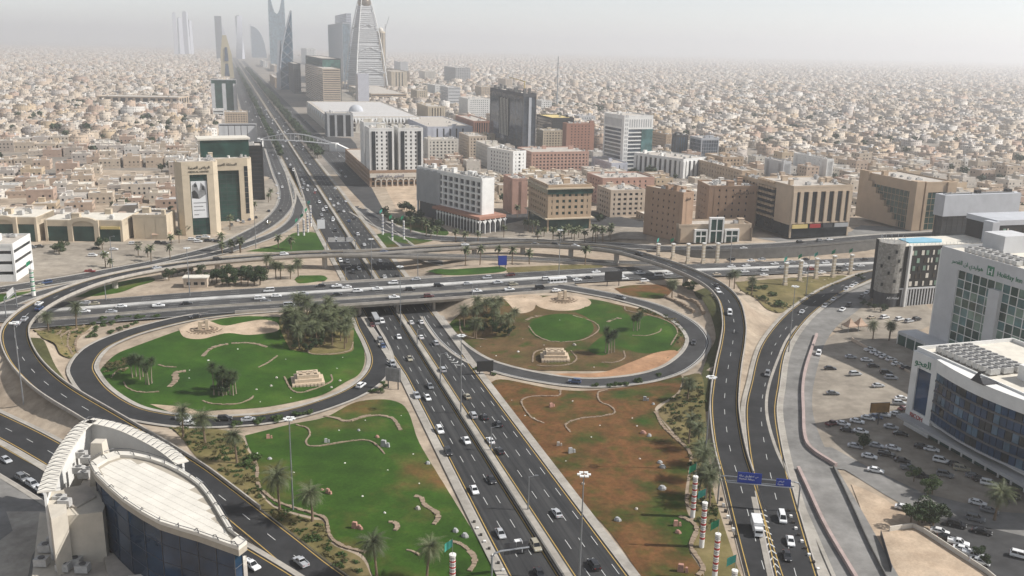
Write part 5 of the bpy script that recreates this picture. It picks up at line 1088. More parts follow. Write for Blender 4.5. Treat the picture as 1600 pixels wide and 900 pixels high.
mb = MB(); mb.prism(scl(.93),.0,Zr-1.3); mb.build('curtain_wall','glass_ink',e)
mb = MB()
w93 = scl(.935)
for i in range(len(w93)):
    p,q = w93[i],w93[(i+1)%len(w93)]; mb.tube([(*p,0),(*p,Zr-1.3)],.09,4)
    for z in (4,8,12,16,20): mb.tube([(*p,z),(*q,z)],.07,4)
mb.build('mullion','dark_metal',e)
# tiles of the roof, each its own slab clipped to the leaf outline
def inside(p, poly):
    r = False
    for (x0,y0),(x1,y1) in zip(poly,poly[1:]+poly[:1]):
        if (y0 > p[1]) != (y1 > p[1]) and p[0] < (x1-x0)*(p[1]-y0)/(y1-y0)+x0: r = not r
    return r
inn = scl(.86); axl = np.array(rl[0]); tipv = rp[13]-rp[0]; ta = tipv/np.hypot(*tipv); tb = np.array([-ta[1],ta[0]])
tm = MB(); tm.box(-.86,.86,-.86,.86,0,.06); tmesh = tm.mesh('roof_tile','leaf_tile'); rot = math.atan2(ta[1],ta[0])
for i in range(-26,27):
    for j in range(-14,15):
        p = ta*(i*1.78)+tb*(j*1.78)
        q4 = [p+ta*a*.85+tb*b*.85 for a,b in ((-1,-1),(1,-1),(1,1),(-1,1))]; ins = [inside(q,inn) for q in q4]
        if all(ins): link('roof_tile',tmesh,e,(p[0],p[1],Zr-.03),rot)
        elif any(ins) or inside(p,inn):
            pl = [tuple(q) for q in q4]
            for (x0,y0),(x1,y1) in zip(inn,inn[1:]+inn[:1]):          # cut the tile at the leaf's edge
                out = []; sd_ = lambda q: (x1-x0)*(q[1]-y0)-(y1-y0)*(q[0]-x0)
                if not pl: break
                for u_,v_ in zip(pl,pl[1:]+pl[:1]):
                    su,sv = sd_(u_),sd_(v_)
                    if su >= -.05: out.append(u_)
                    if (su >= -.05) != (sv >= -.05): k_ = su/(su-sv); out.append((u_[0]+(v_[0]-u_[0])*k_,u_[1]+(v_[1]-u_[1])*k_))
                pl = out
            if len(pl) > 2: mb = MB(); mb.prism(pl,Zr-.03,Zr+.03); mb.build('roof_tile','leaf_tile',e)
rim = MB(); o_,i_ = rl,scl(.90); n = len(rl)
rimp = MB(); 
for k in range(n):
    a,b,c_,d_ = o_[k],o_[(k+1)%n],i_[(k+1)%n],i_[k]
    mb = MB(); mb.prism([a,b,c_,d_],Zr,Zr+.75); mb.build('rim_panel','leaf_tile',e)
    mb = MB(); mb.tube([(*d_,Zr+.7),((a[0]+d_[0])/2,(a[1]+d_[1])/2,Zr+1.3),(*a,Zr+.7)],.09,4); mb.build('rim_bracket','dark_metal',e)
mb = MB(); mb.tube([(x*1.01,y*1.01,Zr+1.3) for x,y in rl+rl[:1]],.08,4); mb.build('guard_rail','dark_metal',e)
# swept white wings behind the roof
def wing(px, ztop, zbot, w, label, inner):
    q = smoothline([(*(np.array(at3(x,y,ztop))-c0),ztop) for x,y in px],2.2); n = normals(q)
    mb = MB(); A = off(q,n,0); B_ = off(q,n,inner*.5); lo = lambda X: np.column_stack([X[:,:2],np.full(len(X),zbot)])
    mb.quadstrip(A,lo(A)); mb.quadstrip(lo(B_),B_); mb.quadstrip(B_,A)
    for k_ in (0,-1): mb.poly([A[k_],B_[k_],lo(B_)[k_],lo(A)[k_]])
    o = mb.build('swept_wall','wall_white',e)
    W = off(q,n,-inner*w*.35,.1); V = off(q,n,inner*w*.65,.1)
    for i in range(len(q)-1):
        mb = MB(); a,b,c_,d_ = W[i],W[i+1],V[i+1],V[i]; a,b,c_,d_ = [np.array(p) for p in (a,b,c_,d_)]
        b2 = a+(b-a)*.93; c2 = d_+(c_-d_)*.93; P4 = [a,b2,c2,d_]
        if area([tuple(p[:2]) for p in P4]) < 0: P4 = P4[::-1]
        mb.prism([tuple(p[:2]) for p in P4],ztop+.05,ztop+.3); mb.build('wing_panel','leaf_tile',e)
        mb = MB(); mb.tube([tuple(W[i]+np.array([0,0,.5])),tuple((W[i]+V[i])/2+np.array([0,0,1.1])),tuple(V[i]+np.array([0,0,.5]))],.08,4); mb.build('wing_bracket','dark_metal',e)
wing([(68,770),(78,740),(92,712),(108,688),(124,668),(141,657)],23.5,0,3.6,'',-1)
wing([(141,657),(165,661),(195,669),(225,682),(255,698),(275,712),(288,724)],23.5,9,3.2,'',-1)
def lump(pxs, z0, z1, name, m):
    pl = [tuple(np.array(at3(x,y,z1))-c0) for x,y in pxs]
    if area(pl) < 0: pl = pl[::-1]
    mb = MB(); mb.prism(pl,z0,z1); return mb.build(name,m,e)
mat('stone_clad',(.50,.455,.38),.85,.12,.3)
lump([(78,785),(120,760),(150,760),(164,790),(160,800),(102,806)],0,19,'stair_block','stone_clad')
lump([(100,762),(136,757),(150,775),(120,792),(90,788)],19.0,19.4,'terrace','roof_slab')
lump([(70,770),(100,765),(105,800),(80,812)],0,20.5,'side_block','stone_clad')
lump([(120,772),(150,700),(165,720),(170,765),(160,775)],0,17.5,'inner_terrace','roof_slab')
pl = [tuple(np.array(at3(x,y,27))-c0) for x,y in ((146,682),(160,681),(168,715),(146,717))]
mb = MB(); cx_,cy_ = np.mean(pl,0); mb.prism([(cx_-2.3,cy_-2.3),(cx_+2.3,cy_-2.3),(cx_+2.3,cy_+2.3),(cx_-2.3,cy_+2.3)],15,28.5,0,[(cx_-1.3,cy_-1.3),(cx_+1.3,cy_-1.3),(cx_+1.3,cy_+1.3),(cx_-1.3,cy_+1.3)]); mb.build('shaft','stone_clad',e)
for i,(x,y,z) in enumerate(((128,716,17.5),(136,724,17.5),(124,740,17.5),(132,748,17.5),(140,742,17.5),(94,786,19.4),(102,792,19.4))):
    p = np.array(at3(x,y,z))-c0; mb = MB(); mb.box(p[0]-1.3,p[0]+1.3,p[1]-.8,p[1]+.8,z+.3,z+1.9); mb.box(p[0]-1,p[0]-.8,p[1]-.7,p[1]+.7,z-.02,z+.3); mb.prism([(p[0]+.7*math.cos(a),p[1]+.6*math.sin(a)) for a in np.arange(8)*.785],z+1.9,z+2.1,1); mb.build('roof_unit',['roof_unit','roof_dark'],e)
lump([(170,900),(160,862),(230,872),(300,884),(385,868),(392,960),(170,960)],0,8.0,'lower_terrace','roof_slab')
lump([(200,899),(290,890),(383,868),(384,874),(290,897),(200,906)],8.0,9.2,'terrace_parapet','leaf_tile')
lump([(62,800),(98,806),(100,860),(90,900),(50,900)],0,7,'rear_wing','stone_clad')
for i,(x,y) in enumerate(((72,862),(86,850),(66,884),(100,892),(118,884),(112,864),(96,874),(130,894))):
    p = np.array(at3(x,y,7))-c0; mb = MB(); mb.box(p[0]-1.4,p[0]+1.4,p[1]-1,p[1]+1,7.3,9); mb.prism([(p[0]+.75*math.cos(a),p[1]+.75*math.sin(a)) for a in np.arange(8)*.785],9,9.2,1); mb.build('roof_unit',['roof_unit','roof_dark'],e)
lump([(95,855),(165,850),(172,900),(160,960),(60,960),(80,900)],0,6.9,'machine_deck','roof_slab')
block(c0-35,np.array([1,0]),np.array([0,1]),70,70)
# ------------------------------------------------------------------ the city of low houses
far_side = np.array([(*ST(s,0),0.06,0) for s in np.r_[np.arange(820,1200,20),np.arange(1200,6000,60)]])
road('road',far_side,46,20,'asphalt_worn',lanes=(28,36),kerb=False,label='western frontage road of the far highway, reaching into the haze'); road('road',far_side,-26,-48,'asphalt_worn',lanes=(-33,-40),kerb=False,label='eastern frontage road of the far highway, reaching into the haze')
m,n,l,b = nt('house',.9,.2)
at = n.new('ShaderNodeAttribute'); at.attribute_name = 'tint'
pos = n.new('ShaderNodeNewGeometry'); mp = n.new('ShaderNodeMapping'); mp.inputs['Rotation'].default_value = (0,0,-R_(17.2)); l.new(pos.outputs['Position'],mp.inputs[0])
mn = n.new('ShaderNodeMapping'); mn.vector_type = 'VECTOR'; mn.inputs['Rotation'].default_value = (0,0,-R_(17.2)); l.new(pos.outputs['True Normal'],mn.inputs[0])
def mth(op,a,bb=None,c=None):
    k = n.new('ShaderNodeMath'); k.operation = op
    for i,v in enumerate((a,bb,c)):
        if v is None: continue
        if hasattr(v,'links'): l.new(v,k.inputs[i])
        else: k.inputs[i].default_value = v
    return k.outputs[0]
sp = n.new('ShaderNodeSeparateXYZ'); l.new(mp.outputs[0],sp.inputs[0]); sn = n.new('ShaderNodeSeparateXYZ'); l.new(mn.outputs[0],sn.inputs[0])
isx = mth('GREATER_THAN',mth('ABSOLUTE',sn.outputs[0]),.5); vert = mth('LESS_THAN',mth('ABSOLUTE',sn.outputs[2]),.3)
uu = mth('ADD',mth('MULTIPLY',isx,sp.outputs[1]),mth('MULTIPLY',mth('SUBTRACT',1.0,isx),sp.outputs[0]))
fu = mth('FRACT',mth('DIVIDE',uu,3.4)); fz = mth('FRACT',mth('DIVIDE',sp.outputs[2],3.5))
win = mth('MULTIPLY',mth('MULTIPLY',mth('GREATER_THAN',fu,.36),mth('LESS_THAN',fu,.72)),mth('MULTIPLY',mth('GREATER_THAN',fz,.3),mth('LESS_THAN',fz,.74)))
wn_ = n.new('ShaderNodeTexWhiteNoise'); wn_.noise_dimensions = '3D'; cv = n.new('ShaderNodeCombineXYZ')
l.new(mth('FLOOR',mth('DIVIDE',uu,3.4)),cv.inputs[0]); l.new(mth('FLOOR',mth('DIVIDE',sp.outputs[2],3.5)),cv.inputs[1]); l.new(isx,cv.inputs[2]); l.new(cv.outputs[0],wn_.inputs['Vector'])
win = mth('MULTIPLY',mth('MULTIPLY',win,vert),mth('LESS_THAN',wn_.outputs['Value'],.68))
nz = noise(n,l,pos.outputs['Position'],.25,4); rr = ramp(n,[(.3,(.82,.82,.82)),(.7,(1.1,1.1,1.1))]); l.new(nz,rr.inputs[0])
base = mixc(n,l,1.0,at.outputs['Color'],rr.outputs[0],'MULTIPLY')
l.new(mixc(n,l,win,base,(.15,.14,.13)),b.inputs['Base Color'])
PAL = np.array([.985,.975,.965])*1.03*(.92*np.array([.46,.385,.30])*.3+.66*np.array([(.50,.42,.33),(.46,.36,.27),(.54,.48,.40),(.60,.57,.52),(.66,.65,.62),(.45,.33,.25),(.40,.27,.21),(.52,.40,.26),(.36,.31,.27),(.48,.44,.41),(.57,.50,.42),(.42,.39,.37)]))
PW = np.array([15,13,14,10,8,9,5,6,5,7,12,5],float); PW /= PW.sum()
# lots on a street grid that follows the highway
def lots(smin, smax, pitch_s, pitch_t, street, keep, seed):
    r = np.random.default_rng(seed); out = []
    row = 0; s = smin
    while s < smax:
        T = s*.75+300; k = int((T+s*1.3+300)/pitch_t); ts = -T+np.arange(k)*pitch_t
        colm = np.arange(k)
        ts = ts+street*(colm//5)*.0
        okc = ((colm+row//2*3) % 7) != 6
        okc &= ~np.isin(colm % 26,(12,13))
        ss = np.full(k,s)+r.normal(0,.7,k)+5*np.sin(ts*.011+s*.003)
        sel = okc & (r.random(k) < keep)
        out.append(np.column_stack([ss[sel],ts[sel]+r.normal(0,.6,sel.sum())+14*np.sin(s*.009)+9*np.sin(ts[sel]*.006+s*.004)+pitch_t*.5*((row//2)%2)]))
        row += 1; s += (pitch_s if row % 2 else pitch_s+street)+(16 if row % 10 == 0 else 0)
    return np.vstack(out)
def project(st, z=4.0):
    X = st[:,0]*DV[0]+(st[:,1]+T0)*EV[0]; Y = st[:,0]*DV[1]+(st[:,1]+T0)*EV[1]
    w = Y*_F[1]+(z-CAMZ)*_F[2]; x = X*_R[0]+Y*_R[1]+(z-CAMZ)*_R[2]; y = X*_U[0]+Y*_U[1]+(z-CAMZ)*_U[2]
    return X,Y,800+FPX*x/w,450-FPX*y/w
BND_W = [(-200,398),(-10,372),(60,352),(72,348),(200,350),(265,352),(275,300),(330,245),(345,190),(378,100),(382,70)]
BND_E = [(395,70),(480,90),(545,140),(600,190),(668,205),(675,262),(700,290),(775,330),(800,322),(900,326),(930,345),(1004,345),(1080,330),(1180,335),(1335,352),(1345,356),(1455,350),(1480,345),(1600,350),(1800,370)]
def allowed(st, m, lo_=-300, hi_=1900):
    X,Y,px,py = project(st); t = st[:,1]
    ok = (px > lo_) & (px < hi_) & (py < 460)
    yw = np.interp(px,*zip(*BND_W)); ye = np.interp(px,*zip(*BND_E))
    west = (t < -62) & (py < yw); east = (t > 58) & (py < ye)
    ok &= west | east
    ok &= ~((t > 58)&(t < 150)&(st[:,0] < 3300)&(st[:,0] > 1500)&(rng.random(len(t)) < .6))
    for q in BUILT:
        q = np.array(q); lo,hi = q.min(0)-m,q.max(0)+m
        near = ok & (X > lo[0]) & (X < hi[0]) & (Y > lo[1]) & (Y < hi[1])
        for i in np.nonzero(near)[0]:
            p = np.array([X[i],Y[i]]); c = q.mean(0); a = (q[1]-q[0]); bb = (q[3]-q[0]); la,lb = np.hypot(*a),np.hypot(*bb)
            u,v = abs((p-c)@a)/la,abs((p-c)@bb)/lb
            if u < la/2+m and v < lb/2+m: ok[i] = False
    return ok
L1 = lots(420,3000,19.5,20.5,11,.93,1); L1 = L1[allowed(L1,7)]
L2 = lots(3000,6500,22,24,14,.88,2); L2 = L2[allowed(L2,5,-120,1720)]
L3 = lots(6500,13000,29,32,18,.85,3); L3 = L3[allowed(L3,5,-60,1660)]
tree_mask = rng.random(len(L1)) < .11; CT = L1[tree_mask]; L1 = L1[~tree_mask]
tm2 = rng.random(len(L2)) < .07; CT2 = L2[tm2]; L2 = L2[~tm2]
def dims(L, big=1.0):
    k = len(L); w = rng.uniform(14,19.6,k)*big; d = rng.uniform(13,17.6,k)*big; h = rng.choice([4.2,6.6,7.4,8.0,8.6,10.0,12.0,15.0],k,p=[.16,.22,.22,.18,.11,.06,.03,.02])*rng.uniform(.92,1.08,k)
    c = PAL[rng.choice(len(PAL),k,p=PW)]*rng.uniform(.86,1.14,(k,1))
    return w,d,h,np.clip(c,0,.8)
W1,D1,H1,C1 = dims(L1); X1_,Y1_,px1,py1 = project(L1)
order = np.argsort(-(1/Y1_)); inview = (px1 > 0)&(px1 < 1600)&(py1 > 60)
order = [i for i in order if inview[i]][:300]; indiv = np.zeros(len(L1),bool); indiv[order] = True
def cuboids(C, a0, a1, b0, b1, z0, z1, tint, top=True, roof=None):
    """boxes in highway axes around centres C; returns verts, quads, colours"""
    k = len(C); z0 = np.broadcast_to(z0,k); z1 = np.broadcast_to(z1,k)
    cor = []
    for z in (z0,z1):
        for aa,bb in ((a0,b0),(a1,b0),(a1,b1),(a0,b1)):
            t = C[:,1]+aa; s = C[:,0]+bb
            cor.append(np.column_stack([s*DV[0]+(t+T0)*EV[0],s*DV[1]+(t+T0)*EV[1],z]))
    V = np.stack(cor,1).reshape(-1,3); q = np.array([(0,1,5,4),(1,2,6,5),(2,3,7,6),(3,0,4,7)]+([(4,5,6,7)] if top else []))
    Fq = (np.arange(k)[:,None,None]*8+q[None]).reshape(-1,4); nq = len(q)
    col_ = np.repeat(tint[:,None,:],nq,1).copy()
    if top: col_[:,-1] = tint*1.05 if roof is None else roof
    return V,Fq,col_.reshape(-1,3)
def assemble(name, parts, label):
    V = np.vstack([p[0] for p in parts]); o = np.cumsum([0]+[len(p[0]) for p in parts[:-1]]); Fq = np.vstack([p[1]+k for p,k in zip(parts,o)]); Cc = np.vstack([p[2] for p in parts])
    me = bpy.data.meshes.new(name); me.vertices.add(len(V)); me.vertices.foreach_set('co',V.astype(np.float32).ravel())
    me.loops.add(len(Fq)*4); me.loops.foreach_set('vertex_index',Fq.astype(np.int32).ravel()); me.polygons.add(len(Fq)); me.polygons.foreach_set('loop_start',np.arange(0,len(Fq)*4,4,dtype=np.int32))
    a = me.attributes.new('tint','FLOAT_COLOR','FACE'); a.data.foreach_set('color',np.column_stack([Cc,np.ones(len(Cc))]).astype(np.float32).ravel())
    me.materials.append(M['house']); me.update(); me.validate()
    return link(name,me,kind='stuff',label=label)
def house_parts(L, W, D, Hh, C, detail):
    k = len(L); roofc = np.clip(C*.4+np.array([.30,.275,.25])*rng.uniform(.7,1.15,(k,1)),0,.75); out = []
    if detail == 2:
        hp = Hh+.9; t = .35
        out.append(cuboids(L,-W/2,W/2,-D/2,D/2,-.3,Hh,C,True,roofc))
        for a0,a1,b0,b1 in ((-W/2,W/2,-D/2,-D/2+t),(-W/2,W/2,D/2-t,D/2),(-W/2,-W/2+t,-D/2+t,D/2-t),(W/2-t,W/2,-D/2+t,D/2-t)): out.append(cuboids(L,a0-.05,a1+.05,b0-.05,b1+.05,Hh-.6,hp,C))
    else: out.append(cuboids(L,-W/2,W/2,-D/2,D/2,-.3,Hh,C,True,roofc))
    if detail >= 1:
        u = rng.uniform(-.3,.3,k)*W; v = rng.uniform(-.3,.3,k)*D; out.append(cuboids(L,u-2,u+2.2,v-1.8,v+1.8,Hh-.1,Hh+2.9,C))
        sel = rng.random(k) < .6; Ls = L[sel]; u = rng.uniform(-.35,.35,sel.sum())*W[sel]; v = rng.uniform(-.35,.35,sel.sum())*D[sel]; out.append(cuboids(Ls,u-.9,u+.9,v-.9,v+.9,Hh[sel]-.1,Hh[sel]+1.7,np.full((sel.sum(),3),.6)))
        # boundary wall and annex of the plot
        sel = rng.random(k) < .35; Ls = L[sel]; out.append(cuboids(Ls,-W[sel]/2-2.4,-W[sel]/2-2.1,-D[sel]/2-2,D[sel]/2+2,-.3,2.4,C[sel]*.95)); out.append(cuboids(Ls,-W[sel]/2-2.1,W[sel]/2+2.1,-D[sel]/2-2.3,-D[sel]/2-2,-.3,2.4,C[sel]*.95))
        sel = rng.random(k) < .12; Ls = L[sel]; out.append(cuboids(Ls,W[sel]/2,W[sel]/2+rng.uniform(2.5,4.5,sel.sum()),-D[sel]/2+1,D[sel]/2-3,-.3,Hh[sel]*rng.uniform(.4,.75,sel.sum()),C[sel]))
    return out
rest = ~indiv
assemble('distant_houses',house_parts(L1[rest],W1[rest],D1[rest],H1[rest],C1[rest],2),'dense low flat roofed houses in beige and white reaching into the distance')
w,d,h,c = dims(L2,1.16); assemble('distant_houses',house_parts(L2,w,d,h*.9,c,1),'far belt of small flat roofed houses fading in the haze')
w,d,h,c = dims(L3,1.45); assemble('distant_houses',house_parts(L3,w,d,h*.9,c,0),'farthest belt of houses dissolving in the haze')
# larger blocks scattered through the districts
bi = rng.random(len(L1)) < .022; Lb = np.vstack([L1[bi&rest],L2[rng.random(len(L2)) < .006]]); kb = len(Lb)
wb,db,hb_ = rng.uniform(20,36,kb),rng.uniform(16,26,kb),rng.uniform(9,16,kb); cb = np.clip(PAL[rng.choice(len(PAL),kb,p=PW)]*rng.uniform(.9,1.25,(kb,1)),0,.72)
assemble('distant_blocks',house_parts(Lb,wb,db,hb_,cb,2),'larger pale apartment blocks rising among the low houses')
# individual houses, nearest the viewer
HM = {}
for i,cc in enumerate(PAL): mat('house_%d'%i,tuple(cc),.9,.12,.3)
names_ = ['beige','tan','sand coloured','off white','white','brown','red brown','ochre','grey brown','pale grey','cream','grey']
for i in order:
    ci = int(np.argmin(((PAL-C1[i])**2).sum(1))); xy = (X1_[i],Y1_[i]); W,D,h = float(W1[i]),float(D1[i]),float(H1[i])
    west = L1[i,1] < 0
    e = empty('house',(xy[0],xy[1],0),R_(17.2),label='%s %s storey flat roofed house in the %s quarter'%(names_[ci],{True:'one',False:'two'}[h < 6] if h < 10 else 'three','western' if west else 'eastern'),cat='house',group='houses of the %s quarter'%('western' if west else 'eastern'))
    mt = 'house_%d'%ci; mb = MB(); mb.box(-W/2,W/2,-D/2,D/2,-.3,h); t = .35
    if random.random() < .15: a = random.uniform(1.0,2.5); mb.box(W/2+.01,W/2+a,-D/2+1,D/2-3,-.3,h*.6)
    for q in ((-W/2-.05,W/2+.05,-D/2-.05,-D/2+t),(-W/2-.05,W/2+.05,D/2-t,D/2+.05),(-W/2-.05,-W/2+t,-D/2+t,D/2-t),(W/2-t,W/2+.05,-D/2+t,D/2-t)): mb.box(*q,h-.6,h+.9)
    mb.build('wall',mt,e)
    mb = MB(); u,v = random.uniform(-.25,.25)*W,random.uniform(-.25,.25)*D; mb.box(u-2,u+2.2,v-1.8,v+1.8,h-.1,h+2.9); mb.box(u-2.2,u+2.4,v-2,v+2,h+2.9,h+3.1); mb.build('stair_house',mt,e)
    mb = MB(); mb.box(-W/2+t,W/2-t,-D/2+t,D/2-t,h-.02,h+.12); mb.build('roof',random.choice(['roof_slab','roof_pale','roof_unit']),e)
    mb = MB(); nfl = max(1,int(h/3.4)); nwx = max(2,int(W/3.6)); nwy = max(2,int(D/3.6))
    for f in range(nfl):
        for k in range(nwx):
            x = -W/2+W*(k+.5)/nwx
            if random.random() < .75: mb.box(x-.65,x+.65,-D/2-.08,-D/2+.2,f*3.5+1,f*3.5+2.5)
        for k in range(nwy):
            y = -D/2+D*(k+.5)/nwy
            for sx in (-1,1):
                if random.random() < .7: mb.box(sx*W/2-.1,sx*W/2+.1,y-.6,y+.6,f*3.5+1,f*3.5+2.5)
    mb.build('window','glass_dark',e,kind='stuff')
    for k in range(random.randint(1,3)):
        mb = MB(); u,v = random.uniform(-.38,.38)*W,random.uniform(-.38,.38)*D; r_ = random.random()
        if r_ < .5: mb.prism([(u+.8*math.cos(a),v+.8*math.sin(a)) for a in np.arange(8)*.785],h,h+1.7); mb.build('water_tank','roof_tank',e)
        else: mb.box(u-.6,u+.6,v-.5,v+.5,h+.1,h+1.1); mb.build('roof_unit','roof_unit',e)
    mb = MB(); mb.box(-W/2,W/2,-D/2-1.6,-D/2-1.35,-.3,2.2); mb.box(-W/2,-W/2+.25,-D/2-1.35,-D/2,-.3,2.2); mb.build('yard_wall',mt,e)
# medium apartment slabs in the districts
# trees of the city, street trees along the far highway
def lowtree(seed):
    r = np.random.default_rng(seed); mb = MB(); mb.tube([(0,0,-.2),(0,0,3)],[.25,.15],4,1)
    for i in range(46):
        dv = r.normal(size=3); dv /= np.linalg.norm(dv); p = dv*r.uniform(.5,1)*np.array([2.6,2.6,2.2])+np.array([0,0,4.6]); a = r.normal(size=3); a /= np.linalg.norm(a); bb = np.cross(a,dv); bb /= max(np.linalg.norm(bb),1e-6); s = 1.15*r.uniform(.7,1.2)
        mb.poly([p-a*s,p+bb*s*.7,p+a*s,p-bb*s*.7])
    return mb
leafm = 'tree_leaf'
LT = [lowtree(k).mesh('street_tree',[leafm,'trunk']) for k in range(4)]
for q in LT:
    pass
rowpos = [(s,t) for s in np.arange(1000,1900,9.2) for t in (-18.5,19.5,24)]
kk = 0
for s,t in rowpos:
    if random.random() < .12: continue
    if kk >= 290: break
    kk += 1; p = ST(s+random.uniform(-3,3),t+random.uniform(-1,1)*1.2); o = link('street_tree',random.choice(LT),None,(p[0],p[1],0),random.uniform(0,6),label='dusty green street tree in the rows along the far highway',cat='tree',group='street trees along the far highway'); sc_ = random.uniform(1.0,1.55); o.scale = (sc_,sc_,sc_)
def treemass(name, centres, label, smin=.9, smax=1.8):
    src = [(np.array([v.co[:] for v in me.vertices]),[tuple(p.vertices) for p in me.polygons],[p.material_index for p in me.polygons]) for me in LT]; mb = MB()
    for s,t in centres:
        V,Fs,mi = src[random.randrange(4)]; k = random.uniform(smin,smax); a = random.uniform(0,6.28); c = ST(s,t); b0 = len(mb.v)
        X = (V[:,0]*math.cos(a)-V[:,1]*math.sin(a))*k+c[0]; Y = (V[:,0]*math.sin(a)+V[:,1]*math.cos(a))*k+c[1]; mb.v += list(zip(X.tolist(),Y.tolist(),(V[:,2]*k).tolist())); mb.f += [tuple(i+b0 for i in f) for f in Fs]; mb.m += mi
    mb.build(name,[leafm,'trunk'],kind='stuff',label=label)
extra = [(s,t+random.uniform(-2,2)) for s in np.arange(1850,4200,8.5) for t in (-18.5,19.5,25)]
treemass('street_tree_rows',extra,'far rows of dusty green street trees along the highway')
treemass('city_trees',[tuple(p) for p in CT]+[(s+random.uniform(-8,8),t+random.uniform(-8,8)) for s,t in CT[::2]]+[tuple(p) for p in CT2[::2]],'dark trees scattered between the houses')
# ------------------------------------------------------------------ plants
def palm_meshes(seed, h=8.5, R=3.6, nf=34, fan=False):
    r = random.Random(seed); t = MB()
    lean = (r.uniform(-.5,.5),r.uniform(-.5,.5))
    pts = [(lean[0]*(k/5)**2,lean[1]*(k/5)**2,h*k/5-.3*(k == 0)) for k in range(6)]
    t.tube(pts,[.36,.27,.25,.24,.25,.34] if not fan else [.3,.2,.17,.15,.15,.2],7)
    c = MB(); top = Vector((lean[0],lean[1],h))
    for i in range(nf):
        az = i*2.39996+r.uniform(-.2,.2); u = i/nf
        el = (1.25-1.95*u+r.uniform(-.12,.12)) if not fan else (1.4-2.7*u)
        L = R*(r.uniform(.85,1.1)); ca,sa = math.cos(az),math.sin(az)
        n = 6; prev = None; p = top.copy(); e = el
        for k in range(n+1):
            w = (.20+.85*math.sin(math.pi*min(1,(k/n)*.92+.08)))*(.85 if not fan else 1.0)*(R/3.6)
            side = Vector((-sa,ca,0)); down = Vector((0,0,-1))
            a = p+side*w+down*(.38*w); b = p-side*w+down*(.38*w)
            cur = (p.copy(),a,b)
            if prev:
                # leaflets: slim triangles on both sides of the rib
                for q0,q1,s_ in ((prev[0],cur[0],1),(prev[0],cur[0],-1)):
                    for m in range(3):
                        f0 = m/3; f1 = f0+.17
                        s0 = q0.lerp(q1,f0); s1 = q0.lerp(q1,f1+.05)
                        ww = w*r.uniform(.8,1.15)
                        tip = s1+side*(s_*ww)+down*(.45*ww)+(q1-q0)*.7
                        c.poly([s0,s1,tip] if s_ < 0 else [s1,s0,tip])
            prev = cur
            d = Vector((ca*math.cos(e),sa*math.cos(e),math.sin(e)))
            p = p+d*(L/n); e -= (.24 if not fan else .16)
    if not fan: c.sphere((top.x,top.y,top.z-.25),.5,6,4)
    return t.mesh('trunk','trunk' if not fan else 'pale_trunk'), c.mesh('crown','palm_leaf' if not fan else 'fan_leaf')
PALMS = [palm_meshes(s,h,R,nf) for s,h,R,nf in ((1,8.0,4.2,48),(2,6.6,3.9,44),(3,9.0,4.2,50),(4,7.4,3.7,42))]
FANS = [palm_meshes(s,h,2.5,56,True) for s,h in ((11,7.6),(12,6.4),(13,8.6))]
def crown_mesh(seed, rx, rz, n, leaf, m, z0, lobes=7):
    r = np.random.default_rng(seed); mb = MB()
    lc = [(r.normal(0,.45,3)*np.array([rx,rx,rz*.8]),r.uniform(.38,.62)) for _ in range(lobes)]
    for i in range(n):
        c,q = lc[r.integers(lobes)]
        d = r.normal(size=3); d /= np.linalg.norm(d); rad = r.uniform(.55,1.05)**.5
        p = c+d*rad*q*np.array([rx,rx,rz]); p = np.array([p[0],p[1],max(p[2],-rz)+z0])
        a = r.normal(size=3); a /= np.linalg.norm(a); b = np.cross(a,d+r.normal(0,.4,3)); b /= max(np.linalg.norm(b),1e-6)
        s = leaf*r.uniform(.6,1.3)
        mb.poly([p-a*s,p+b*s*.5,p+a*s,p-b*s*.5])
    return mb.mesh('crown',m)
def tree_meshes(seed, h, rx, rz, n, leaf, m='tree_leaf'):
    t = MB(); r = random.Random(seed)
    t.tube([(0,0,-.3),(r.uniform(-.2,.2),r.uniform(-.2,.2),h*.45),(r.uniform(-.4,.4),0,h*.75)],[.3*h/6,.22*h/6,.1*h/6],6)
    for k in range(4):
        a = k*1.6+r.random(); t.tube([(0,0,h*.38),(rx*.5*math.cos(a),rx*.5*math.sin(a),h*.68)],[.13*h/6,.05*h/6],5)
    return t.mesh('trunk','trunk'), crown_mesh(seed,rx,rz,n,leaf,m,h-rz*.75)
TREES = [tree_meshes(21,6.5,3.0,2.4,1500,.34),tree_meshes(22,7.5,3.4,2.9,1700,.36),tree_meshes(23,5.5,2.8,2.0,1300,.32)]
FARTREES = [tree_meshes(31,6.5,3.2,2.5,330,.75),tree_meshes(32,7.5,3.6,3.0,360,.8),tree_meshes(33,5.5,3.0,2.2,300,.75)]
BUSHES = [crown_mesh(41,1.1,.8,420,.2,'bush_leaf',.7,4),crown_mesh(42,1.4,.9,520,.22,'bush_leaf',.8,5)]
SCRUB = [crown_mesh(51,.8,.4,130,.22,'dry_leaf',.3,4),crown_mesh(52,1.0,.5,150,.24,'bush_leaf',.35,4),crown_mesh(53,.7,.35,110,.2,'dry_leaf',.25,3)]
FARPALM = []
def lowpalm(seed,h):
    r = random.Random(seed); t = MB(); t.tube([(0,0,-.2),(0,0,h)],[.32,.26],5); c = MB()
    for i in range(16):
        az = i*2.4; el = 1.1-1.7*i/16; p = Vector((0,0,h)); e = el; pr = None
        for k in range(4):
            w = [.2,.75,.7,.1][k]; s = Vector((-math.sin(az),math.cos(az),0))*w; dn = Vector((0,0,-.3*w))
            if pr: c.poly([pr[0],p,p+s+dn,pr[1]]); c.poly([p,pr[0],pr[2],p-s+dn])
            pr = (p.copy(),p+s+dn,p-s+dn)
            p = p+Vector((math.cos(az)*math.cos(e),math.sin(az)*math.cos(e),math.sin(e)))*1.25; e -= .42
    return t.mesh('trunk','trunk'), c.mesh('crown','palm_leaf')
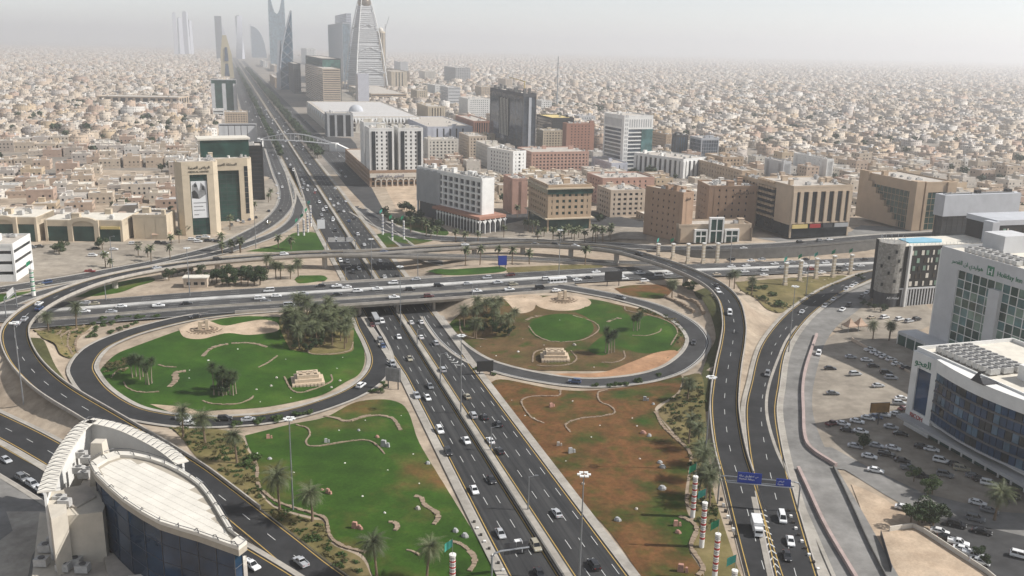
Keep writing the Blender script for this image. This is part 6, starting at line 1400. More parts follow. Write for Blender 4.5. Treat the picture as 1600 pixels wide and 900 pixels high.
FARPALM = [lowpalm(1,7.5),lowpalm(2,6.2),lowpalm(3,8.6)]
PLANTS = []
def plant(name, meshes, xyz, label, cat, group, s=1.0):
    rz = random.uniform(0,6.28)
    if isinstance(meshes,tuple):
        e = empty(name,xyz,rz,label=label,cat=cat,group=group); e.scale = (s,s,s*random.uniform(.82,1.15)); e.rotation_euler = (random.uniform(-.05,.05),random.uniform(-.05,.05),rz)
        link('trunk',meshes[0],e); link('crown',meshes[1],e)
    else:
        e = link(name,meshes,None,xyz,rz,label=label,cat=cat,group=group); e.scale = (s,s,s)
    PLANTS.append(e); return e
def palms(pxs, label, group, kind=0, s=1.0, ox=0, oy=0, k=1.0):
    for x,y in pxs:
        g = G(ox+x/k,oy+y/k); far = g[1] > 470
        ms = random.choice(FANS if kind == 1 else (FARPALM if far else PALMS))
        plant('fan_palm' if kind == 1 else 'date_palm', ms, g, label, 'palm', group, s*random.uniform(.88,1.12))
# positions are trunk feet
palms([(1090,205),(1130,215),(1160,290),(1215,275),(1180,200),(1240,190),(1280,230),(1300,180),(1340,225),(1330,265),(1395,285),(1390,200),(1410,165),(1110,165),(1200,150),(1260,150),(1160,130),(1350,150),(1230,245),(1420,230),(1145,245),(1310,140),(1175,165),(1215,225),(1265,205),(1290,260),(1360,185),(1375,245),(1405,255),(1100,230),(1190,245),(1320,205),(1250,270),(1430,190)],'feathery date palm in the grove beside the bridge, west loop','palms in the west loop grove',ox=120,oy=460,k=3.333)
palms([(285,505),(335,555),(345,565),(440,510),(545,490),(515,550),(400,430),(350,440),(430,470),(470,440),(370,480),(480,520),(330,490)],'feathery date palm in the grove beside the bridge, east loop','palms in the east loop grove',ox=640,oy=360,k=3.333)
palms([(290,435),(310,430),(330,445),(360,470),(375,472),(390,465),(345,430)],'fan palm in the western clump of the west loop','fan palms, western clump',1,.95,120,460,3.333)
palms([(715,525),(740,528),(760,530),(780,525),(800,525),(815,528),(830,520),(750,505),(790,505)],'fan palm in the middle clump of the west loop lawn','fan palms, middle clump',1,1.05,120,460,3.333)
palms([(1020,640),(1035,645),(1050,640),(1065,635),(1040,625),(1165,525),(1185,525),(1195,515)],'fan palm in the east loop garden','fan palms, east loop',1,1.0,640,360,3.333)
palms([(1030,235),(1190,335),(920,205)],'large date palm in the scrub between loop and lawn, west side','palms on the western scrub strip',0,1.2,0,620,3.214)
palms([(250,580),(412,625),(735,905)],'large date palm at the edge of the big green lawn','palms at the green lawn edge',0,1.25,360,620,3.215)
palms([(985,925)],'large date palm with a full crown standing near the striped flag column','palms at the green lawn edge',0,1.3,360,620,3.215)
palms([(940,125),(945,320),(985,350),(990,550),(1020,560),(1035,600),(1000,480),(1010,420)],'date palm in the scrub strip beside the red and white columns','palms beside the striped columns',0,1.05,740,580,2.813)
palms([(380,695),(598,670)],'date palm on the terraced flower bed beside the crossing road','palms by the flower bed',0,1.15,0,380,5)
palms([(1366,350),(1450,875)],'date palm beside the east loop ramp','palms by the east ramp',0,1.0,640,360,3.333)
palms([(835,800),(865,805),(970,845),(495,860)],'date palm on the dry lawn under the flyover bend','palms under the flyover bend',0,.95,920,240,3.81)
palms([(545,265),(605,300),(635,305),(695,305),(745,295),(270,150),(335,140),(385,140),(620,110),(700,120)],'date palm between slip road and crossing road, west of the highway','palms west of the highway',0,1.0,280,360,4)
palms([(435,880),(550,870),(690,830),(800,865),(935,865),(1370,870)],'date palm in the row behind the crossing road','palms behind the crossing road',0,1.0,640,240,5)
palms([(10,620),(165,670),(215,650),(360,690),(435,690),(535,690),(735,660),(100,600),(130,640)],'date palm in front of the white arcade hotel','palms before the arcade hotel',0,.95,640,240,5)
palms([(900,590),(925,610),(985,640),(1000,680),(1050,650),(1120,680),(1205,690),(1265,670),(1285,690),(1365,695),(1450,700),(1510,705),(1570,690),(1170,690),(1320,660),(840,500),(960,620),(1240,640)],'date palm in the court of the tan hotel','palms before the tan hotel',0,.95,640,240,5)
palms([(120,500),(80,520),(50,510),(135,480),(20,530)],'date palm beside the car court of the brown hotel','palms by the brown hotel court',0,.9,920,240,3.81)
palms([(1455,600),(1555,610)],'date palm beside the tented kiosk','palms by the tent',0,.9,1000,380,4)
palms([(310,110)],'date palm with a clipped round crown by the court wall','palms by the tent',0,.8,1300,500,3.46)
palms([(1050,600)],'date palm at the corner of the side street','palms by the side street',0,1.1,1250,640,3.463)
palms([(705,670),(740,690),(530,850),(870,600),(850,620)],'date palm beside the portrait tower','palms by the portrait tower',0,.85,260,200,5.33)
palms([(865,800),(925,810),(1065,820),(945,840),(1180,670),(1120,720),(660,870),(690,880),(1385,770),(1445,780),(1500,780),(1070,730)],'date palm on the forecourt island','palms on the forecourt',0,.85,0,200,4)
# broad trees and bushes
def trees(pxs, label, group, ox=0, oy=0, k=1.0, s=1.0, ms=None, name='broad_tree', cat='tree'):
    for x,y in pxs:
        g = G(ox+x/k,oy+y/k); plant(name, random.choice(ms or (FARTREES if g[1] > 600 else TREES)), g, label, cat, group, s*random.uniform(.85,1.15))
trees([(205,325),(235,330),(270,340),(310,345),(350,345),(390,345),(430,345),(470,345),(505,340),(240,300),(330,310),(420,310),(480,310),(290,320)],'dark dense tree in the clump beside the small pump house','trees by the pump house',280,360,4,.95)
trees([(1390,250),(1445,255),(1350,265),(1500,250),(1560,255),(1320,290),(1560,300)],'dark shrubby tree beside the flyover','trees by the pump house',0,380,5,.7)
trees([(390,520),(430,540),(470,545),(520,550),(400,470),(450,480),(380,540),(500,520),(440,510)],'dark dense shrub in the east loop palm grove','shrubs in the east loop grove',640,360,3.333,.55)
trees([(1140,285),(1190,295),(1270,275),(1240,280),(1160,240),(1210,200),(1260,230),(1330,240),(1100,200),(1130,150),(1290,160),(1390,170),(1220,300)],'dark shrub under the west loop palm grove','shrubs in the west loop grove',120,460,3.333,.55)
trees([(750,520),(770,525),(775,500)],'dark shrub among the middle fan palms','shrubs under the fan palms',120,460,3.333,.7)
trees([(600,610),(660,610),(700,600),(750,600),(640,640),(720,630)],'broad green tree leaning over the fence of the sandy plot','trees by the sandy plot',1250,640,3.463,.95)
trees([(345,215),(335,190)],'small tree standing in the shaded car park','trees in the car park',1250,640,3.463,.75)
trees([(615,390),(715,460),(690,470)],'small light green tree on the car park kerb','trees on the car park kerb',1250,640,3.463,.6,[(TREES[0][0],crown_mesh(61,3.0,2.4,1300,.34,'bush_leaf',5.0))])
trees([(960,800),(990,840)],'thin dry tree beside the parked pickups','trees by the pickups',1250,640,3.463,.5)
trees([(340,780),(400,770),(370,790),(620,750),(640,760),(490,410),(520,410),(540,500),(780,490),(1040,340),(1010,360),(1050,490),(1065,520)],'round green tree on the shop forecourt','trees by the shops',0,200,4,.8)
trees([(612,350),(620,352),(630,348),(640,355),(650,352),(660,358),(672,360),(684,364),(640,345),(655,345),(600,340),(606,346)],'dark tree in the verge before the arcade hotel','trees before the arcade hotel',0,0,1,.9)
trees([(560,840),(580,850),(540,850),(600,860)],'dark tree at the corner of the sandy plot by the arcade hotel','trees at the arcade corner',520,160,5,1.0)
trees([(250,580),(220,560),(300,800),(350,820),(400,835),(440,820),(250,780)],'clipped dark shrub around the hotel drum','shrubs by the dark hotel',1300,330,5.29,.45)
def bushes(pxs, label, group, ox=0, oy=0, k=1.0, s=1.0):
    for x,y in pxs: plant('bush', random.choice(BUSHES), G(ox+x/k,oy+y/k), label, 'bush', group, s*random.uniform(.85,1.2))
bushes([(725,640),(780,615),(810,600),(815,630),(805,650),(760,665),(750,690),(725,710),(750,730),(690,740),(875,635),(920,600),(870,705),(930,680),(985,660),(1005,590),(1070,585),(1085,600),(1122,588),(1035,638),(1070,627),(1232,587)],'clipped round bush on the sandy bed above the west loop','bushes above the west loop',0,380,5)
bushes([(822,690),(940,680),(960,665),(1035,660),(1055,650),(1150,635),(1215,625)],'clipped round bush between west loop ramp and lawn','bushes beside the west loop',120,460,3.333,1.1)
bushes([(540,68),(600,70),(625,66),(650,65),(670,65),(715,52),(722,48),(812,22)],'clipped bush along the edge of the east loop ramp','bushes beside the east loop',740,580,2.813)
bushes([(747,405),(862,435),(157,487),(172,512),(75,545),(105,545),(135,545)],'small clipped bush beside the highway sign','bushes by the highway signs',560,480,4.09,.9)
bushes([(100,330),(85,345),(130,320)],'low shrub at the corner of the lawn','bushes at the lawn corner',360,620,3.215,1.3)
bushes([(1480,280),(1500,290),(1440,300),(1460,310)],'shrub on the terrace outside the east loop','bushes on the east terrace',640,360,3.333,1.6)
bushes([(1180,455),(1195,452),(1205,462),(1190,470),(1215,480)],'shrub at the tip of the dry lawn triangle','bushes at the triangle tip',0,0,1,1.8)
# rough scrub scattered over the strips: nobody could count it
def scrub(name, poly, n, label, ms=SCRUB, smin=.6, smax=1.3):
    w = np.array([G(*p)[:2] for p in poly]); lo,hi = w.min(0),w.max(0); mb = MB(); k = 0; tries = 0
    src = [(np.array([v.co[:] for v in m.vertices]),[tuple(p.vertices) for p in m.polygons]) for m in ms]
    c0 = w.mean(0)
    while k < n and tries < n*12:
        tries += 1; p = lo+(hi-lo)*rng.random(2); ins = False
        for (x0,y0),(x1,y1) in zip(w,np.roll(w,-1,0)):
            if (y0 > p[1]) != (y1 > p[1]) and p[0] < (x1-x0)*(p[1]-y0)/(y1-y0)+x0: ins = not ins
        if not ins: continue
        k += 1; V,Fs = src[int(rng.integers(len(src)))]; s = rng.uniform(smin,smax); a = rng.uniform(0,6.28); b = len(mb.v); mi = 0
        X = (V[:,0]*math.cos(a)-V[:,1]*math.sin(a))*s+p[0]-c0[0]; Y = (V[:,0]*math.sin(a)+V[:,1]*math.cos(a))*s+p[1]-c0[1]; Z = V[:,2]*s+hz(*p)
        mb.v += list(zip(X.tolist(),Y.tolist(),Z.tolist())); mb.f += [tuple(i+b for i in f) for f in Fs]; mb.m += [int(rng.random() < .45)]*len(Fs)
    if mb.f: mb.build(name,['dry_leaf','bush_leaf'],None,(c0[0],c0[1],0),kind='stuff',label=label)
scrub('scrub',[(262,666),(345,675),(378,686),(388,704),(398,724),(400,756),(416,784),(442,800),(490,812),(506,816),(518,850),(564,872),(570,905),(525,885),(480,850),(420,800),(360,750),(310,712)],260,'dry low scrub between the green lawn and the ramp')
scrub('scrub',[(1068,592),(1094,590),(1100,640),(1103,700),(1110,760),(1122,810),(1100,829),(1084,815),(1076,779),(1080,711),(1052,674),(1029,642),(1064,612)],230,'dry scrub in the palm strip beside the striped columns')
scrub('scrub',Sx(0,380,5,[(235,715),(400,660),(640,640),(710,655),(640,720),(590,790),(610,885),(480,885),(430,800),(330,745)]),90,'low planting on the terraced flower bed')
scrub('scrub',[(1150,452),(1180,466),(1200,484),(1220,491),(1240,478),(1318,440),(1300,446),(1230,472),(1200,470)],60,'low shrubs along the edge of the dry lawn triangle')
scrub('scrub',Sx(640,360,3.333,[(1120,400),(1230,430),(1350,470),(1400,530),(1380,600),(1440,600),(1440,530),(1380,460),(1250,410)]),70,'low shrubs at the outer edge of the east loop garden')
scrub('scrub',Sx(120,460,3.333,[(150,380),(200,340),(270,330),(240,420),(190,440),(140,420)]),30,'dark low shrubs at the western tip of the west loop lawn',smin=1,smax=1.6)
# ------------------------------------------------------------------ stones and small monuments in the gardens
mat('rock',(.42,.38,.33),.9,.3,1.5); mat('pink_rock',(.40,.22,.17),.9,.25,1.5); mat('white_rock',(.66,.64,.58),.9,.12,2); mat('grey_rock',(.33,.33,.32),.9,.2,2)
def rock_mesh(seed, slab=False):
    r = random.Random(seed); mb = MB()
    if slab:
        mb.prism([(-.5,-.35),(.5,-.3),(.45,.35),(-.45,.3)],0,1.25,0,[(-.42,-.25),(.40,-.25),(.38,.25),(-.36,.25)])
        mb.prism([(.62,-.3),(1.15,-.25),(1.1,.3),(.65,.25)],0,.85,0,[(.66,-.22),(1.05,-.2),(1.0,.2),(.7,.2)])
    else:
        n = 7; ring = [((.5+r.uniform(-.1,.12))*math.cos(2*math.pi*i/n),(.42+r.uniform(-.1,.1))*math.sin(2*math.pi*i/n)) for i in range(n)]
        mb.prism(ring,-.1,.28,0,[(x*.95,y*.95) for x,y in ring],cap=False); mb.prism([(x*.95,y*.95) for x,y in ring],.28,.58,0,[(x*.5,y*.55) for x,y in ring])
    return mb
ROCKS = {m:[rock_mesh(i).mesh('rock',m) for i in range(3)]+[rock_mesh(5,True).mesh('rock',m)] for m in ('rock','pink_rock','white_rock','grey_rock')}
NR = []
def rocks(items, where, ox, oy, k):
    for x,y,m,sl,s in items:
        nm = {'rock':'tan','pink_rock':'pink','white_rock':'white','grey_rock':'grey'}[m]
        o = link('carved_stone' if sl else 'garden_stone', ROCKS[m][3 if sl else random.randrange(3)], None, G(ox+x/k,oy+y/k)-np.array([0,0,.02]), random.uniform(-.6,.6), label=('%s upright carved stones %s' if sl else 'small %s round stone %s')%(nm,where), cat='stone', group='garden stones')
        s *= .5 if m == 'white_rock' else .72; o.scale = (s,s,s); NR.append(o)
W_,T_,G_,K_ = 'white_rock','rock','grey_rock','pink_rock'
rocks([(190,210,K_,1,1.6),(480,230,G_,1,1.5),(645,172,G_,0,1.6),(738,205,K_,0,2.0),(770,250,G_,1,2.4),(197,315,G_,0,1.8),(490,485,K_,1,1.6),(460,470,K_,0,1.4),(625,660,K_,1,2.0),(655,665,K_,0,2.0),(992,340,G_,0,2.4),(1130,680,G_,0,2.6),(1178,705,G_,0,2.8),
       (545,170,W_,0,1.1),(678,120,W_,0,1.1),(858,97,W_,0,1.1),(575,335,W_,0,1.2),(918,290,W_,0,1.1),(948,438,W_,0,1.2),(663,502,W_,0,1.3),(790,370,W_,0,1.0),(318,382,W_,0,1.1),(775,585,W_,0,1.5),(135,285,W_,0,1.0),(942,565,T_,0,2.2)],'on the large green lawn',360,620,3.215)
rocks([(340,158,K_,1,1.7),(372,328,T_,1,1.5),(425,360,G_,1,2.0),(752,130,G_,1,1.8),(790,148,G_,0,1.8),(745,275,K_,0,2.6),(772,287,G_,0,2.2),(818,405,G_,0,2.2),(830,425,G_,0,2.6),(828,520,G_,0,3.0),(632,658,G_,0,2.6),(888,680,K_,1,1.8),(898,712,K_,0,2.2),(910,880,K_,1,2.2),(480,498,T_,0,1.6),(715,608,T_,0,1.4),(265,210,T_,0,1.2),
       (168,130,W_,0,1.1),(435,133,W_,0,1.2),(555,240,W_,0,1.1),(517,292,W_,0,1.3),(697,208,W_,0,1.1),(718,243,W_,0,1.4),(730,387,W_,0,1.3),(225,197,W_,0,1.2),(405,397,W_,0,1.0)],'on the brown lawn',740,580,2.813)
rocks([(838,288,W_,0,1.6),(685,347,W_,0,1.8),(587,397,W_,0,1.1),(585,438,W_,0,1.1),(1088,340,W_,0,1.1),(1355,387,W_,0,1.1),(1385,330,W_,0,1.1),(955,562,W_,0,1.1),(1115,540,W_,0,1.1),(1040,437,T_,0,1.6),(1012,480,T_,0,1.6),(935,498,T_,0,1.2),(1370,452,T_,0,1.4),(1325,487,T_,0,1.4)],'on the west loop lawn',120,460,3.333)
rocks([(782,470,W_,0,1.4),(565,635,W_,0,2.2),(450,655,W_,0,1.3),(590,567,W_,0,1.0),(370,607,W_,0,1.0),(700,510,W_,0,1.0),(858,600,T_,0,2.2),(700,600,T_,0,1.0),(960,715,T_,0,1.0)],'in the east loop garden',640,360,3.333)
mat('monument',(.50,.40,.29),.9,.15,1)
def monument(px, py, s, label, rz=.3):
    e = empty('stepped_monument',G(px,py),rz,label=label,cat='monument')
    for i,(w,d,z0,z1) in enumerate(((8.5,6.5,-.4,.8),(7.0,5.2,.8,1.7),(5.6,4.0,1.7,2.7))):
        mb = MB(); mb.box(-w*s/2,w*s/2,-d*s/2,d*s/2,z0*s,z1*s); mb.build('step','monument',e)
    for i in range(5):
        for j in range(3):
            mb = MB(); mb.box((-2.4+i)*s,(-1.6+i)*s,(-1.5+j)*s,(-.7+j)*s,2.7*s,(2.7+.22*((i+j)%2))*s); mb.build('block','monument',e)
    for i in range(9):
        mb = MB(); mb.box((-4.3+i*.96)*s,(-3.6+i*.96)*s,-3.6*s,-3.27*s,-.4*s,.6*s); mb.build('buttress','monument',e)
monument(481,597,1.35,'pale stepped stone monument on the west loop lawn'); monument(867,560,1.3,'pale stepped stone monument on the brown lawn of the east loop',.05)
def ruin(px, py, label):
    e = empty('ruin_monument',G(px,py),.2,label=label,cat='monument')
    for i,(x,h) in enumerate(((-1.6,3.6),(1.2,4.2))):
        mb = MB(); mb.prism([(x-.8,-.8),(x+.8,-.8),(x+.8,.8),(x-.8,.8)],-.3,h,0,[(x-.55,-.6),(x+.6,-.6),(x+.5,.6),(x-.6,.6)]); mb.build('pillar','monument',e)
    mb = MB(); mb.box(-1.3,1.0,-.5,.5,2.6,3.5); mb.build('lintel','monument',e)
    for r_,h in ((7,.25),(5.2,.5),(3.6,.75)):
        mb = MB(); 
        for k in range(28):
            a = k*2*math.pi/28; mb.box(r_*math.cos(a)-.4,r_*math.cos(a)+.4,r_*.8*math.sin(a)-.35,r_*.8*math.sin(a)+.35,-.3,h*random.uniform(.6,1))
        mb.build('stone_ring','stone',e)
ruin(319,515,'small stone ruin monument on the stony bed of the west loop'); ruin(879,468,'small stone ruin monument on the stony bed of the east loop')
# ------------------------------------------------------------------ vehicles
def paint(name, c): 
    m,n,l,b = nt('paint_'+name,.3,.5); v = coords(n,l); r = ramp(n,[(.3,sc3(c,.92)),(.7,sc3(c,1.05))]); l.new(noise(n,l,v,.8,2),r.inputs[0]); l.new(r.outputs[0],b.inputs['Base Color']); b.inputs['Coat Weight'].default_value = .4
for k_,c_ in dict(white=(.72,.72,.71),silver=(.40,.41,.42),grey=(.16,.165,.17),black=(.018,.018,.02),red=(.22,.025,.02),blue=(.04,.07,.15),beige=(.42,.36,.28),darkred=(.10,.02,.02),gold=(.33,.30,.22)).items(): paint(k_,c_)
glass('car_glass',(.012,.014,.016),.05); mat('tyre',(.02,.02,.02),.9,.1,3); mat('rim',(.35,.35,.36),.4,.1,3,.5,.7); mat('lamp_glass',(.75,.75,.72),.2,.05,3); mat('tail_glass',(.30,.02,.02),.3,.05,3)
KINDS = {  # side profile of the body, glasshouse (x0,x1 at base, x0,x1 at roof, zbase, zroof), half width, wheel radius, axle x
 'saloon':([(-2.35,.34),(-2.33,.82),(-1.75,.97),(.95,.93),(2.05,.76),(2.33,.55),(2.33,.32)],(-1.9,1.15,-1.15,.25,.93,1.42),.90,.32,1.42),
 'suv':([(-2.4,.42),(-2.4,1.05),(-2.2,1.12),(1.05,1.08),(2.15,.95),(2.4,.7),(2.4,.4)],(-2.25,1.25,-1.95,.45,1.08,1.78),.97,.38,1.45),
 'pickup':([(-2.6,.5),(-2.6,1.05),(-.75,1.06),(1.0,1.05),(2.3,.95),(2.55,.75),(2.55,.45)],(-.75,1.2,-.6,.45,1.05,1.72),.95,.38,1.6),
 'van':([(-2.5,.4),(-2.5,1.1),(-2.4,1.15),(1.7,1.12),(2.35,.9),(2.5,.7),(2.5,.38)],(-2.45,1.9,-2.35,1.1,1.15,2.05),.96,.36,1.6)}
def car_parts(kind):
    prof,gh,hw,wr,ax = KINDS[kind]; out = {}
    b = MB(); ys = (-hw,-hw*.9,hw*.9,hw); n = len(prof)
    for k,y in enumerate(ys):
        for x,z in prof: b.v.append((x*(.985 if k in (0,3) else 1),y,z-(.05 if k in (0,3) and z > .6 else 0)))
    for k in range(3):
        for i in range(n):
            j = (i+1)%n; b.f.append((k*n+i,k*n+j,(k+1)*n+j,(k+1)*n+i)); b.m.append(0)
    b.f.append(tuple(range(n-1,-1,-1))); b.f.append(tuple(range(3*n,4*n))); b.m += [0,0]
    x0,x1,t0,t1,zb,zt = gh; rw = hw*.72; gw = hw*.88
    b.prism([(t0-.05,-rw-.03),(t1+.05,-rw-.03),(t1+.05,rw+.03),(t0-.05,rw+.03)],zt-.04,zt+.05,0,[(t0+.05,-rw+.06),(t1-.08,-rw+.06),(t1-.08,rw-.06),(t0+.05,rw-.06)])
    for sx in (-1,1):
        for xa,xb in ((x0,t0),(x1,t1),((x0+x1)/2-.1,(t0+t1)/2-.05)): b.tube([(xa,sx*gw*1.005,zb-.02),(xb,sx*rw*1.01,zt)],.05,4)
    if kind == 'pickup':
        b.box(-2.55,-.8,-hw*.93,-hw*.8,1.0,1.28); b.box(-2.55,-.8,hw*.8,hw*.93,1.0,1.28); b.box(-2.58,-2.45,-hw*.8,hw*.8,1.0,1.27)
    out['body'] = b
    g = MB(); g.prism([(x0,-gw),(x1,-gw),(x1,gw),(x0,gw)],zb-.03,zt-.03,0,[(t0,-rw),(t1,-rw),(t1,rw),(t0,rw)]); out['glasshouse'] = g
    w = MB()
    w.tube([(0,-.11,0),(0,.11,0)],wr,10,0); w.tube([(0,-.125,0),(0,.125,0)],wr*.6,8,1); out['wheel'] = w
    h = MB(); h.box(-.05,.05,-.17,.17,-.07,.07); out['lamp'] = h
    return out
CARM = {}
for kd in KINDS:
    pt = car_parts(kd); CARM[kd] = dict(g=pt['glasshouse'].mesh('glasshouse','car_glass'),w=pt['wheel'].mesh('wheel',['tyre','rim']),l=pt['lamp'].mesh('headlight','lamp_glass'),t=pt['lamp'].mesh('tail_light','tail_glass'),b={})
    for cname in ('white','silver','grey','black','red','blue','beige','darkred','gold'):
        CARM[kd]['b'][cname] = pt['body'].mesh('body','paint_'+cname)
    # one joined mesh for cars too small to show their parts
    CARM[kd]['s'] = {}
    for cname in CARM[kd]['b']:
        b = car_parts(kd)['body']; prof,gh,hw,wr,ax = KINDS[kd]; x0,x1,t0,t1,zb,zt = gh; rw = hw*.72; gw = hw*.88
        b.prism([(x0,-gw),(x1,-gw),(x1,gw),(x0,gw)],zb-.03,zt-.03,1,[(t0,-rw),(t1,-rw),(t1,rw),(t0,rw)])
        for sx in (-1,1):
            for sy in (-1,1): b.tube([(sx*ax,sy*hw*.86-.1,wr),(sx*ax,sy*hw*.86+.1,wr)],wr,8,2)
        CARM[kd]['s'][cname] = b.mesh('car',['paint_'+cname,'car_glass','tyre'])
WHERE = dict(kl='on the carriageway coming towards the viewer',kr='on the carriageway going away from the viewer',cross='on the crossing road bridge',lw='on the west loop ramp',le='on the east loop ramp',fly='on the curving flyover',ramp='on the eastern ramp',srv='parked along the pale service street',w1='on the dark road behind the leaf building',w2='near the leaf building',wf='on the frontage road by the shops',wi='on the slip road beside the flyover',nef='on the frontage road by the hotels',lot='in the office car park',side='parked in the side street at the corner',court='parked in the court by the portrait tower',shop='parked on the shop forecourt',far='far up the main highway')
LINES = dict(cross=cross_line,lw=LOOP_W,le=LOOP_E,fly=FLY_W,ramp=RAMP_E,srv=SERVICE_E,w1=W_ROAD1,w2=W_ROAD2,wf=W_FRONT,wi=W_INNER,nef=NE_FRONT)
CN = {'silver':'silver','grey':'grey','darkred':'dark red','gold':'pale gold'}; KN = {'saloon':'saloon car','suv':'off-roader','pickup':'pickup truck','van':'van'}
CARS = []; CARS_XY = []
def put_car(x, y, z, ang, kd, cname, where):
    if any(abs(x-a) < 3.6 and abs(y-b) < 3.6 and math.hypot(x-a,y-b) < (2.4 if where in ('lot','side','shop','court','srv') else 3.6) for a,b in CARS_XY): return
    CARS_XY.append((x,y))
    lab = '%s %s %s'%(CN.get(cname,cname),KN[kd],WHERE[where]); cm = CARM[kd]; cat = {'saloon':'car','suv':'car','pickup':'pickup','van':'van'}[kd]
    if math.hypot(x,y) > 460:
        CARS.append(link('car' if kd in ('saloon','suv') else kd,cm['s'][cname],None,(x,y,z),ang,label=lab,cat=cat,group='traffic '+WHERE[where])); return
    prof,gh,hw,wr,ax = KINDS[kd]
    e = empty('car' if kd in ('saloon','suv') else kd,(x,y,z),ang,label=lab,cat=cat,group='traffic '+WHERE[where]); CARS.append(e)
    link('body',cm['b'][cname],e); link('glasshouse',cm['g'],e)
    for sx in (-1,1):
        for sy in (-1,1): link('wheel',cm['w'],e,(sx*ax,sy*hw*.88,wr))
        link('headlight',cm['l'],e,(2.3 if kd == 'saloon' else 2.36,sx*hw*.66,.62 if kd == 'saloon' else .8)); link('tail_light',cm['t'],e,(-2.35 if kd == 'saloon' else prof[0][0],sx*hw*.68,.75 if kd == 'saloon' else .95))
def car(px, py, cname='white', where='kl', kd=None, ang=None, flip=False):
    if cname == 'white' and random.random() < .22: cname = random.choice(['silver','silver','beige','gold','grey','blue'])
    kd = kd or random.choices(['saloon','suv','saloon','pickup'],[6,3,2,.6])[0]; z = .12
    if where in ('kl','kr'):
        xy = P(px,py,.12+.6); s,t = st_of(xy); t = np.clip(t,-14.4,-2.9) if where == 'kl' else np.clip(t,2.9,14.4); xy = ST(s,t)
        a = math.atan2(DV[1],DV[0])+(math.pi if where == 'kl' else 0)
    elif where in LINES:
        q = LINES[where]; z = 1.0
        for _ in range(6): xy = P(px,py,z+.6); i = int(np.argmin(np.hypot(q[:,0]-xy[0],q[:,1]-xy[1]))); z = q[i,2]
        d = q[min(i+1,len(q)-1),:2]-q[max(i-1,0),:2]; a = math.atan2(d[1],d[0]); nn = np.array([-d[1],d[0]])/np.hypot(*d); lat = (xy-q[i,:2])@nn
        lim = {'cross':27,'srv':7,'nef':5.5,'wf':5}.get(where,2.6); xy = xy+nn*(np.clip(lat,-lim,lim)-lat)
        if where == 'cross':
            for c0_,c1_ in ((-2.2,2.2),(-16.2,-13.8)):
                if c0_-1.1 < lat < c1_+1.1: xy = xy+nn*((c0_-1.4 if lat < (c0_+c1_)/2 else c1_+1.4)-lat)
            if lat < 0: a += 0
            else: a += math.pi
        z += .02
    else:
        g = G(px,py+1); xy = g[:2]; z = g[2]+.16; a = 0
    if ang is not None: a = R_(ang)
    if flip: a += math.pi
    put_car(float(xy[0]),float(xy[1]),float(z),a+random.uniform(-.02,.02),kd,cname,where)
def many(where, s, **kw):
    for it in s.split():
        p = it.split(','); c = dict(w='white',s='silver',g='grey',b='black',r='red',u='blue',e='beige',d='darkred',o='gold')[p[2][0]]; kd = dict(S='saloon',U='suv',P='pickup',V='van').get(p[2][1:2]); car(float(p[0]),float(p[1]),c,where,kd,**kw)
many('kl','572,508,d 597,502,w 623,526,w 593,532,g 586,541,u 593,570,sU 651,618,sP 668,621,wS 672,603,g 687,672,wU 729,688,wS 768,749,bS 741,765,wS 813,854,wP 837,853,wU 782,833,sS 843,896,bS 526,373,w 532,407,w 543,409,g 552,425,b 561,419,w 472,281,w 481,290,w 492,301,r 499,316,w 505,328,w 511,330,b 504,343,w 520,344,w 524,360,b 610,575,gS 700,706,bU 640,560,w')
many('kr','635,504,w 648,504,w 658,503,w 650,527,wS 681,536,s 688,578,sU 730,619,wS 736,649,sU 757,651,bS 779,662,bS 766,688,wS 782,687,bU 781,704,bS 870,801,sS 928,882,bU 559,366,w 569,382,w 594,408,w 601,433,w 620,432,b 528,318,w 516,311,w 527,308,b 537,330,w 529,330,b 545,345,w 553,341,b 552,314,w')
many('cross','501,446,b 526,447,wP 542,449,wS 420,454,wV 614,442,w 650,436,s 432,462,w 406,466,w 415,470,g 474,459,sP 527,459.5,b 559,454.5,wU 589,451,wP 641,452,b 452,477,wV 616,464.5,w 670,462.5,d 935,426.6,w 797,429.6,d 761,434,s 974,423,b 997,424.5,w 854,435.6,wU 890,434,g 920,433.5,b 902,437,w 968,430.5,w 976,435,w 778,441.6,wP 802,444,w 731,443,s 685,445.5,b 691,448,w 1007,438.6,w 1030,429.6,wV 1045,427.5,w 745,455,wP 796,452.4,wP 844,449.4,bV 871,455,w 133,473,s 147,474.5,w 190,477.6,w 174,486.6,w 248,477.6,wP 292,473.6,b 132,486,w 1142,406,b 1173,407,w 1190,405,w 1258,405,b 1168,416,w 1147,418,w 1194,422,wU 1191,428,w 1122,429,w 1164,424,w 1223,418,w 1258,413,w 1268,420.5,r 1282,424.5,w 1307,423,w 1311,418,b 1332,421,w 1252,425,s 1210,412,w 1236,409,s 1290,410,w 1320,412,w 1345,415,w 1350,405,b')
many('lw','287,653,wV 294,661,wS 351,654,bU 388,655,sS 564,602,wU 305,494,b'); many('le','970,465,wU 1084,535,b 898,596,wU')
many('fly','61,474,w 64,482,uP 28,504,w 38,498,s 245,418,w 444,397,w 509,397,b 606,398,w 340,405,b 727,382,w 836,382,w 868,382,b 899,384,w 999,397,b 1121,446,b 1122,455,w 1140,489,wV 470,878,wP')
many('ramp','1199,584,wU 1253,487,s 1222,809,wV 1235,845,wS 1230,868,bS',flip=False); many('w1','393,883,wP'); many('wf','62,446,w 73,441,w 4,454,b 436,271,w 441,292,w 420,348,w'); many('nef','1025,389,b 1109,387,b 1163,388,w 1250,378,b 1281,376,w 1296,374,w 1300,375,w')
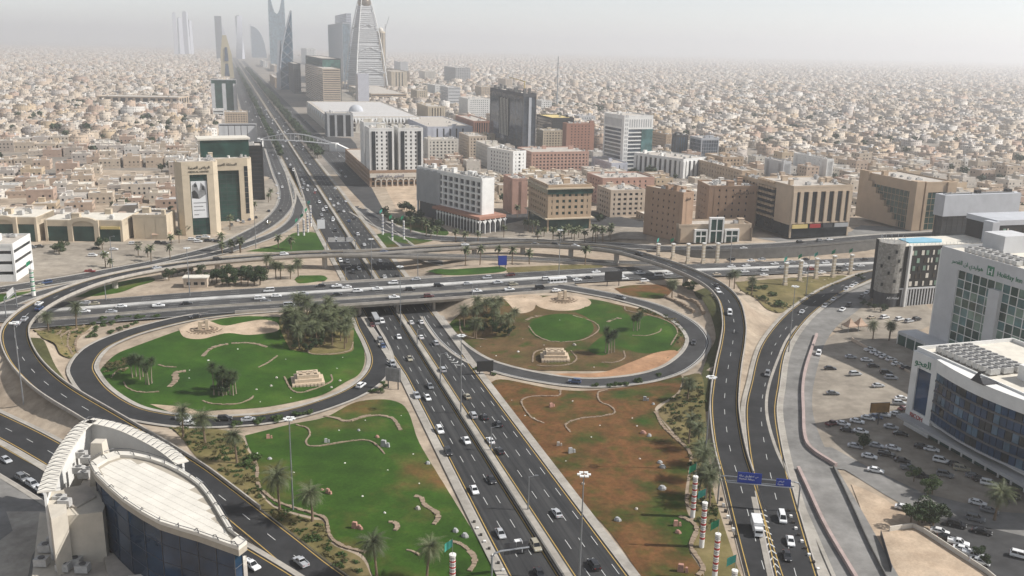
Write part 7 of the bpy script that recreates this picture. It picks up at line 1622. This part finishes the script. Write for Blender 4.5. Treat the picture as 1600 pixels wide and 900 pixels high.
many('shop','141,425,r 145,400,w 163,396,w 178,390,w 150,389,b 50,387,g 62,386,b 208,381,w 217,381,w 248,380,b 257,380,g 300,375,w 310,378,w 318,374,w 325,377,b 312,372,w 322,371,w 333,376,w 340,378,b 38,425,g',ang=10)
many('court','436,310,w 432,290,w 434,302,w 420,330,b 438,329,b 372,345,w 380,347,s 390,343,w 400,340,b 362,352,w',ang=110)
many('srv','1287,478,w 1294,473,w 1300,467,w 1311,461,b 1322,452,s 1331,447,w 1337,444,w 1316,484,w 1326,477,b 1346,464,b 1354,457,w 1279,552,w')
many('lot','1359,548,w 1367,552,w 1375,555,w 1382,559,w 1392,563,w 1401,570,w 1415,576,b',ang=20); many('lot','1329,559,s 1354,564,w 1364,573,b 1384,584,b 1392,592,sU 1297,577,b 1301,616,w 1409,624,w 1405,632,s',ang=-5); many('lot','1362,497,w 1382,497,wU 1405,500,w 1420,503,w 1432,500,b 1300,664,d 1412,640,d',ang=30)
many('lot','1339,660,w 1356,655,w 1368,653,w 1380,650,w 1401,649,w 1317,664,w 1324,674,b 1392,669,s 1407,680,b 1336,699,s 1369,698,s 1358,715,w 1385,712,b 1368,737,w 1410,722,b 1455,704,w 1420,734,g 1492,728,b 1502,735,w 1521,746,g 1533,752,b 1438,746,b',ang=-25)
many('lot','1345,676,w 1440,700,b 1470,722,w 1476,744,g 1395,702,w 1545,758,w',ang=-28)
many('lot','1336,586,w 1372,604,w',ang=10)
many('side','1412,796,wS 1527,788,wS 1523,813,w 1534,833,b 1468,833,w 1480,843,b 1497,851,wP 1504,861,wS 1520,870,sP 1594,871,w 1494,822,b 1579,777,b 1563,782,b 1545,800,g 1530,880,w',ang=-30); many('w2','15,769,sU 31,779,wU 19,883,wU 9,718,s 8,756,w 60,757,b')
# traffic far up the highway
for k in range(95):
    s = random.uniform(620,2000); side = random.random()
    t = random.choice([-12.6,-9.6,-6.4,-3.2]) if side < .5 else random.choice([3.2,6.8,10.2,13.6]); 
    if s > 850 and random.random() < .4: t = random.choice([-40,-33,-25]) if side < .5 else random.choice([31,37,44])
    p = ST(s,t); put_car(p[0],p[1],.12,math.atan2(DV[1],DV[0])+(math.pi if side < .5 else 0),random.choice(['saloon','saloon','suv','pickup','van']),random.choice(['white','white','white','silver','black','grey','white']),'far')
# buses and the box lorry
def bus(px, py, where, label, cname='white', L=9.5):
    q = LINES.get(where); z = .1
    if q is not None:
        for _ in range(6): xy = P(px,py,z+1); i = int(np.argmin(np.hypot(q[:,0]-xy[0],q[:,1]-xy[1]))); z = q[i,2]
        d = q[i+1,:2]-q[i-1,:2]; a = math.atan2(d[1],d[0])
    else: xy = P(px,py,1); a = math.atan2(-DV[1],-DV[0])
    e = empty('bus',(xy[0],xy[1],z+.02),a,label=label,cat='bus')
    mb = MB(); mb.box(-L/2,L/2,-1.2,1.2,.5,1.45); mb.box(-L/2+.1,L/2-.1,-1.16,1.16,2.45,3.1); mb.build('body','paint_'+cname,e); mb = MB(); mb.box(-L/2+.15,L/2-.08,-1.14,1.14,1.45,2.45); mb.build('glasshouse','car_glass',e)
    for k in range(6): mb = MB(); x = -L/2+.3+k*(L-.6)/5; mb.box(x-.1,x+.1,-1.17,1.17,1.4,2.5); mb.build('window_post','paint_'+cname,e)
    for sx in (-.3,.32):
        for sy in (-1,1): o = link('wheel',CARM['suv']['w'],e,(sx*L,sy*1.08,.45)); o.scale = (1.2,1.4,1.2)
bus(871,440,'cross','white bus with dark windows on the crossing road'); bus(587,500,'kl','long grey bus leaving the shadow of the bridge','silver',11)
e = empty('box_lorry',(*P(1183,823,1.5),.15),math.atan2(*(FLY_W[-8,:2]-FLY_W[-14,:2])[::-1]),label='white box lorry on the lower end of the flyover ramp',cat='lorry')
mb = MB(); mb.box(-3.6,1.6,-1.2,1.2,.9,3.3); mb.build('cargo_box','paint_white',e); mb = MB(); mb.prism([(1.8,-1.05),(3.7,-1.05),(3.7,1.05),(1.8,1.05)],.6,2.4,0,[(1.8,-1),(3.2,-1),(3.2,1),(1.8,1)]); mb.build('cab','paint_white',e); mb = MB(); mb.box(2.9,3.62,-.9,.9,1.5,2.0); mb.build('windscreen','car_glass',e); mb = MB(); mb.box(-3.5,3.5,-.5,.5,.5,.9); mb.build('chassis','dark_metal',e)
for k in (1,2,3): mb = MB(); mb.box(-3.63,-3.6,-1.2+.6*k-.02,-1.2+.6*k+.02,.95,3.25); mb.build('door_seam','dark_metal',e)
for sx in (-2.4,2.7):
    for sy in (-1,1): o = link('wheel',CARM['suv']['w'],e,(sx,sy*1.0,.45)); o.scale = (1.15,1.3,1.15)
# ------------------------------------------------------------------ masts, columns, signs
def mast(px, py, topy, label, where, head=True, z=None):
    g = G(px,py) if z is None else np.array([*P(px,py,z),z]); h = solve(lambda t: Q(g[0],g[1],g[2]+t)[1], topy, 60)
    e = empty('lamp_mast',g,label=label,cat='lamp post',group='tall lamp masts'); mb = MB(); mb.tube([(0,0,-.2),(0,0,h)],[.26,.12],7); mb.build('pole','metal',e)
    if head:
        for k in range(6):
            a = k*1.047; mb = MB(); mb.tube([(0,0,h-.2),(1.3*math.cos(a),1.3*math.sin(a),h)],.06,4); mb.box(1.1*math.cos(a)-.4,1.1*math.cos(a)+.5,1.1*math.sin(a)-.35,1.1*math.sin(a)+.35,h,h+.25); mb.build('floodlight','lamp_glass',e)
    else: mb = MB(); mb.tube([(0,0,h-.1),(1.8,.3,h+.3)],.06,5); mb.box(1.6,2.5,.1,.5,h+.22,h+.38); mb.build('lamp_head','metal',e)
mast(458,797,655,'tall floodlight mast at the edge of the green lawn','', True); mast(720,645,525,'tall floodlight mast on the highway median below the bridge','',True,.2); mast(905,905,742,'tall floodlight mast beside the highway at the photo bottom','')
mast(1100,735,590,'tall floodlight mast in the palm strip beside the ramp',''); mast(1232,551,448,'tall floodlight mast beside the service road',''); mast(626,510,417,'tall floodlight mast on the median at the bridge','',True,.2); mast(581,440,374,'tall mast on the median behind the bridge','',True,.2); mast(297,466,388,'tall mast behind the crossing road near the hut','')
mast(873,432,360,'tall mast behind the crossing road, east','') ; mast(1140,420,372,'tall mast between the flag columns','',False); mast(1259,462,400,'tall mast on the dry lawn triangle','',False); mast(37,632,505,'tall mast on the western embankment',''); mast(176,419,370,'lamp mast on the shop forecourt','',False); mast(400,388,330,'tall mast on the lawn by the flag columns','',False)
for i,(x,y,t) in enumerate(((688,603,553),(825,798,745),(652,541,515),(166,472,443),(540,445,418),(653,437,395),(738,465,447),(767,705,668))): mast(x,y,t,['thin lamp post on the median, second from the bridge','thin lamp post on the median, nearest the viewer','thin lamp post on the median, nearest the bridge','thin lamp post on the western end of the crossing road','thin lamp post beside the median behind the bridge','thin lamp post behind the bridge, east side','thin lamp post at the bridge parapet','thin lamp post on the median, third from the bridge'][i],'',False)
mat('flag_green',(.02,.20,.10),.8,.1,1); mat('flag_teal',(.05,.30,.24),.8,.15,1); mat('col_red',(.34,.04,.035),.8,.1,1); mat('col_white',(.70,.68,.64),.8,.08,1); mat('col_beige',(.52,.44,.33),.8,.12,.8)
FLAGPOLES = []
def column(px, py, topy, label, style, grp, r=.62, flag=True, z=None):
    g = G(px,py) if z is None else np.array([*P(px,py,z),z]); h = solve(lambda t: Q(g[0],g[1],g[2]+t)[1], topy, 40)
    e = empty('flag_column',g,R_(17),label=label,cat='column',group=grp); ring = lambda q: [(q*math.cos(k*.628),q*math.sin(k*.628)) for k in range(10)]
    if style == 'beige':
        mb = MB(); mb.box(-r,r,-r,r,-.3,h); mb.build('shaft','col_beige',e); mb = MB(); mb.box(-r*1.3,r*1.3,-r*1.3,r*1.3,h,h+.6); mb.build('cap','col_white',e); mb = MB(); mb.box(-r*1.4,r*1.4,-r*1.4,r*1.4,-.3,1.2); mb.build('base','col_beige',e)
        for k in range(5): mb = MB(); mb.box(-r*1.06,r*1.06,-r*1.06,r*1.06,h*(.2+.16*k),h*(.2+.16*k)+.25); mb.build('band','col_white',e)
    else:
        mb = MB(); mb.prism(ring(r),-.3,h); mb.build('shaft','col_white',e); n = 5
        for k in range(n):
            mb = MB(); z0 = h*(.2+.8*k/n); mb.prism(ring(r*1.04),z0,z0+h*.045); mb.build('band',style,e)
            for j in (1,2): mb = MB(); zz = z0+h*.045+j*h*.035; mb.prism(ring(r*1.05),zz,zz+.12); mb.build('ring','dark_metal',e)
        mb = MB(); mb.prism(ring(r*1.15),h,h+.35); mb.build('cap','col_white',e)
    if flag:
        mb = MB(); mb.tube([(0,0,h),(0,0,h+4.2)],.06,5); mb.build('pole','metal',e)
        mb = MB(); a = random.uniform(2.4,3.6); q = [(k*.45*math.cos(a+.15*math.sin(k*2)),k*.45*math.sin(a+.15*math.sin(k*2))+.12*math.sin(k*2.1)) for k in range(5)]
        T_1 = [(x,y,h+4.1-.28*k) for k,(x,y) in enumerate(q)]; B_1 = [(x,y,h+2.3-.34*k) for k,(x,y) in enumerate(q)]; mb.quadstrip(T_1,B_1); mb.quadstrip([(x,y+.03,z) for x,y,z in B_1],[(x,y+.03,z) for x,y,z in T_1]); mb.build('flag','flag_green' if random.random() < .5 else 'flag_teal',e)
for i,(x,y,t) in enumerate(((1082,808,746),(1096,855,787),(1116,905,836),(1142,960,893))): column(x,y,t,'red and white banded flag column, %s of the row beside the ramp'%['farthest','second farthest','third','nearest'][i],'col_red','red and white columns')
column(707,925,868,'red and white banded flag column with a teal flag on the green lawn','col_red','red and white columns',.7)
for i,(x,y,t) in enumerate(((1028,401,382),(1051,405,382),(1074,412,382),(1098,412,381),(1120,412,381))): column(x,y,t,'beige square flag column in front of the hotels, number %d from the left of five'%(i+1),'beige','beige flag columns',.75,i < 2)
for i,(x,y,t) in enumerate(((1226,446,412),(1249,439,408),(1274,435.5,405),(1301,433,401),(1328,429,399))): column(x,y,t,'beige square flag column on the dry lawn triangle, number %d from the left of five'%(i+1),'beige','beige flag columns',.75)
for i,(x,y,t) in enumerate(((466,368,350),(475,368,343),(481,363,334),(486,354,322))): column(x,y,t,'white and blue banded column west of the highway, %s of four'%['first','second','third','farthest'][i],'sign_navy','banded columns beyond the flyover')
for i,(x,y,t) in enumerate(((598,367,336),(613,376,345),(631,374,346))): column(x,y,t,'white and blue banded column east of the highway, %s of three'%['first','second','third'][i],'sign_navy','banded columns beyond the flyover')
column(53,463,420,'green and white banded column with a flag on the western lawn wedge','flag_green','green banded column',.9)
# sign gantries
def gantry(pa, pb, za, h, label, panels, pm='sign_blue'):
    A,B_ = np.array([*P(*pa,za),za]),np.array([*P(*pb,za),za]); d = (B_-A)[:2]; L = np.hypot(*d); e = empty('sign_gantry',A,math.atan2(d[1],d[0]),label=label,cat='sign gantry')
    mb = MB(); mb.tube([(0,0,-.2),(0,0,h-1),(.5,0,h-.2),(1.6,0,h)],.22,7); mb.build('post','metal',e); mb = MB(); mb.tube([(L,0,-.2),(L,0,h-1),(L-.5,0,h-.2),(L-1.6,0,h)],.22,7); mb.build('post','metal',e)
    for z in (h,h-1.3): mb = MB(); mb.tube([(1.5,0,z),(L-1.5,0,z)],.13,6); mb.build('beam','metal',e)
    for x0,x1,z0,z1,txt in panels:
        mb = MB(); mb.box(L*x0,L*x1,-.3,-.15,h+z0,h+z1); p = mb.build('panel',pm,e); 
        for k,(s_,dx,dz,sz) in enumerate(txt): text(s_,sz,'sign_white',p,(L*x0+dx,-.33,h+z0+dz),ext=.01)
    mb = MB(); mb.box(2,L-2,-.9,-.3,h-1.5,h-1.4); mb.build('walkway','metal',e)
gantry((1121,787),(1246,799),.1,8.5,'blue direction signs on a gantry over the two ramps',[(.22,.52,-1.6,1.6,[(ar('طريق مكة'),.4,2.0,.8),('Makkah Rd',.4,1.1,.7),(ar('حي العليا'),3.0,2.0,.7),('Olaya',3.1,1.1,.6)]),(.70,.88,-1.5,.7,[(ar('الرياض'),.4,1.3,.6),('Riyadh',.4,.4,.6)])])
# cantilever sign seen from behind
A = G(768,905); e = empty('cantilever_sign',A,R_(17),label='cantilever direction sign seen from behind at the highway edge',cat='sign gantry'); mb = MB(); mb.tube([(0,0,-.2),(0,0,5.6),(.6,0,6.6),(2,0,7),(9,0,7)],.25,7); mb.build('post','metal',e)
for k in range(4): mb = MB(); mb.box(3+k*1.5,4.4+k*1.5,.3,.4,5.6,8.6); mb.build('panel','dark_metal',e)
gantry((10,497),(27,481),3.4,9,'sign gantry over the crossing road at the photo edge',[(.2,.8,-1.2,1.4,[])],'roof_unit')
gantry((511,395),(556,394),.1,8,'sign gantry over the highway behind the flyover',[(.05,.3,-1.4,1.2,[]),(.36,.62,-1.4,1.2,[]),(.68,.92,-1.4,1.2,[])],'roof_unit')
# kerb side guard posts: striped barriers beside the ramps
def barrier(pts, label, n):
    q = smoothline([tuple(G(*p)) for p in pts],1.6); e = empty('striped_barrier',q[0],label=label,cat='barrier')
    for i,p in enumerate(q[::2]):
        o = p-q[0]; mb = MB(); mb.box(o[0]-.35,o[0]+.35,o[1]-.35,o[1]+.35,-.1,.8); mb.build('block','col_white' if i%2 else 'sign_dark',e)
barrier([(741,818),(755,845),(772,872),(790,900)],'black and white striped barrier beside the highway near the cantilever sign',1); barrier([(1127,782),(1138,812),(1150,840)],'black and white striped barrier beside the ramp at the columns',1); barrier([(1232,800),(1245,832),(1262,866),(1278,892)],'white striped barrier at the footway edge',1)
# painted gore chevrons
def chevrons(pts, label):
    q = smoothline([(*P(x,y,.15),.15) for x,y in pts],3.0); n_ = normals(q); mb = MB(); w = np.linspace(.4,2.2,len(q))
    for i in range(len(q)-1): 
        a = q[i]; d = (q[i+1]-q[i])[:2]; d = d/np.hypot(*d); nn = n_[i]*w[i]
        for sg in (-1,1): mb.poly([(a[0],a[1],a[2]+.045),(a[0]+d[0]*.7,a[1]+d[1]*.7,a[2]+.045),(a[0]+sg*nn[0]-d[0]*.9,a[1]+sg*nn[1]-d[1]*.9,a[2]+.045),(a[0]+sg*nn[0]-d[0]*1.6,a[1]+sg*nn[1]-d[1]*1.6,a[2]+.045)])
    mb.build('road_marking','white_paint',kind='structure',label=label)
chevrons([(1218,905),(1205,860),(1195,830),(1186,800),(1182,785)],'white painted chevrons where the two ramps meet')
chevrons([(606,561),(611,575),(617,588)],'white painted chevrons at the west loop exit'); chevrons([(699,555),(712,566),(727,574)],'white painted chevrons at the east loop exit')
# ------------------------------------------------------------------ labels: tell look-alikes apart by their place
from collections import defaultdict
def ordinal(k): return '%d%s'%(k,'th' if 10 <= k%100 <= 20 else {1:'st',2:'nd',3:'rd'}.get(k%10,'th'))
grp = defaultdict(list)
for o in list(sc.objects):
    if o.parent is None and o.get('category') and o.get('label'): grp[o['label']].append(o)
for lab,os_ in grp.items():
    if len(os_) < 2: continue
    pr = sorted(((Q(*o.location)[0],o) for o in os_),key=lambda p: p[0]); nn = len(pr)
    for k,(x,o) in enumerate(pr):
        w = lab.split(); w = w[:11] if len(w) > 11 else w
        o['label'] = ' '.join(w).rstrip(',')+', '+('leftmost' if k == 0 else 'rightmost' if k == nn-1 else ordinal(k+1)+' from the left')+(' of %d'%nn if nn > 2 and 0 < k < nn-1 and len(w) <= 10 else '')
# ------------------------------------------------------------------ haze
mb = MB(); mb.box(-16000,16000,-900,26000,-1.5,346)
hm = bpy.data.materials.new('haze'); hm.use_nodes = True; hn = hm.node_tree.nodes; hn.clear()
ho = hn.new('ShaderNodeOutputMaterial'); hv = hn.new('ShaderNodeVolumePrincipled')
hv.inputs['Color'].default_value = (.965,.968,.972,1); hv.inputs['Density'].default_value = HAZE_DENSITY; hv.inputs['Anisotropy'].default_value = 0.48
hm.node_tree.links.new(hv.outputs[0], ho.inputs['Volume'])
M['haze'] = hm; mb.build('haze','haze',kind='stuff',label='dusty pale haze hanging over the whole city')
